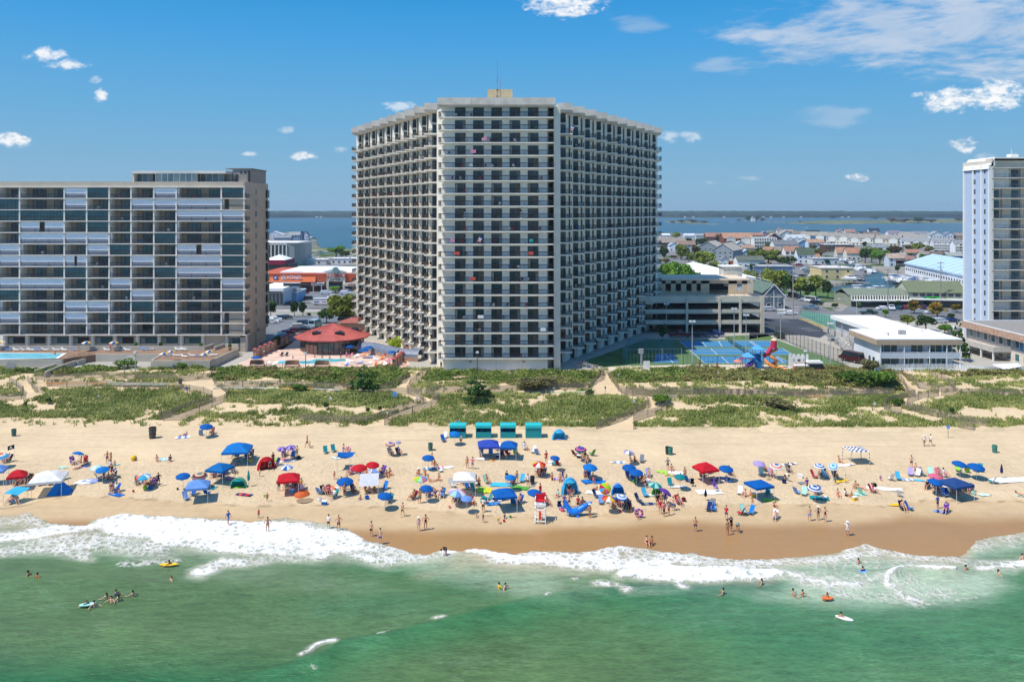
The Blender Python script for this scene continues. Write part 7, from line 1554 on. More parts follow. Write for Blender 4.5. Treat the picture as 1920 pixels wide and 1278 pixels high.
# boardwalk with railings at the tower corner
a, c = G(1092, 692), G(1132, 700); t = empty('boardwalk', a); tag(t, 'short timber boardwalk with pale railings at the corner of the tall tower', 'boardwalk'); d = (c-a);
for s_ in (-1, 1):
 b = MB(); railing(b, (0, s_*1.0), (d.x, d.y+s_*1.0), .3, 1.1, pitch=1.2, w=.07, post=2.4); b.build('railing', mat((.55, .50, .42)), t)
MB().prism([(0, -1), (d.x, d.y-1), (d.x, d.y+1), (0, 1)], -.2, .3).build('deck', mat((.4, .34, .26)), t)
def sign(px, top, base, w_, h_, colr, label, txt=None):
 p = G(px, base); s_ = p.y/F; t = empty('sign', p); tag(t, label, 'sign'); H_ = (base-top)*s_
 MB().tube((0, .05, -.2), (0, .05, H_), .05).build('post', mat((.35, .3, .25)), t); MB().box(-w_*s_/2, w_*s_/2, -.03, .02, H_-h_*s_, H_).build('board', mat(colr, .6), t)
 if txt: text('lettering', txt, h_*s_*.5, (0, -.06, H_-h_*s_*.5), wht, t, ext=.01)
sign(740, 734, 750, 8, 9, '#6fa8d8', 'pale blue notice on a post beside the zigzag path'); sign(620, 744, 757, 4, 5, '#e8e8e8', 'small white notice in the dune grass left of the pine'); sign(782, 743, 757, 3.5, 5, '#e8e8e8', 'small white notice at the bend of the zigzag path'); sign(185, 740, 752, 4, 4, '#b8c4c8', 'small grey notice in the left dune grass'); sign(1189, 749, 762, 4, 5, '#e0e0dc', 'small white notice left of the path by the courts'); sign(1640, 754, 768, 4, 5, '#dfe3e6', 'small white notice in the right-hand dune')
sign(1778, 797, 821, 6, 6, '#5f9fe0', 'blue notice on a post at the top of the right-hand beach'); sign(859, 788, 803, 5, 5, '#46a8c0', 'teal notice on a post behind the first rental box'); sign(1135, 724, 740, 2.5, 4, '#3a3a34', 'slim dark marker post in the path by the courts'); sign(338, 710, 728, 7, 10, '#5a5550', 'dark grey board on a post by the matted path'); sign(1160, 700, 712, 3, 3, '#c8c8c0', 'small pale notice in scrub beside the boardwalk')
# ------------------------------------------------------------------ beach colours
PAL = {'w': ('#eceae6', 'white'), 'k': ('#17171a', 'black'), 'b': ('#0e60b0', 'blue'), 'n': ('#1b2a5c', 'navy'), 'r': ('#c81e2c', 'red'), 'p': ('#e0708a', 'pink'), 'g': ('#4f9c3a', 'green'), 't': ('#15888c', 'teal'), 'y': ('#ecc02c', 'yellow'),
       'u': ('#6a3f9c', 'purple'), 'o': ('#e0703a', 'orange'), 'a': ('#3fb4dc', 'aqua'), 'm': ('#7a1828', 'maroon'), 'e': ('#7c7f84', 'grey'), 'l': ('#b0a0d8', 'lavender'), 'i': ('#9bd83c', 'lime'), 's': ('#6f9bd8', 'pale blue'), 'v': ('#a8dcc8', 'mint'), 'd': ('#1279c6', 'bright blue'), 'q': ('#d8c49c', 'tan'), 'V': ('#3650b0', 'violet-blue'), 'N': ('#2b4c84', 'dusty navy'), 'T': ('#0b6cae', 'blue')}
def cm(c, tr=.0): return mat(PAL[c][0], .75, .08, 2, spec=.2, trans=tr)
metal = mat((.6, .6, .62), .35, .05, metal=.6)
LAND = []     # (x, y, phrase)
_L = set()
def canopy_mesh(cols, ring, R=1.0, drop=.42):
 cs_ = list(dict.fromkeys(cols)); N_ = 16; prof = [(0.02, 0), (.34, -.045), (.60, -.15), (.82, -.27), (1.0, -.42)]
 b = MB(); b.lathe([(r_*R, z*drop/.42) for r_, z in prof], N_)
 for k in range(len(prof)-1):
  for i in range(N_): b.mi[k*N_+i] = cs_.index(cols[(k if ring else i//2) % len(cols)])
 b.lathe([(R, -drop), (R*1.0, -drop-.10)], N_)
 for i in range(N_): b.mi[(len(prof)-1)*N_+i] = cs_.index(cols[(-1 if ring else i//2) % len(cols)])
 for i, v in enumerate(b.v):
  if abs(math.hypot(v[0], v[1])-R) < 1e-4:
   a = round(math.atan2(v[1], v[0])/(2*math.pi)*N_) % 2; b.v[i] = (v[0]*(1.0 if a == 0 else .965), v[1]*(1.0 if a == 0 else .965), v[2]+(0 if a == 0 else .05))
 return b.mesh('canopy', [cm(c, .3) for c in cs_])
_cm = {}; polem = MB().tube((0, 0, -.2), (0, 0, 2.05), .025, n=6).mesh('pole', mat((.75, .75, .73), .4)); ribm = MB()
for k in range(8): a = k*math.pi/4; ribm.tube((0, 0, -.03), (math.cos(a)*.97, math.sin(a)*.97, -.40), .008, n=3)
ribm = ribm.mesh('ribs', metal)
def umbrella(px, py, wpx, cols, label, ring=False, tilt=(.18, 0), short=None):
 g_ = G(px, py, 1.85); w_ = wpx*g_.y/F/2*.94; key = (cols, ring)
 if key not in _cm: _cm[key] = canopy_mesh(cols, ring)
 t = empty('beach_umbrella', g_, random.random()*.7); tag(t, label if len(label.split()) > 3 else label+' on the sand', 'umbrella', 'umbrellas on the beach'); h = 2.08
 link('pole', polem, t); c = link('canopy', _cm[key], t, (0, 0, h), sc=(w_, w_, w_*.95)); c.rotation_euler = (tilt[0], tilt[1], 0)
 link('ribs', ribm, c); LAND.append((g_.x, g_.y, short or label)); return t
def tent(px, py, wpx, col, label, rz=.1, eave=1.95, peak=.70, deep=1., short=None, valance=.28, flat=False):
 g_ = G(px, py, eave+.25); w_ = wpx*g_.y/F*.45; d_ = w_*deep; t = empty('canopy_tent', g_, rz); tag(t, label if len(label.split()) > 3 else label+' on the sand', 'canopy', 'pop-up canopies on the beach'); b = MB()
 P = [(-w_, -d_), (w_, -d_), (w_, d_), (-w_, d_)]
 for k in range(4):
  a, c = P[k], P[(k+1) % 4]
  m0 = (a[0]*.5, a[1]*.5, eave+peak*(.62 if not flat else .9)); m1 = (c[0]*.5, c[1]*.5, eave+peak*(.62 if not flat else .9))
  b.quad([(a[0], a[1], eave), (c[0], c[1], eave), m1, m0]); b.quad([m0, m1, (0, 0, eave+peak)]); b.quad([(a[0], a[1], eave-valance), (c[0], c[1], eave-valance), (c[0], c[1], eave), (a[0], a[1], eave)])
 b.build('canopy', cm(col, .25), t)
 for a in P: MB().tube((a[0]*.98, a[1]*.98, -.15), (a[0]*.98, a[1]*.98, eave), .025, n=5).build('leg', mat((.72, .72, .72), .4), t)
 b = MB()
 for k in range(4): b.tube((P[k][0]*.98, P[k][1]*.98, eave-.1), (P[(k+1) % 4][0]*.98, P[(k+1) % 4][1]*.98, eave-.1), .015, n=4); b.tube((P[k][0]*.98, P[k][1]*.98, eave-.05), (0, 0, eave+peak-.05), .015, n=4)
 b.build('frame', metal, t); LAND.append((g_.x, g_.y, short or label)); return t
UMB = [(1, 853, 30, 'owasw', 'orange and blue ringed umbrella at the left edge', True), (148, 849, 23, 'd', 'small bright blue tilted parasol', False, (-.1, .3)), (181, 876, 24, 'vw', 'pale mint umbrella'), (192, 879, 27, 'd', 'bright blue umbrella overlapping the mint one'), (269, 892, 28, 'awowoa', 'orange and white ringed umbrella'),
 (387, 798, 26, 'b', 'lone blue umbrella high on the sand'), (528, 841, 19, 'lu', 'lavender umbrella, left of a pair'), (545, 838, 20, 'ul', 'purple umbrella, right of a pair'), (343, 891, 28, 'b', 'royal blue umbrella beside the faded tent'), (374, 890, 31, 'eqm', 'grey and maroon ringed umbrella', True), (538, 875, 24, 'wbws', 'white umbrella with blue zigzags'),
 (732, 832, 20, 'uly', 'purple umbrella with yellow rim', True), (747, 830, 12, 'pa', 'pink and aqua children\'s umbrella'), (674, 875, 30, 'r', 'red umbrella, left of a pair'), (699, 870, 27, 'r', 'red umbrella, right of a pair'), (803, 857, 25, 'b', 'blue umbrella below the green bin'), (789, 896, 28, 'pasyiv', 'pastel rainbow umbrella'), (647, 900, 34, 'b', 'large royal blue umbrella over a crowd'),
 (722, 928, 30, 'b', 'blue umbrella over one teal chair'), (800, 914, 26, 'b', 'deep blue umbrella above a standing bather'), (853, 812, 24, 'd', 'blue umbrella before the first rental box'), (858, 921, 36, 'wpwlvs', 'large pale rainbow umbrella'), (875, 934, 24, 's', 'pale blue umbrella over a red chair'), (957, 894, 23, 'd', 'bright blue umbrella by the green towel'), (1003, 922, 30, 'b', 'blue umbrella behind the lifeguard chair'),
 (1041, 858, 20, 'b', 'small blue umbrella over a maroon chair'), (1011, 869, 27, 'oruyrw', 'orange, red and purple striped umbrella'), (1089, 841, 24, 'bupna', 'purple and pink ringed umbrella', True), (1107, 874, 30, 'd', 'blue umbrella over blue towels'), (1180, 847, 22, 'lwe', 'lavender striped umbrella in the upper middle'), (1180, 875, 29, 'b', 'blue umbrella, rear of an overlapping pair'), (1193, 884, 29, 'b', 'blue umbrella, front of an overlapping pair'),
 (1229, 908, 27, 'tv', 'teal striped umbrella'), (1135, 918, 24, 'yiraop', 'rainbow umbrella lying on its side', False, (.9, -.7)), (1142, 933, 28, 'ybgrow', 'rainbow umbrella over a seated couple'), (1166, 931, 26, 'wswb', 'white umbrella with blue rings', True), (1250, 921, 28, 'u', 'purple tilted umbrella over a standing group', False, (.3, .45)), (1275, 893, 23, 't', 'turquoise umbrella'), (1362, 877, 29, 'b', 'blue umbrella beside the red square canopy'),
 (1424, 868, 25, 'l', 'lavender umbrella over a white chair'), (1456, 873, 26, 'bwow', 'orange and white ringed umbrella with blue top', True), (1537, 873, 22, 'dw', 'blue umbrella with white bands', True), (1528, 914, 28, 'bwbwb', 'blue and white ringed umbrella', True), (1562, 875, 20, 'aw', 'aqua and white tilted umbrella', True, (.5, -.4)), (1800, 868, 29, 'b', 'blue umbrella, left of the far right pair'), (1831, 873, 33, 'b', 'blue umbrella, right of the far right pair'),
 (1755, 892, 28, 'p', 'coral pink umbrella behind the navy canopy'), (1755, 902, 29, 'b', 'royal blue umbrella beside the navy canopy')]
for u in UMB: umbrella(*u)
TN = [(445, 838, 53, 'd', 'large blue pyramid canopy in the upper left', .12, 2.0, .95), (412, 873, 42, 'T', 'mid-blue canopy tent', -.25), (371, 905, 45, 's', 'faded pale blue canopy tent', .25), (541, 892, 44, 'r', 'red canopy tent over a black-clad man', .2), (32, 886, 33, 'r', 'small red canopy near the left edge', .35), (91, 891, 62, 'w', 'wide white canopy tent at the left', .3, 2.0, .9), (-6, 876, 34, 's', 'pale blue canopy cut by the left edge', .3),
 (916, 829, 43, 'V', 'violet-blue canopy before the rental boxes', .1), (954, 831, 34, 'b', 'blue canopy beside the violet-blue one', -.1), (871, 890, 46, 'w', 'tall white square canopy', .05, 2.2, .7), (946, 921, 45, 'b', 'blue canopy with a flat dark shadow', .2), (1323, 873, 40, 'r', 'red square canopy on the right', .35, 1.9, .8), (1791, 901, 50, 'N', 'navy canopy over a family', .35, 1.9, .6), (1423, 903, 44, 'b', 'slanted blue shade canopy', .35, 1.9, .15)]
for q in TN: tent(*q)
t = empty('beach_umbrella', G(567, 929)); tag(t, 'orange umbrella set down on the sand near the red canopy', 'umbrella', 'umbrellas on the beach'); c = link('canopy', canopy_mesh('o', False), t, (0, 0, .52)); c.rotation_euler = (.35, .2, 0); LAND.append((t.location.x, t.location.y, 'low orange umbrella'))
# special shelters
def shelter(px, py, w_, h, col, label, col2=None, rz=0.):
 p = G(px, py); t = empty('beach_tent', p, rz); tag(t, label if len(label.split()) > 3 else label+' on the sand', 'beach tent'); s_ = w_*p.y/F/2; b = MB(); b.ell((0, 0, 0), (s_, s_*.8, h), 10, 8)
 keep = [i for i, f in enumerate(b.f) if min(b.v[j][2] for j in f) > -.05 and not (sum(b.v[j][1] for j in f)/4 < -s_*.35 and sum(b.v[j][2] for j in f)/4 < h*.62)]
 b.f = [b.f[i] for i in keep]; b.mi = [0]*len(b.f); us_ = sorted({j for f in b.f for j in f}); mp_ = {j: i for i, j in enumerate(us_)}; b.v = [b.v[j] for j in us_]; b.f = [tuple(mp_[j] for j in f) for f in b.f]
 b.build('shell', cm(col, .15), t)
 if col2: MB().box(-s_*.6, s_*.6, -s_*.3, s_*.3, .02, .08).build('floor_mat', cm(col2), t)
 MB().path([(-s_*math.cos(a), -s_*.3, h*math.sin(a)) for a in [k*math.pi/8 for k in range(9)]], .03, 5).build('hoop', cm(col2 or 'w'), t); LAND.append((p.x, p.y, label))
shelter(448, 913, 32, 1.35, 't', 'small green-rimmed dome tent', 'i'); shelter(499, 878, 34, 1.7, 'r', 'red half-dome shelter', 'm', .5); shelter(1048, 823, 27, 1.6, 'a', 'light blue dome tent right of the rental boxes', 's'); shelter(1068, 925, 34, 2.2, 'a', 'light blue half-open sun shelter', 's', .2); shelter(1231, 928, 20, 1.1, 'g', 'low dark green pop-up tent behind surfboards', 'k'); shelter(1158, 926, 26, 1.5, 'd', 'bright blue low shelter behind the ringed umbrella', 'w')
p = G(113, 924); t = empty('beach_tent', p, .3); tag(t, 'closed bright blue pop-up tent at the left', 'beach tent'); MB().prism([(-1.5, -.7), (1.2, -1.0), (1.5, .7), (-1.2, .9)], 0, 1.45, 0, top=[(-.5, -.1), (.3, -.2), (.35, .1), (-.4, .15)]).build('shell', cm('d'), t); MB().box(-.1, 0.1, -.99, -.85, 0, .9).build('door_flap', cm('b'), t); LAND.append((p.x, p.y, 'closed bright blue pop-up tent'))
p = G(30, 941); t = empty('shade_sail', p); tag(t, 'low sky-blue shade sail over two loungers', 'shade sail'); MB().quad([(-1.3, -.5, 1.3), (.6, -.6, 1.1), (1.5, .8, 1.6), (-.6, .9, 1.7)]).build('cloth', cm('a', .3), t); LAND.append((p.x, p.y, 'low sky-blue shade sail'))
for x, y in ((-1.3, -.5), (.6, -.6), (1.5, .8), (-.6, .9)): MB().tube((x, y, 0), (x, y, 1.2), .02, n=5).build('pole', metal, t)
p = G(647, 878); t = empty('shade_sail', p); tag(t, 'royal blue stretched shade sail on slim poles', 'shade sail'); b = MB()
for i in range(6):
 for j in range(4):
  f = lambda u, v: ((u-.5)*2.6*(1-.18*math.sin(math.pi*v)), (v-.5)*2.2, 1.75-.35*math.sin(math.pi*u)*math.sin(math.pi*v)+.5*abs(v-.5)); b.quad([f(i/6, j/4), f((i+1)/6, j/4), f((i+1)/6, (j+1)/4), f(i/6, (j+1)/4)])
b.build('cloth', cm('b', .3), t, smooth=True); LAND.append((p.x, p.y, 'royal blue stretched shade sail'))
for sx_ in (-1, 1): MB().tube((sx_*.9, -1.0, 0), (sx_*.9, -1.0, 1.8), .025).build('pole', metal, t); MB().tube((sx_*1.2, -1.1, 1.95), (sx_*2.0, -2.6, 0), .015, n=4).tube((sx_*1.2, 1.1, 1.95), (sx_*1.9, 2.4, 0), .015, n=4).build('guy_line', metal, t)
p = G(692, 922); t = empty('shade_sail', p, .15); tag(t, 'silvery white lean-to shade cloth', 'shade sail'); b = MB()
for j in range(5): a0, a1 = j/5, (j+1)/5; b.quad([(-1.25, -.9+2*a0, 1.1+1.0*math.sin(a0*1.5)), (1.25, -.9+2*a0, 1.1+1.0*math.sin(a0*1.5)), (1.25, -.9+2*a1, 1.1+1.0*math.sin(a1*1.5)), (-1.25, -.9+2*a1, 1.1+1.0*math.sin(a1*1.5))])
b.build('cloth', mat('#cfd0d8', .5, .1, 3, trans=.2), t); LAND.append((p.x, p.y, 'silvery white lean-to shade'))
for sx_ in (-1.2, 1.2): MB().tube((sx_, -.85, 0), (sx_, -.85, 1.15), .025).tube((sx_, 1.1, 0), (sx_, 1.1, 2.05), .025).build('pole', metal, t)
p = G(1605, 866); t = empty('cabana', p, .05); tag(t, 'blue and white chequered cabana on striped legs', 'cabana'); b = MB(); n_ = 8; cab = lambda x, y: 1.9+.35*(1-max(abs(x), abs(y))/1.35)
for i in range(n_):
 for j in range(n_):
  x0, x1 = -1.35+2.7*i/n_, -1.35+2.7*(i+1)/n_; y0, y1 = -1.35+2.7*j/n_, -1.35+2.7*(j+1)/n_; b.quad([(x0, y0, cab(x0, y0)), (x1, y0, cab(x1, y0)), (x1, y1, cab(x1, y1)), (x0, y1, cab(x0, y1))], (i+j) % 2)
b.build('canopy', [cm('n'), cm('w')], t); LAND.append((p.x, p.y, 'chequered cabana'))
for sx_ in (-1.3, 1.3):
 for sy_ in (-1.3, 1.3):
  b = MB()
  for k in range(8): b.tube((sx_*(1+.1*(1-k/8)), sy_, 1.9*k/8), (sx_*(1+.1*(1-(k+1)/8)), sy_, 1.9*(k+1)/8), .05, n=6, mi=k % 2)
  b.build('leg', [cm('n'), cm('w')], t)
def closed_umb(px, py, h, col, label):
 t = empty('folded_umbrella', G(px, py)); tag(t, label, 'umbrella', 'umbrellas on the beach'); MB().tube((0, 0, 0), (0, 0, h), .025).build('pole', metal, t); MB().lathe([(.16, h*.38), (.20, h*.55), (.10, h*.85), (.01, h*1.0)], 8).build('folded_canopy', cm(col), t)
closed_umb(466, 912, 2.3, 't', 'folded blue umbrella standing right of the small dome tent'); closed_umb(1339, 921, 1.9, 'u', 'folded purple umbrella on the white towel'); closed_umb(1878, 897, 2.1, 'n', 'folded dark umbrella at the far right'); closed_umb(1323, 938, 1.5, 'k', 'folded black umbrella beside the navy chairs')
p = G(27, 867); t = empty('flag', p); tag(t, 'black flag with a white emblem on a thin pole at the left', 'flag'); MB().tube((0, 0, 0), (0, 0, 2.7), .018, n=5).build('flagpole', metal, t); b = MB()
for k in range(5): b.quad([(-.2*k, .05*math.sin(k*1.3), 2.65-.06*k), (-.2*(k+1), .05*math.sin((k+1)*1.3), 2.65-.06*(k+1)), (-.2*(k+1), .05*math.sin((k+1)*1.3), 2.05-.06*(k+1)), (-.2*k, .05*math.sin(k*1.3), 2.05-.06*k)])
b.build('flag_cloth', cm('k'), t); MB().ell((-.45, -.06, 2.25), (.14, .02, .10), 8, 5).box(-.75, -.2, -.07, -.05, 2.04, 2.09).build('emblem', cm('w'), t)
# rental boxes
for k, (px, w_) in enumerate(((858, 30), (906.5, 29), (952.5, 29), (1000.5, 30))):
 p = G(px, 821); s_ = w_*p.y/F/2; t = empty('rental_box', p); tag(t, 'teal wooden rental box on the sand, %s of four from the left%s' % (ORD[k+1], ', closed' if k == 3 else ', hatch open'), 'storage box', 'teal rental boxes')
 H_ = 1.9; b = MB().box(-s_, s_, 0, 1.7, 0, H_*.5, 0).box(-s_, s_, .9, 1.7, H_*.5, H_, 0).box(-s_, -s_+.1, 0, .9, H_*.5, H_, 0).box(s_-.1, s_, 0, .9, H_*.5, H_, 0)
 if k == 3: b.box(-s_+.1, s_-.1, 0, .06, H_*.5, H_, 0)
 b.build('body', mat('#178c92', .7, .08), t); MB().box(-s_-.05, s_+.05, -.1, 1.8, H_, H_+.12).quad([(-s_-.05, -.12, H_-.28), (s_+.05, -.12, H_-.28), (s_+.05, -.1, H_+.1), (-s_-.05, -.1, H_+.1)]).build('lid', mat('#25b4b6', .6, .06), t)
 if k < 3:
  for j in range(7): MB().tube((-s_+.3+j*(2*s_-.6)/6, .5, H_*.5), (-s_+.34+j*(2*s_-.6)/6, .55, H_*.86), .09, .05, n=6).build('stored_umbrella', cm(random.choice('bndkr')), t)
 LAND.append((p.x, p.y, '%s teal rental box' % ORD[k+1]))
def bin_(px, py, col, label, s_=1.12):
 t = empty('litter_bin', G(px, py)); tag(t, label, 'bin', 'litter bins'); MB().lathe([(.27*s_, 0), (.33*s_, .95*s_), (.33*s_, 1.0*s_), (.28*s_, 1.0*s_), (.24*s_, .3*s_), (.01, .3*s_)], 14).build('body', mat(col, .6, .12, 2), t); MB().lathe([(.335*s_, .30*s_), (.335*s_, .34*s_)], 14).lathe([(.345*s_, .66*s_), (.345*s_, .70*s_)], 14).build('hoop', mat((.12, .2, .18), .6), t)
bin_(26, 817, '#3f6d62', 'green bin alone at the upper left sand'); bin_(286, 821, '#4a4440', 'big dark grey tapered tub alone on the sand', 1.75); bin_(807, 844, '#3f7060', 'green bin above the blue umbrella, left of the rental boxes'); bin_(1257, 852, '#3d7d70', 'green bin, right one of a touching pair'); bin_(1252, 851, '#1d2d2c', 'dark bin, left one of a touching pair'); bin_(1865, 848, '#3d8478', 'green bin alone at the upper right sand')
# lifeguard chair
p = G(1013, 977); t = empty('lifeguard_stand', p, -.08); tag(t, 'tall white wooden lifeguard stand with a red seat and red rescue can', 'lifeguard stand'); wd_ = mat('#ece8e2', .7, .05); b = MB()
for sx_ in (-.62, .62):
 b.tube((sx_*1.1, -.8, 0), (sx_*.85, -.2, 2.5), .05, n=4).tube((sx_*1.1, 1.0, 0), (sx_*.85, .6, 2.5), .05, n=4)
 for z in (.3, 1.0, 1.7): b.box(sx_-.05, sx_+.05, -.6, .9, z, z+.1)
for k in range(6): z = .25+k*.4; y = -.8+.6*z/2.5; b.box(-.68+.06*k, .68-.06*k, y-.05, y+.05, z, z+.1)
b.build('frame', wd_, t); MB().box(-.7, .7, -.3, .7, 2.0, 2.1).build('platform', wd_, t); MB().box(-.6, .6, .0, .6, 2.35, 2.45).box(-.6, .6, .6, .68, 2.4, 3.1).build('seat', cm('r'), t); MB().box(-.13, .13, -.78, -.62, .5, 1.5).build('rescue_can', mat('#e0402c', .4), t)
for sx_ in (-.6, .6): MB().box(sx_-.05, sx_+.05, -.2, .6, 2.75, 2.83).build('armrest', wd_, t)
LAND.append((p.x, p.y, 'lifeguard stand'))
# inflatable whale
p = G(1082, 966); t = empty('inflatable_whale', p, .12); tag(t, 'big blue inflatable whale lying on the sand', 'pool float'); w1 = mat('#1078dc', .3, .06, spec=.6)
bm = bmesh.new(); ctr = [(-1.35, 0, 1.75, .16), (-1.15, 0, 1.1, .28), (-.9, 0, .55, .42), (-.4, 0, .42, .5), (.2, 0, .6, .46), (.9, 0, 1.05, .34), (1.6, 0, 1.45, .18), (1.9, 0, 1.6, .05)]
b = MB()
for a, c in zip(ctr, ctr[1:]): b.tube(a[:3], c[:3], a[3], c[3], 12, 0, False)
bm.free(); b.build('body', w1, t, smooth=True); MB().quad([(-1.35, 0, 1.7), (-1.9, .3, 1.0), (-1.6, 0, .9)]).prism([(-1.7, -.1), (-1.2, -.1), (-1.2, .1), (-1.7, .1)], 1.0, 2.0, 0, top=[(-1.6, -.05), (-1.3, -.05), (-1.3, .05), (-1.6, .05)]).build('tail_fluke', w1, t); MB().quad([(-.3, -.4, .2), (.2, -.4, .2), (0, -.7, -.1)]).quad([(-.3, .4, .3), (.2, .4, .3), (0, .9, .2)]).build('flipper', w1, t); LAND.append((p.x, p.y, 'inflatable whale'))
# ------------------------------------------------------------------ people: one skinned body per pose
def V3(*a): return Vector(a)
def pose_joints(pose):
 J = dict(pel=(0, 0, .94), bel=(0, 0, 1.10), che=(0, 0, 1.30), nb=(0, 0, 1.44), nk=(0, -.005, 1.50), hd=(0, -.015, 1.58), tp=(0, -.005, 1.68))
 for s, n_ in ((-1, 'l'), (1, 'r')):
  J.update({'sh'+n_: (s*.17, 0, 1.40), 'el'+n_: (s*.24, .02, 1.12), 'wr'+n_: (s*.25, -.05, .88), 'pa'+n_: (s*.25, -.07, .81), 'hp'+n_: (s*.10, 0, .88), 'kn'+n_: (s*.12, -.01, .49), 'an'+n_: (s*.12, .01, .08), 'to'+n_: (s*.135, -.15, .035)})
 if pose == 'hp':
  for s, n_ in ((-1, 'l'), (1, 'r')): J.update({'el'+n_: (s*.42, .04, 1.17), 'wr'+n_: (s*.22, -.04, 1.0), 'pa'+n_: (s*.17, -.05, .96)})
 elif pose == 'wk':
  J.update(knl=(-.11, -.16, .50), anl=(-.11, -.26, .10), tol=(-.11, -.41, .05), knr=(.11, .08, .50), anr=(.11, .34, .16), tor=(.11, .27, .03), ell=(-.24, .13, 1.14), wrl=(-.26, .20, .92), pal=(-.26, .22, .85), elr=(.24, -.08, 1.14), wrr=(.25, -.24, .96), par=(.25, -.30, .91))
 elif pose in ('sc', 'sg', 'kn'):
  dz = -.58 if pose == 'sc' else -.80; lean = .22 if pose == 'sc' else .06
  for k in ('pel', 'bel', 'che', 'nb', 'nk', 'hd', 'tp', 'shl', 'shr', 'ell', 'elr', 'wrl', 'wrr', 'pal', 'par'):
   x, y, z = J[k]; J[k] = (x, y+lean*max(0, (z-.94)), z+dz)
  zz = .94+dz
  for s, n_ in ((-1, 'l'), (1, 'r')):
   if pose == 'sc': J.update({'hp'+n_: (s*.10, -.06, zz-.03), 'kn'+n_: (s*.15, -.46, zz+.13), 'an'+n_: (s*.14, -.72, .08), 'to'+n_: (s*.15, -.88, .06), 'el'+n_: (s*.27, .03, zz+.26), 'wr'+n_: (s*.22, -.22, zz+.24), 'pa'+n_: (s*.20, -.29, zz+.23)})
   else: J.update({'hp'+n_: (s*.10, -.06, .13), 'kn'+n_: (s*.17, -.42, .42 if n_ == 'l' else .30), 'an'+n_: (s*.14, -.66, .07), 'to'+n_: (s*.16, -.80, .05), 'el'+n_: (s*.26, -.06, .36), 'wr'+n_: (s*.20, -.28, .34), 'pa'+n_: (s*.18, -.35, .33)})
 elif pose == 'ly':
  for k, (x, y, z) in list(J.items()): J[k] = (x, z-.9, .13-y*.6)
  for n_ in 'lr': x, y, z = J['kn'+n_]; J['kn'+n_] = (x, y, .20 if n_ == 'l' else .12)
  J['tp'] = (0, .80, .20); J['hd'] = (0, .70, .19)
 elif pose == 'bd':
  J.update(bel=(0, -.14, 1.02), che=(0, -.34, 1.02), nb=(0, -.46, .98), nk=(0, -.51, .95), hd=(0, -.59, .90), tp=(0, -.68, .88))
  for s, n_ in ((-1, 'l'), (1, 'r')): J.update({'sh'+n_: (s*.17, -.40, .98), 'el'+n_: (s*.20, -.42, .70), 'wr'+n_: (s*.16, -.44, .48), 'pa'+n_: (s*.14, -.45, .41)})
 elif pose == 'fl':
  for s, n_ in ((-1, 'l'), (1, 'r')): J.update({'el'+n_: (s*.42, -.08, 1.24), 'wr'+n_: (s*.52, -.26, 1.18), 'pa'+n_: (s*.55, -.33, 1.16)})
 return {k: Vector(v) for k, v in J.items()}
RAD = dict(pel=.135, bel=.118, che=.135, nb=.07, nk=.052, hd=.085, tp=.075, sh=.056, el=.040, wr=.028, pa=.032, hp=.088, kn=.058, an=.036, to=.030)
def skinned(name, verts, edges, rads, material, root=0, sub=1):
 me = bpy.data.meshes.new(name); me.from_pydata([tuple(v) for v in verts], edges, []); o = bpy.data.objects.new(name, me)
 o.modifiers.new('skin', 'SKIN'); sv = me.skin_vertices[0].data
 for i, r_ in enumerate(rads): sv[i].radius = r_ if isinstance(r_, tuple) else (r_, r_)
 sv[root].use_root = True; o.modifiers.new('sub', 'SUBSURF').levels = sub
 m2 = evaluated(o); m2.name = name; bpy.data.meshes.remove(me); m2.materials.clear(); m2.materials.append(material); m2.polygons.foreach_set('use_smooth', [True]*len(m2.polygons)); return m2
SK = {'a': '#c98f6c', 'b': '#b5764f', 'c': '#dba888', 'd': '#7b4a30'}; HR = {'a': '#3a2618', 'b': '#17110d', 'c': '#b89058', 'd': '#120d0a'}
_pm = {}
def body_mesh(pose, sk):
 key = ('body', pose, sk)
 if key in _pm: return _pm[key]
 J = pose_joints(pose); N_ = list(J); idx = {k: i for i, k in enumerate(N_)}; vs = [J[k] for k in N_]; rd = []
 for k in N_:
  r_ = RAD.get(k, RAD.get(k[:-1])); rd.append((r_*1.12, r_*.80) if k in ('pel', 'bel', 'che') else r_)
 E = [(idx[a], idx[b]) for a, b in (('pel', 'bel'), ('bel', 'che'), ('che', 'nb'), ('nb', 'nk'), ('nk', 'hd'), ('hd', 'tp'))]
 for n_ in 'lr': E += [(idx[a+n_] if a not in ('nb', 'pel') else idx[a], idx[b+n_]) for a, b in (('nb', 'sh'), ('sh', 'el'), ('el', 'wr'), ('wr', 'pa'), ('pel', 'hp'), ('hp', 'kn'), ('kn', 'an'), ('an', 'to'))]
 if pose != 'fl0':   # nose and fingers
  h = J['hd']; vs.append(h+Vector((0, -.095, -.01)) if pose not in ('ly', 'bd') else h+Vector((0, 0, .09 if pose == 'ly' else -.09))); rd.append(.012); E.append((idx['hd'], len(vs)-1))
  for n_ in 'lr':
   w_, p_ = J['wr'+n_], J['pa'+n_]; d = (p_-w_).normalized(); sd_ = d.cross(Vector((0, 1, .3))).normalized()
   for q, (off, ln) in enumerate(((-.03, .065), (-.01, .078), (.01, .075), (.03, .058), (.045, .04))):
    base = p_+sd_*off+d*(.02 if q < 4 else -.03); vs.append(base+d*ln*.5+sd_*(0 if q < 4 else .02)); rd.append(.009); E.append((idx['pa'+n_], len(vs)-1)); vs.append(base+d*ln+Vector((0, -.012, 0))+sd_*(0 if q < 4 else .03)); rd.append(.008); E.append((len(vs)-2, len(vs)-1))
 m_ = skinned('person', vs, E, rd, mat(SK[sk], .55, .06, 3, spec=.3), 0); _pm[key] = m_; return m_
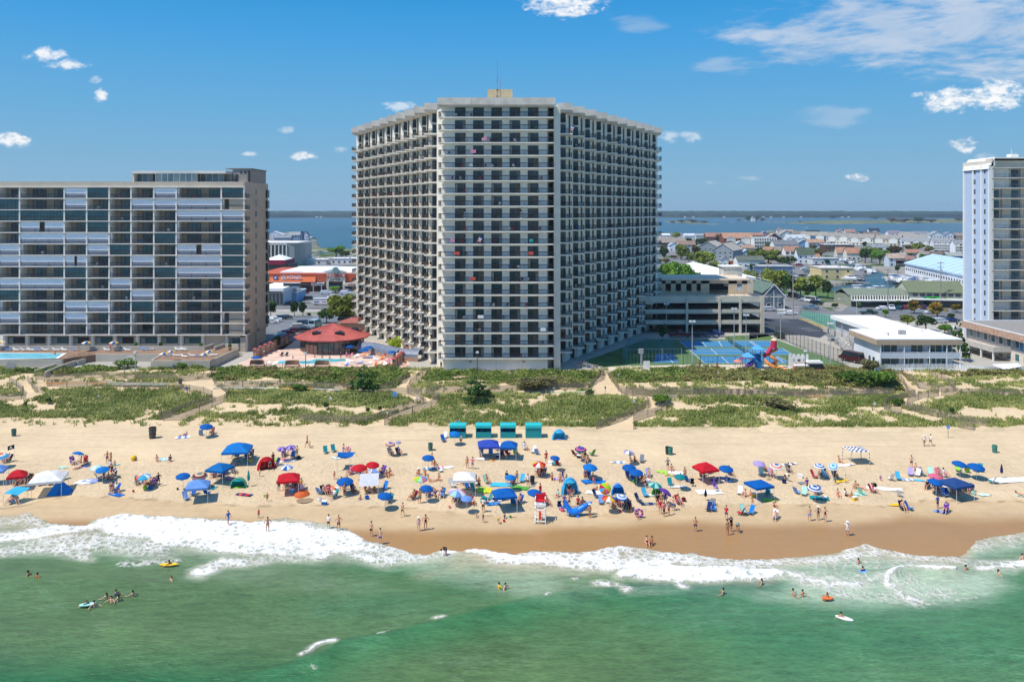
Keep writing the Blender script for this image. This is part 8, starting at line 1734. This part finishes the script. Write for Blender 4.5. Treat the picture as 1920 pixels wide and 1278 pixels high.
def wear(kind, pose, colr):
 key = (kind, pose, colr)
 if key in _pm: return _pm[key]
 J = pose_joints(pose); L = lambda a, b, f: J[a].lerp(J[b], f)
 if kind == 'swim_shorts': vs = [L('pel', 'bel', .35), J['pel'], J['hpl'], L('hpl', 'knl', .62), J['hpr'], L('hpr', 'knr', .62)]; E = [(0, 1), (1, 2), (2, 3), (1, 4), (4, 5)]; rd = [(.148, .112), (.158, .120), .106, .096, .106, .096]; root = 1
 elif kind == 'bikini_bottom': vs = [L('pel', 'bel', .1), J['pel'], L('pel', 'hpl', .8), L('pel', 'hpr', .8)]; E = [(0, 1), (1, 2), (1, 3)]; rd = [(.150, .112), (.158, .12), .10, .10]; root = 1
 elif kind == 'bikini_top': vs = [L('bel', 'che', .72), L('bel', 'che', 1.05)]; E = [(0, 1)]; rd = [(.158, .118), (.158, .122)]; root = 0
 elif kind == 'swimsuit': vs = [J['pel'], J['bel'], J['che'], L('pel', 'hpl', .7), L('pel', 'hpr', .7)]; E = [(0, 1), (1, 2), (0, 3), (0, 4)]; rd = [(.158, .120), (.140, .106), (.158, .120), .10, .10]; root = 0
 elif kind == 'shirt': vs = [J['pel'], J['bel'], J['che'], L('che', 'nb', .7), J['shl'], L('shl', 'ell', .7), J['shr'], L('shr', 'elr', .7)]; E = [(0, 1), (1, 2), (2, 3), (3, 4), (4, 5), (3, 6), (6, 7)]; rd = [(.168, .130), (.150, .115), (.162, .122), .08, .074, .062, .074, .062]; root = 1
 elif kind == 'hair':
  up = (J['tp']-J['hd']).normalized(); bk = Vector((0, 1, 0)) if pose not in ('ly', 'bd') else (Vector((0, 0, -1)) if pose == 'ly' else Vector((0, .3, 1)).normalized())
  vs = [J['hd']+up*.055+bk*.022, J['tp']+up*.012+bk*.012, J['hd']+bk*.055-up*.03]; E = [(0, 1), (0, 2)]; rd = [.088, .070, .060]; root = 0
 elif kind == 'long_hair':
  up = (J['tp']-J['hd']).normalized(); bk = Vector((0, 1, 0)) if pose not in ('ly', 'bd') else Vector((0, 0, -.3))
  vs = [J['hd']+up*.055+bk*.022, J['tp']+up*.012+bk*.012, J['hd']+bk*.07-up*.06, J['nb']+bk*.10-up*.06]; E = [(0, 1), (0, 2), (2, 3)]; rd = [.090, .070, .070, .045]; root = 0
 elif kind == 'sun_hat':
  b = MB().lathe([(.20, 0), (.10, .03), (.095, .10), (.01, .13)], 12); m_ = b.mesh('sun_hat', cm(colr)); _pm[key] = m_; return m_
 m_ = skinned(kind, vs, E, rd, cm(colr) if colr in PAL else mat(colr, .8), root); _pm[key] = m_; return m_
POSE = {'st': 'standing', 'hp': 'standing hands on hips', 'wk': 'walking', 'sc': 'seated', 'sg': 'sitting on the sand', 'ly': 'lying down', 'bd': 'bending over', 'fl': 'in the water'}
def uniq(desc, x, y, extra=None):
 cand_ = sorted(LAND, key=lambda l: (l[0]-x)**2+(l[1]-y)**2)[:9]; opts = []
 for lx, ly, ph in cand_:
  dx, dy = x-lx, y-ly; d = math.hypot(dx, dy)
  rel = 'at' if d < 1.0 else ('left of' if dx < 0 else 'right of') if abs(dx) > abs(dy) else ('behind' if dy > 0 else 'in front of')
  opts.append('%s %s the %s' % (desc, rel, ph))
  if d > 1: opts.append('%s %s the %s' % (desc, 'beside' if d < 3 else ('seaward of' if dy < 0 else 'inland of'), ph))
 for o_ in opts:
  ws = o_.split()
  if len(ws) > 16: o_ = ' '.join(ws[:16])
  if o_ not in _L: _L.add(o_); return o_
 o_ = opts[0]; i = 2
 while o_ in _L: o_ = '%s %s %s' % (ORD[i], desc, ' '.join(opts[0].split()[len(desc.split()):])); i += 1
 _L.add(o_); return o_
# beach chair
def chair_mesh(c):
 k = ('chair', c)
 if k not in _pm:
  s = MB().quad([(-.27, -.28, .30), (.27, -.28, .30), (.27, .22, .20), (-.27, .22, .20)]).quad([(-.27, -.28, .27), (.27, -.28, .27), (.27, .22, .17), (-.27, .22, .17)]); bk = MB().quad([(-.27, .24, .20), (.27, .24, .20), (.27, .62, .92), (-.27, .62, .92)]).quad([(-.27, .27, .20), (.27, .27, .20), (.27, .65, .92), (-.27, .65, .92)]).quad([(-.27, .62, .92), (.27, .62, .92), (.27, .65, .92), (-.27, .65, .92)])
  _pm[k] = (s.mesh('seat', cm(c)), bk.mesh('backrest', cm(c)))
 return _pm[k]
fr_ = MB()
for s_ in (-.29, .29): fr_.tube((s_, -.30, 0), (s_, .22, .24), .014, n=4).tube((s_, .45, 0), (s_, -.22, .36), .014, n=4).tube((s_, .22, .2), (s_, .64, .95), .014, n=4).tube((s_, -.25, .46), (s_, .38, .50), .018, n=4)
fr_ = fr_.tube((-.29, .64, .95), (.29, .64, .95), .014, n=4).mesh('frame', metal)
def bchair(x, y, z, c, rz, lab=None):
 t = empty('beach_chair', (x, y, z), rz, None, 1.08); s, b = chair_mesh(c); link('seat', s, t); link('backrest', b, t); link('frame', fr_, t)
 tag(t, lab or uniq('%s folding beach chair' % PAL[c][1], x, y), 'chair', 'folding chairs on the beach'); return t
TOPN = {'-': 'bare-chested'}
def person(px, py, pose, look, rz=None, chair=None, z=None, child=False, hat=None, sk=None):
 g_ = G(px, py) if z is None else A(px, py, z); rz = random.uniform(-.9, .9) if rz is None else rz
 sc_ = (.64 if child else random.uniform(.98, 1.07)); hs_ = 1.0
 if pose == 'fl': g_.z = -1.22*sc_*1.0+.08
 o = link('person', body_mesh(pose, sk or random.choice('aabcc')), None, g_, rz, sc_)
 top, bot = look[0], look[1]; who = 'child' if child else 'person'
 if top == '-': ds = '%s %s in %s trunks' % ('bare-chested', who, PAL[bot][1]); link('swim_shorts', wear('swim_shorts', pose, bot), o)
 elif top == 's': ds = '%s in %s swimsuit' % (who, PAL[bot][1]); link('swimsuit', wear('swimsuit', pose, bot), o)
 elif top == 'x': ds = '%s in %s bikini' % (who, PAL[bot][1]); link('bikini_bottom', wear('bikini_bottom', pose, bot), o); link('bikini_top', wear('bikini_top', pose, bot), o)
 else: ds = '%s in %s top and %s shorts' % (who, PAL[top][1], PAL[bot][1]); link('shirt', wear('shirt', pose, top), o); link('swim_shorts', wear('swim_shorts', pose, bot), o)
 lng = top in 'sx'; link('hair', wear('long_hair' if lng else 'hair', pose, random.choice(['#3a2618', '#1c130d', '#8a6234', '#5a3c22', '#2a1c12'])), o)
 if hat:
  J = pose_joints(pose); h_ = link('sun_hat', wear('sun_hat', 'x', hat), o, J['tp']+Vector((0, 0, -.03)))
 if chair: bchair(g_.x, g_.y+.0, g_.z, chair, rz); o.location.z += .07
 if chair: o.location = o.location+Vector((math.sin(rz)*-.05, 0, 0))
 o['cat'] = 1; del o['cat']
 tag(o, uniq(ds+' '+POSE[pose]+(' in a %s hat' % PAL[hat][1] if hat else ''), g_.x, g_.y), 'person', 'people on the beach and in the sea'); return o
PPL = """15 866 sc -n k|8 867 sc sk e|29 909 sc tn k|37 907 sc se b|45 906 sc mk m|54 904 sc kk|62 903 sg kn|20 944 sc -r a|31 943 sc xr a|137 870 sc uw u|152 867 sg xr|161 869 sc rr r|146 878 ly xp|201 868 hp -n|208 871 st xn|215 877 st -e c|206 885 st wn|210 893 st kk|217 892 st tu c|195 896 sg xk|203 898 sg -b|209 898 sc sk k|255 862 sg ee c|294 864 sg xo|319 864 sg nm
257 908 sc rt t|272 908 sc xn m|280 911 sc -k k|288 911 sc ul u|297 911 hp kk|209 919 sc sk n|216 922 sc wk b|224 924 sg -r c|341 817 ly xk|347 815 ly -b|397 814 sc xm m|576 838 wk -n|581 840 st xr c|443 858 sc bn n|463 861 sc sk b|471 857 sc ek k|437 874 sg -r|447 871 sg tb|496 877 sg xm|505 878 bd tw|512 871 st mn|487 893 st -k c|531 856 sc un n|540 853 sg xr|549 859 sc bn b|557 858 hp xk|400 894 sc pn r|415 897 sc um u|423 889 sc un u|438 886 sc en e
523 920 hp kk|536 912 sc sn n|548 919 sc tm m|556 914 sc rk r|565 909 sg yr|501 940 hp rk c|644 854 st sb|652 851 st pp c|627 898 st xm c|640 918 hp xk|651 917 hp kk|646 932 st -k|664 924 sc em m|608 926 sc -n k|616 926 sc pr m|626 934 sc wt t|657 889 sc pw p|676 889 sc bn b|687 891 sg xn|716 888 sc un u|725 893 sg xp|731 890 sg xr|733 853 sc en e|749 853 sc uk k|685 921 sg xk|693 923 sg -m|702 921 sg xo|730 942 sc nt t
810 871 st -k|815 873 sg xp|785 889 sg xu|797 890 sg xr|805 900 ly xy|816 901 ly xk|823 900 sg xo|787 943 st -t|774 936 sc xr m|802 931 sc un u|816 930 sg um|828 931 sc sb b|820 919 ly xk|755 968 wk -k|864 834 st wr|876 878 st xk|886 879 hp pb|902 855 sc es e|941 857 sc nk n|967 853 sc gn g|953 843 sc mk m|985 843 sc ww w|1024 868 st rr|1035 898 sg -m|1050 901 sg xo|1055 902 hp nb|1062 902 sg xr|869 907 sc yo q|890 906 sc kw k|898 918 st -k|914 906 sc xg v
950 907 st kn|960 909 sc pk k|969 906 st sb|990 913 st wk|853 939 sc wb b|863 943 sc un n|885 945 sc rw r|906 960 hp wk|893 968 sg xk c|906 979 st nb c|946 971 sg nb c|935 980 bd yi c|973 944 sc xk b|1013 931 st rr|1026 946 sc -m r|1088 852 sc uk k|1098 860 sc ky y|1098 894 sc sk b|1106 893 hp -b|1112 899 sg xb|1113 908 st pn c|1104 896 sc bn n|1182 865 sg xk|1190 865 sg -m|1190 900 sc xb b|1197 899 sg -n|1216 894 sc xa s|1206 906 bd rn|1209 914 wk -k|1252 881 hp en|1259 882 sg xp
1276 899 sg xk|1284 901 st xn|1115 918 ly -m|1046 930 sg vr|1058 952 st uk|1067 951 hp -n|1067 931 st kp|1075 926 sg xk|1084 956 st rk|1092 957 st -b|1099 957 st yw c|1106 970 st -t|1149 951 sc -m q|1163 950 sc rk m|1171 951 sc kk k|1180 956 sc nn k|1196 974 st uw c|1238 963 st rp|1245 968 hp pk|1254 966 hp -r|1262 957 hp -b|1240 948 st xb|1248 944 st nb|1233 950 st km|1273 945 sc -b r
1313 893 sg rk|1329 887 sc kk k|1369 890 sc mk m|1434 883 sc rm m|1446 893 sc xl l|1472 901 bd wk|1397 930 sg xp|1407 934 st -r c|1411 948 st xk c|1452 949 sg -m|1362 974 st rn|1364 1003 st xp|1371 996 st kk|1384 996 bd tw|1304 996 st -n|1453 973 sc xw w|1518 976 st -s|1534 975 hp sn|1547 978 hp sk|1513 919 wk un|1532 927 sc bn b|1538 891 sc xk k|1547 891 sc kk k|1573 866 sg xk|1566 895 sc kk k|1566 908 wk tt c|1585 905 wk ww c
1571 930 sg sr|1585 929 sg wk|1597 929 sg xy c|1604 914 sg xk|1617 915 ly xo|1651 899 sg ul c|1709 876 hp -n|1717 881 sg xr|1638 923 sc rw r|1761 893 sc pn p|1772 894 sc wp w|1738 916 sc kk k|1750 921 st tn|1762 921 sc bb b|1790 925 sg xm|1798 919 sc kn k|1811 921 sc sk k|1819 923 sc bn n|1784 919 sc tt t|1693 956 sc -k k|1758 953 hp bn|1773 960 sc up u|1733 836 wk we|1745 836 wk wk|1914 928 ly xp|1589 1004 hp ww|428 984 wk bs|485 971 st rn c|502 997 hp xr
616 991 st wk|635 994 hp -n|696 1005 st -k|713 1020 st -u|785 995 st sl|798 993 hp sk|836 1042 bd kk|1213 1020 sg sk|1222 1020 sg -m|727 787 wk wr|1100 868 sc xk e|676 936 sg -b c|700 905 sg xb|1480 885 sc ke e|1010 893 sc xr m|1018 891 sc kb e|560 912 sg xo"""
ppl_hats = {1589: 'w', 785: 'w', 1453: 'w', 1733: 'w', 1106: 'w', 1534: 'w'}
for ent in PPL.replace('\n', '|').split('|'):
 q = ent.split(); px, py = float(q[0]), float(q[1]); ch = None; kid = False
 for e_ in q[4:]:
  if e_ == 'c' and q[2] != 'sc': kid = True
  else: ch = e_
 if q[2] == 'sc' and not ch: ch = 'k'
 rz = None
 if int(px) in (785, 798, 616, 635, 696, 713, 1304, 1589, 1518, 1534, 1547, 502): rz = random.uniform(-.4, .4)
 person(px, py, q[2], q[3], rz, ch, child=kid, hat=ppl_hats.get(int(px)))
# swimmers
SW_ = "53 1080 -n|70 1084 -r|200 1122 xk|218 1116 ek|209 1128 -k|222 1125 xr|249 1117 -o|177 1137 -b|162 1135 ek|317 1060 xy|321 1090 xk|936 1102 yk|948 1103 xr|1356 1113 -n|1428 1095 xk|1487 1114 -b|1505 1116 -k|1551 1121 xo|1610 1056 xr|1618 1072 nb|1811 1070 -k|1872 1077 xk|1917 1048 -o|1577 1159 xk"
SEA = [(A(x, y, 0).x, A(x, y, 0).y, ph) for x, y, ph in ((60, 1083, 'pair swimming at the far left'), (215, 1120, 'group of swimmers at the lower left'), (170, 1136, 'white float board in the lower left sea'), (317, 1059, 'yellow board in the left surf'), (942, 1102, 'middle pair beside the wave line'), (1356, 1113, 'first swimmer behind the long breaker'), (1428, 1095, 'swimmer behind the white breaker end'), (1496, 1115, 'two swimmers behind the right breaker'), (1551, 1121, 'orange board in the right-hand sea'), (1614, 1063, 'pair in the milky shallows'), (1840, 1072, 'right-hand curling wave'), (1917, 1048, 'right edge of the surf'), (1580, 1159, 'white patterned board nearest the camera'))]
_save = LAND; LAND = SEA
for ent in SW_.split('|'):
 q = ent.split(); person(float(q[0]), float(q[1]), 'fl', q[2], random.uniform(-2.5, 2.5), z=0.)
def board(x, y, col, lab, z=.05, L=1.5, rz=.3, w_=.32):
 p = A(x, y, z) if z < .1 and y > 1045 else G(x, y); b = MB(); P = [(L*.5*math.cos(a), w_*math.sin(a)*(1 if math.cos(a) < .6 else .8)) for a in [k*math.pi/8 for k in range(16)]]; b.prism(P, .06, .13); o = b.build('bodyboard', cm(col), None, p, rz); tag(o, lab, 'bodyboard', 'bodyboards and surfboards')
board(317, 1059, 'y', 'yellow board held by a swimmer in the left surf', L=2.0, rz=.05); board(164, 1134, 'v', 'pale board beside two swimmers at the lower left'); board(1583, 1160, 'w', 'white patterned board under the lowest swimmer', L=1.6, rz=-.6); board(1552, 1122, 'o', 'orange board held by the swimmer behind the right breaker', rz=.1, L=1.2); board(1618, 1073, 's', 'pale blue board in the milky shallows', L=1.1)
LAND = _save
board(1271, 913, 'w', 'long white surfboard below the turquoise umbrella', L=2.6, rz=.05); board(1228, 929, 'w', 'white surfboard before the low green tent', L=2.8, rz=0); board(1681, 947, 'y', 'yellow board lying left of the seated man', L=2.0, rz=.1); board(214, 872, 'v', 'mint bodyboard carried near the bright blue umbrella', L=1.6, rz=.5)
# empty chairs
CH = "376 815 s|187 898 n|517 873 n|361 929 b|389 927 b|611 850 t|626 847 t|720 918 d|850 913 w|877 916 b|889 920 t|917 937 t|920 853 s|931 844 w|953 853 r|998 849 w|1007 851 s|963 945 b|978 904 a|998 908 k|1007 887 m|1039 872 t|1047 872 m|1021 941 r|1079 854 m|1109 853 g|1203 867 e|1178 896 n|1188 903 b|1258 912 t|1289 902 b|1211 931 a|1120 933 n|1199 941 n|1318 894 k|1427 891 v|1386 927 w|1439 929 t|1328 958 n|1338 958 d|1337 945 w|1387 964 r|1396 963 v|1407 964 d|1495 925 s|1507 929 v|1529 896 r|1550 896 a|1616 926 v|1669 899 w|1686 900 a|1707 892 l|1719 893 w|1732 892 e|1744 891 v|1687 930 w|1797 884 i|1814 885 i|1707 956 b|1773 931 s|1858 905 t|74 910 m|94 909 m|116 900 g|826 884 w|1127 945 s|832 822 w|832 828 b|1062 820 k|350 937 s|1831 884 s|1840 884 t|700 888 s|560 925 w|600 925 s"
for ent in CH.split('|'):
 q = ent.split(); p = G(float(q[0]), float(q[1])); bchair(p.x, p.y, p.z, q[2], random.uniform(-.9, .9) if random.random() < .75 else random.uniform(2, 4))
# towels, balls, bags, rings
def towel(px, py, w_, d_, c, rz=None):
 p = G(px, py); rz = random.uniform(-.5, .5) if rz is None else rz; b = MB(); n_ = 5
 for i in range(n_):
  for j in range(4):
   f = lambda u, v: ((u-.5)*w_, (v-.5)*d_, .05+.035*math.sin(u*9+v*5)+.03*math.sin(v*11)); b.quad([f(i/n_, j/4), f((i+1)/n_, j/4), f((i+1)/n_, (j+1)/4), f(i/n_, (j+1)/4)], (i % 2) if len(c) > 1 else 0)
 o = b.build('beach_towel', [cm(x) for x in c], None, p, rz); tag(o, uniq(('%s and %s striped towel' % (PAL[c[0]][1], PAL[c[1]][1])) if len(c) > 1 else '%s towel' % PAL[c][1], p.x, p.y), 'towel', 'towels spread on the sand')
for q in [(343, 819, 2.2, 1.6, 'ws'), (160, 903, 2.2, 2.0, 'w'), (172, 901, 2.0, 1.6, 'sl'), (308, 861, 1.6, 1.0, 'aw'), (520, 861, 1.3, 1.0, 'i'), (530, 861, 1.6, 1.0, 'p'), (540, 864, 2.2, .9, 'w'), (437, 898, 2.0, 1.2, 'p'), (458, 927, 2.2, .9, 'nr'), (388, 914, 2.6, 1.2, 't'), (803, 878, 1.6, 1.0, 'aw'), (822, 876, 1.6, 1.0, 'pw'), (838, 876, 1.8, 1.0, 'w'), (905, 860, 1.8, .9, 'w'), (918, 861, 1.8, .9, 'oy'), (925, 944, 1.8, 1.0, 'd'), (935, 936, 2.4, 1.1, 'wn'),
          (975, 914, 2.4, 1.4, 'g'), (940, 908, 3.0, 1.6, 'a'), (905, 918, 1.4, 2.0, 'i'), (913, 919, 1.3, 2.0, 'y'), (1104, 902, 1.9, 1.6, 'bd'), (1121, 902, 1.9, 1.6, 'db'), (1159, 866, 2.2, 1.1, 'ws'), (1241, 884, 1.4, .9, 'i'), (1258, 889, 1.8, 1.2, 'ip'), (1267, 886, 2.0, 1.4, 'w'), (1116, 923, 2.4, 1.4, 'w'), (1220, 944, 2.6, .9, 'ne'), (1330, 922, 3.4, 1.8, 'w'), (1338, 900, 1.0, .6, 'n'), (1356, 896, 1.8, 1.1, 'n'), (1366, 902, 1.0, .8, 'sw'),
          (1443, 937, 1.9, .9, 'i'), (1480, 870, 2.6, .8, 'wn'), (1583, 872, 3.0, .9, 'w'), (1578, 901, 2.4, .8, 'y'), (1658, 916, 4.4, 1.4, 'w'), (1700, 899, 1.8, .9, 'ws'), (1720, 900, 1.8, .7, 'a'), (1896, 899, 6.0, 2.0, 'w'), (1764, 959, 1.6, 1.0, 'sn'), (1916, 929, 1.4, .8, 'v'), (1845, 927, 1.6, 1.0, 'vw'), (118, 876, 1.2, .8, 'v'), (155, 875, 1.8, .9, 'l'), (218, 927, 2.2, 1.0, 'b'), (1050, 898, 1.8, .9, 'l'), (1612, 926, 1.6, 1.0, 'v'), (703, 884, 2.6, 1.2, 'sw'), (616, 914, 2.6, 1.6, 'wo'), (630, 858, 1.4, .8, 'wv'), (1780, 915, 2.2, 1.0, 'w'), (1536, 933, 2.4, 1.4, 't'), (860, 905, 1.2, .8, 'q'), (1505, 905, 1.4, .8, 'e')]: towel(*q)
def thingy(kind, px, py, c, sc_=1.):
 p = G(px, py)
 if kind == 'beach_ball': b = MB().ell((0, 0, .38*sc_), (.38*sc_,)*3, 12, 8); m_ = [cm(c)]; cat = 'ball'
 elif kind == 'beach_bag': b = MB().lathe([(.22, 0), (.30, .32), (.24, .42), (.2, .40)], 10).path([(-.2, 0, .4), (0, 0, .62), (.2, 0, .4)], .02); m_ = [cm(c)]; cat = 'bag'
 elif kind == 'cooler': b = MB().box(-.32, .32, -.2, .2, 0, .36, 0).box(-.34, .34, -.22, .22, .36, .46, 1); m_ = [cm(c), cm('w')]; cat = 'cool box'
 elif kind == 'sand_bucket': b = MB().lathe([(.10, 0), (.15, .26), (.13, .26), (.09, .03)], 10); m_ = [cm(c)]; cat = 'bucket'
 elif kind == 'stroller': b = MB().box(-.25, .25, -.2, .25, .35, .6, 0).quad([(-.25, .25, .6), (.25, .25, .6), (.25, .0, 1.05), (-.25, 0, 1.05)], 0).path([(-.22, .3, .9), (-.22, -.4, 0)], .02, 4, 1).path([(.22, .3, .9), (.22, -.4, 0)], .02, 4, 1).path([(-.22, -.1, .5), (-.22, .5, 0)], .02, 4, 1).path([(.22, -.1, .5), (.22, .5, 0)], .02, 4, 1); m_ = [cm(c), cm('w')]; cat = 'pushchair'
 elif kind == 'swim_ring':
  b = MB(); n_ = 14; R_, r_ = .42, .14
  for i in range(n_): a0, a1 = 2*math.pi*i/n_, 2*math.pi*(i+1)/n_; b.tube((R_*math.cos(a0), 0, .6+R_*math.sin(a0)), (R_*math.cos(a1), 0, .6+R_*math.sin(a1)), r_, r_, 8, i % 2, False)
  m_ = [cm(c[0]), cm(c[-1])]; cat = 'swim ring'
 o = b.build(kind, m_, None, p, random.uniform(-.5, .5), smooth=kind in ('beach_ball', 'swim_ring')); tag(o, uniq('%s %s' % (PAL[c[0]][1], {'beach_ball': 'beach ball', 'beach_bag': 'beach bag', 'cooler': 'cool box', 'sand_bucket': 'sand bucket', 'stroller': 'beach trolley', 'swim_ring': 'inflatable ring'}[kind]), p.x, p.y), cat)
for q in [('beach_ball', 250, 863, 'y'), ('beach_ball', 907, 943, 't', 1.2), ('beach_bag', 1054, 958, 'p'), ('sand_bucket', 1163, 960, 'r', 1), ('cooler', 1032, 871, 'w'), ('cooler', 65, 903, 'r'), ('swim_ring', 652, 850, 'pw'), ('swim_ring', 214, 893, 'uw'), ('swim_ring', 1093, 954, 'bw'), ('swim_ring', 1198, 970, 'pu'), ('stroller', 1049, 954, 'n'), ('stroller', 829, 933, 's'), ('stroller', 1298, 911, 'k'), ('stroller', 1775, 928, 'b'), ('beach_bag', 1282, 939, 'm'), ('beach_bag', 560, 860, 'k'), ('cooler', 548, 922, 'a'), ('cooler', 1412, 930, 'y'), ('sand_bucket', 496, 931, 'i'), ('cooler', 1545, 937, 't'),
          ('beach_bag', 1362, 899, 's'), ('beach_bag', 1825, 927, 'v'), ('cooler', 895, 911, 'e'), ('beach_bag', 470, 866, 'y'), ('cooler', 1086, 858, 'k'), ('beach_bag', 282, 917, 'b'), ('beach_bag', 272, 917, 'i'), ('sand_bucket', 250, 922, 'r'), ('sand_bucket', 333, 918, 'n'), ('cooler', 1215, 905, 'w'), ('beach_bag', 688, 935, 'b'), ('sand_bucket', 945, 978, 'r'), ('sand_bucket', 957, 970, 'g'), ('beach_bag', 1342, 915, 'l'), ('cooler', 1603, 937, 'y'), ('beach_bag', 1640, 912, 'k'), ('cooler', 1500, 895, 'w'), ('beach_bag', 1470, 905, 'n'), ('sand_bucket', 843, 952, 'p'), ('beach_bag', 600, 939, 'w'), ('cooler', 608, 945, 'b'), ('beach_bag', 1440, 899, 'q'), ('cooler', 935, 857, 'n'), ('beach_bag', 1190, 905, 'g')]: thingy(*q)
t = empty('sand_hole', G(572, 937)); tag(MB().lathe([(.01, .03), (.8, .05), (1.1, .01)], 14).build('dug_sand', mat((.30, .20, .11), .95), t) and t, 'round patch of dug dark sand near the red canopy tent', 'dug sand')
# parasols of the two pool decks
def deck_parasol(px, py, wpx, cols, label, z):
 p = A(px, py, z+2.1); t = empty('pool_parasol', (p.x, p.y, z)); tag(t, label, 'parasol', 'parasols on the pool decks'); w_ = wpx*p.y/F/2
 key = (cols, False)
 if key not in _cm: _cm[key] = canopy_mesh(cols, False)
 link('pole', polem, t); link('canopy', _cm[key], t, (0, 0, 2.3), sc=(w_, w_, w_*.8))
for k, q in enumerate([(163, 641, 19, 'byw'), (214, 641, 18, 'byw'), (308, 662, 19, 'byw'), (322, 658, 17, 'byw'), (384, 663, 18, 'byw'), (393, 658, 18, 'byw'), (0, 640, 20, 'yw')]): deck_parasol(*q, 'yellow and blue parasol on the brown terrace, %s of seven from the left' % ORD[(2, 3, 4, 5, 6, 7, 1)[k]], 5.2)
for k, q in enumerate([(480, 669, 19), (655, 648, 19), (682, 655, 20), (691, 650, 18), (735, 659, 16)]): deck_parasol(q[0], q[1], q[2], 'b', 'bright blue parasol at the red-roofed pool house, %s from the left' % ORD[k+1], 3.6)
deck_parasol(1713, 644, 20, 'y', 'yellow parasol on the upper balcony of the white beach house', 6.2)
def lounger(px, py, z, c, label, rz=0.):
 t = empty('sun_lounger', A(px, py, z), rz); tag(t, label, 'sun lounger', 'loungers by the pools'); MB().box(-.3, .3, -.9, .35, .28, .36).build('seat', cm(c), t); MB().quad([(-.3, .35, .33), (.3, .35, .33), (.3, .85, .75), (-.3, .85, .75)]).build('backrest', cm(c), t); b = MB()
 for x in (-.28, .28):
  for y in (-.8, .3): b.tube((x, y, 0), (x, y, .3), .03, n=4)
 b.build('legs', wht, t)
lx_ = [(x, 657.5) for x in (15, 30, 45, 58, 70, 84, 105, 120, 140, 200, 224, 238)]+[(270, 657), (283, 656), (333, 657), (344, 657), (313, 668), (330, 668), (345, 670), (360, 668), (372, 669), (388, 668), (400, 667)]
for k, (x, y) in enumerate(lx_): lounger(x, y, 5.2, 'w' if k % 4 else 's', '%s lounger on the brown terrace, %s' % ('white' if k % 4 else 'pale blue', ('%s along the back wall' % ORD[k+1]) if k < 12 else '%s on the right part' % ORD[k-11]), random.uniform(1.2, 1.8))
dl = [(528, 667), (537, 667), (606, 664), (622, 664), (655, 668), (668, 670), (682, 668), (695, 672), (705, 676), (716, 674), (728, 678), (660, 679), (675, 682), (690, 684), (705, 685), (720, 686), (735, 684), (500, 684), (512, 686), (650, 686)]
for k, (x, y) in enumerate(dl): lounger(x, y, 3.66, 'kkrrpwoswopwswowpwws'[k], '%s lounger on the pool house deck, %s from the left door' % (PAL['kkrrpwoswopwswowpwws'[k]][1], ORD[k+1]), random.uniform(-1, 1))
LAND = [(A(x, y, 4).x, A(x, y, 4).y, ph) for x, y, ph in ((60, 668, 'long terrace pool'), (210, 655, 'terrace parasols'), (380, 665, 'right terrace wall'), (580, 679, 'turquoise deck pool'), (612, 660, 'pool house doors'), (735, 680, 'red-capped pillars'), (1120, 694, 'boardwalk'), (690, 676, 'blue deck parasols'), (500, 670, 'pillared deck wall'), (1320, 692, 'playground sand'))]
for q in [(10, 667, 'st', '-n', 4.0), (22, 667, 'st', '-r', 4.0), (47, 668, 'st', 'xk', 4.0), (79, 668, 'st', '-b', 4.0), (103, 668, 'sg', 'xn', 4.9), (207, 657, 'st', 'pm', 5.2), (219, 657, 'sc', 'wp', 5.2), (147, 657, 'sg', 'xr', 5.3), (590, 678, 'st', 'xk', 2.7), (604, 680, 'st', '-b', 2.7), (549, 680, 'st', '-n', 2.7), (639, 674, 'st', 'kp', 3.66), (618, 673, 'sg', 'xr', 3.7), (650, 672, 'st', 'pp', 3.66), (656, 674, 'sg', 'pw', 3.7), (495, 668, 'st', 'wb', 3.66), (722, 675, 'st', 'rw', 3.66), (730, 688, 'st', 'wr', 3.66), (716, 688, 'sg', 'xb', 3.66), (1080, 688, 'st', 'tb', 3.66), (1086, 691, 'st', 'nb', 3.66), (1092, 689, 'st', 'mk', 3.66), (1112, 698, 'wk', 'wk', 4.0), (1124, 701, 'wk', 'wn', 4.0), (350, 740, 'wk', 'bw', 3.4), (827, 692, 'st', 'kk', 3.66), (1311, 690, 'st', 'pu', 3.66), (760, 685, 'bd', 'sg', 3.66), (1344, 688, 'sg', 'rr', 3.7)]:
 ch_ = 'w' if q[2] == 'sc' else None; person(q[0], q[1], q[2], q[3], random.uniform(-1, 1), ch_, z=q[4])
# ------------------------------------------------------------------ summer haze over the bay
hz = MB().box(-5200, 5200, -320, 5400, -12, 75).build('haze', None or mat((1, 1, 1))); hz.data.materials.clear()
m = bpy.data.materials.new('mat_haze'); m.use_nodes = True; n = NT(m.node_tree)
pv = n.n('ShaderNodeVolumePrincipled', ins={'Color': (.70, .82, 1.0, 1), 'Density': 9e-5, 'Anisotropy': .2})
o_ = n.n('ShaderNodeOutputMaterial'); m.node_tree.links.new(pv.outputs[0], o_.inputs['Volume']); hz.data.materials.append(m); tag(hz, kind='stuff')
bpy.data.scenes.remove(TMP)
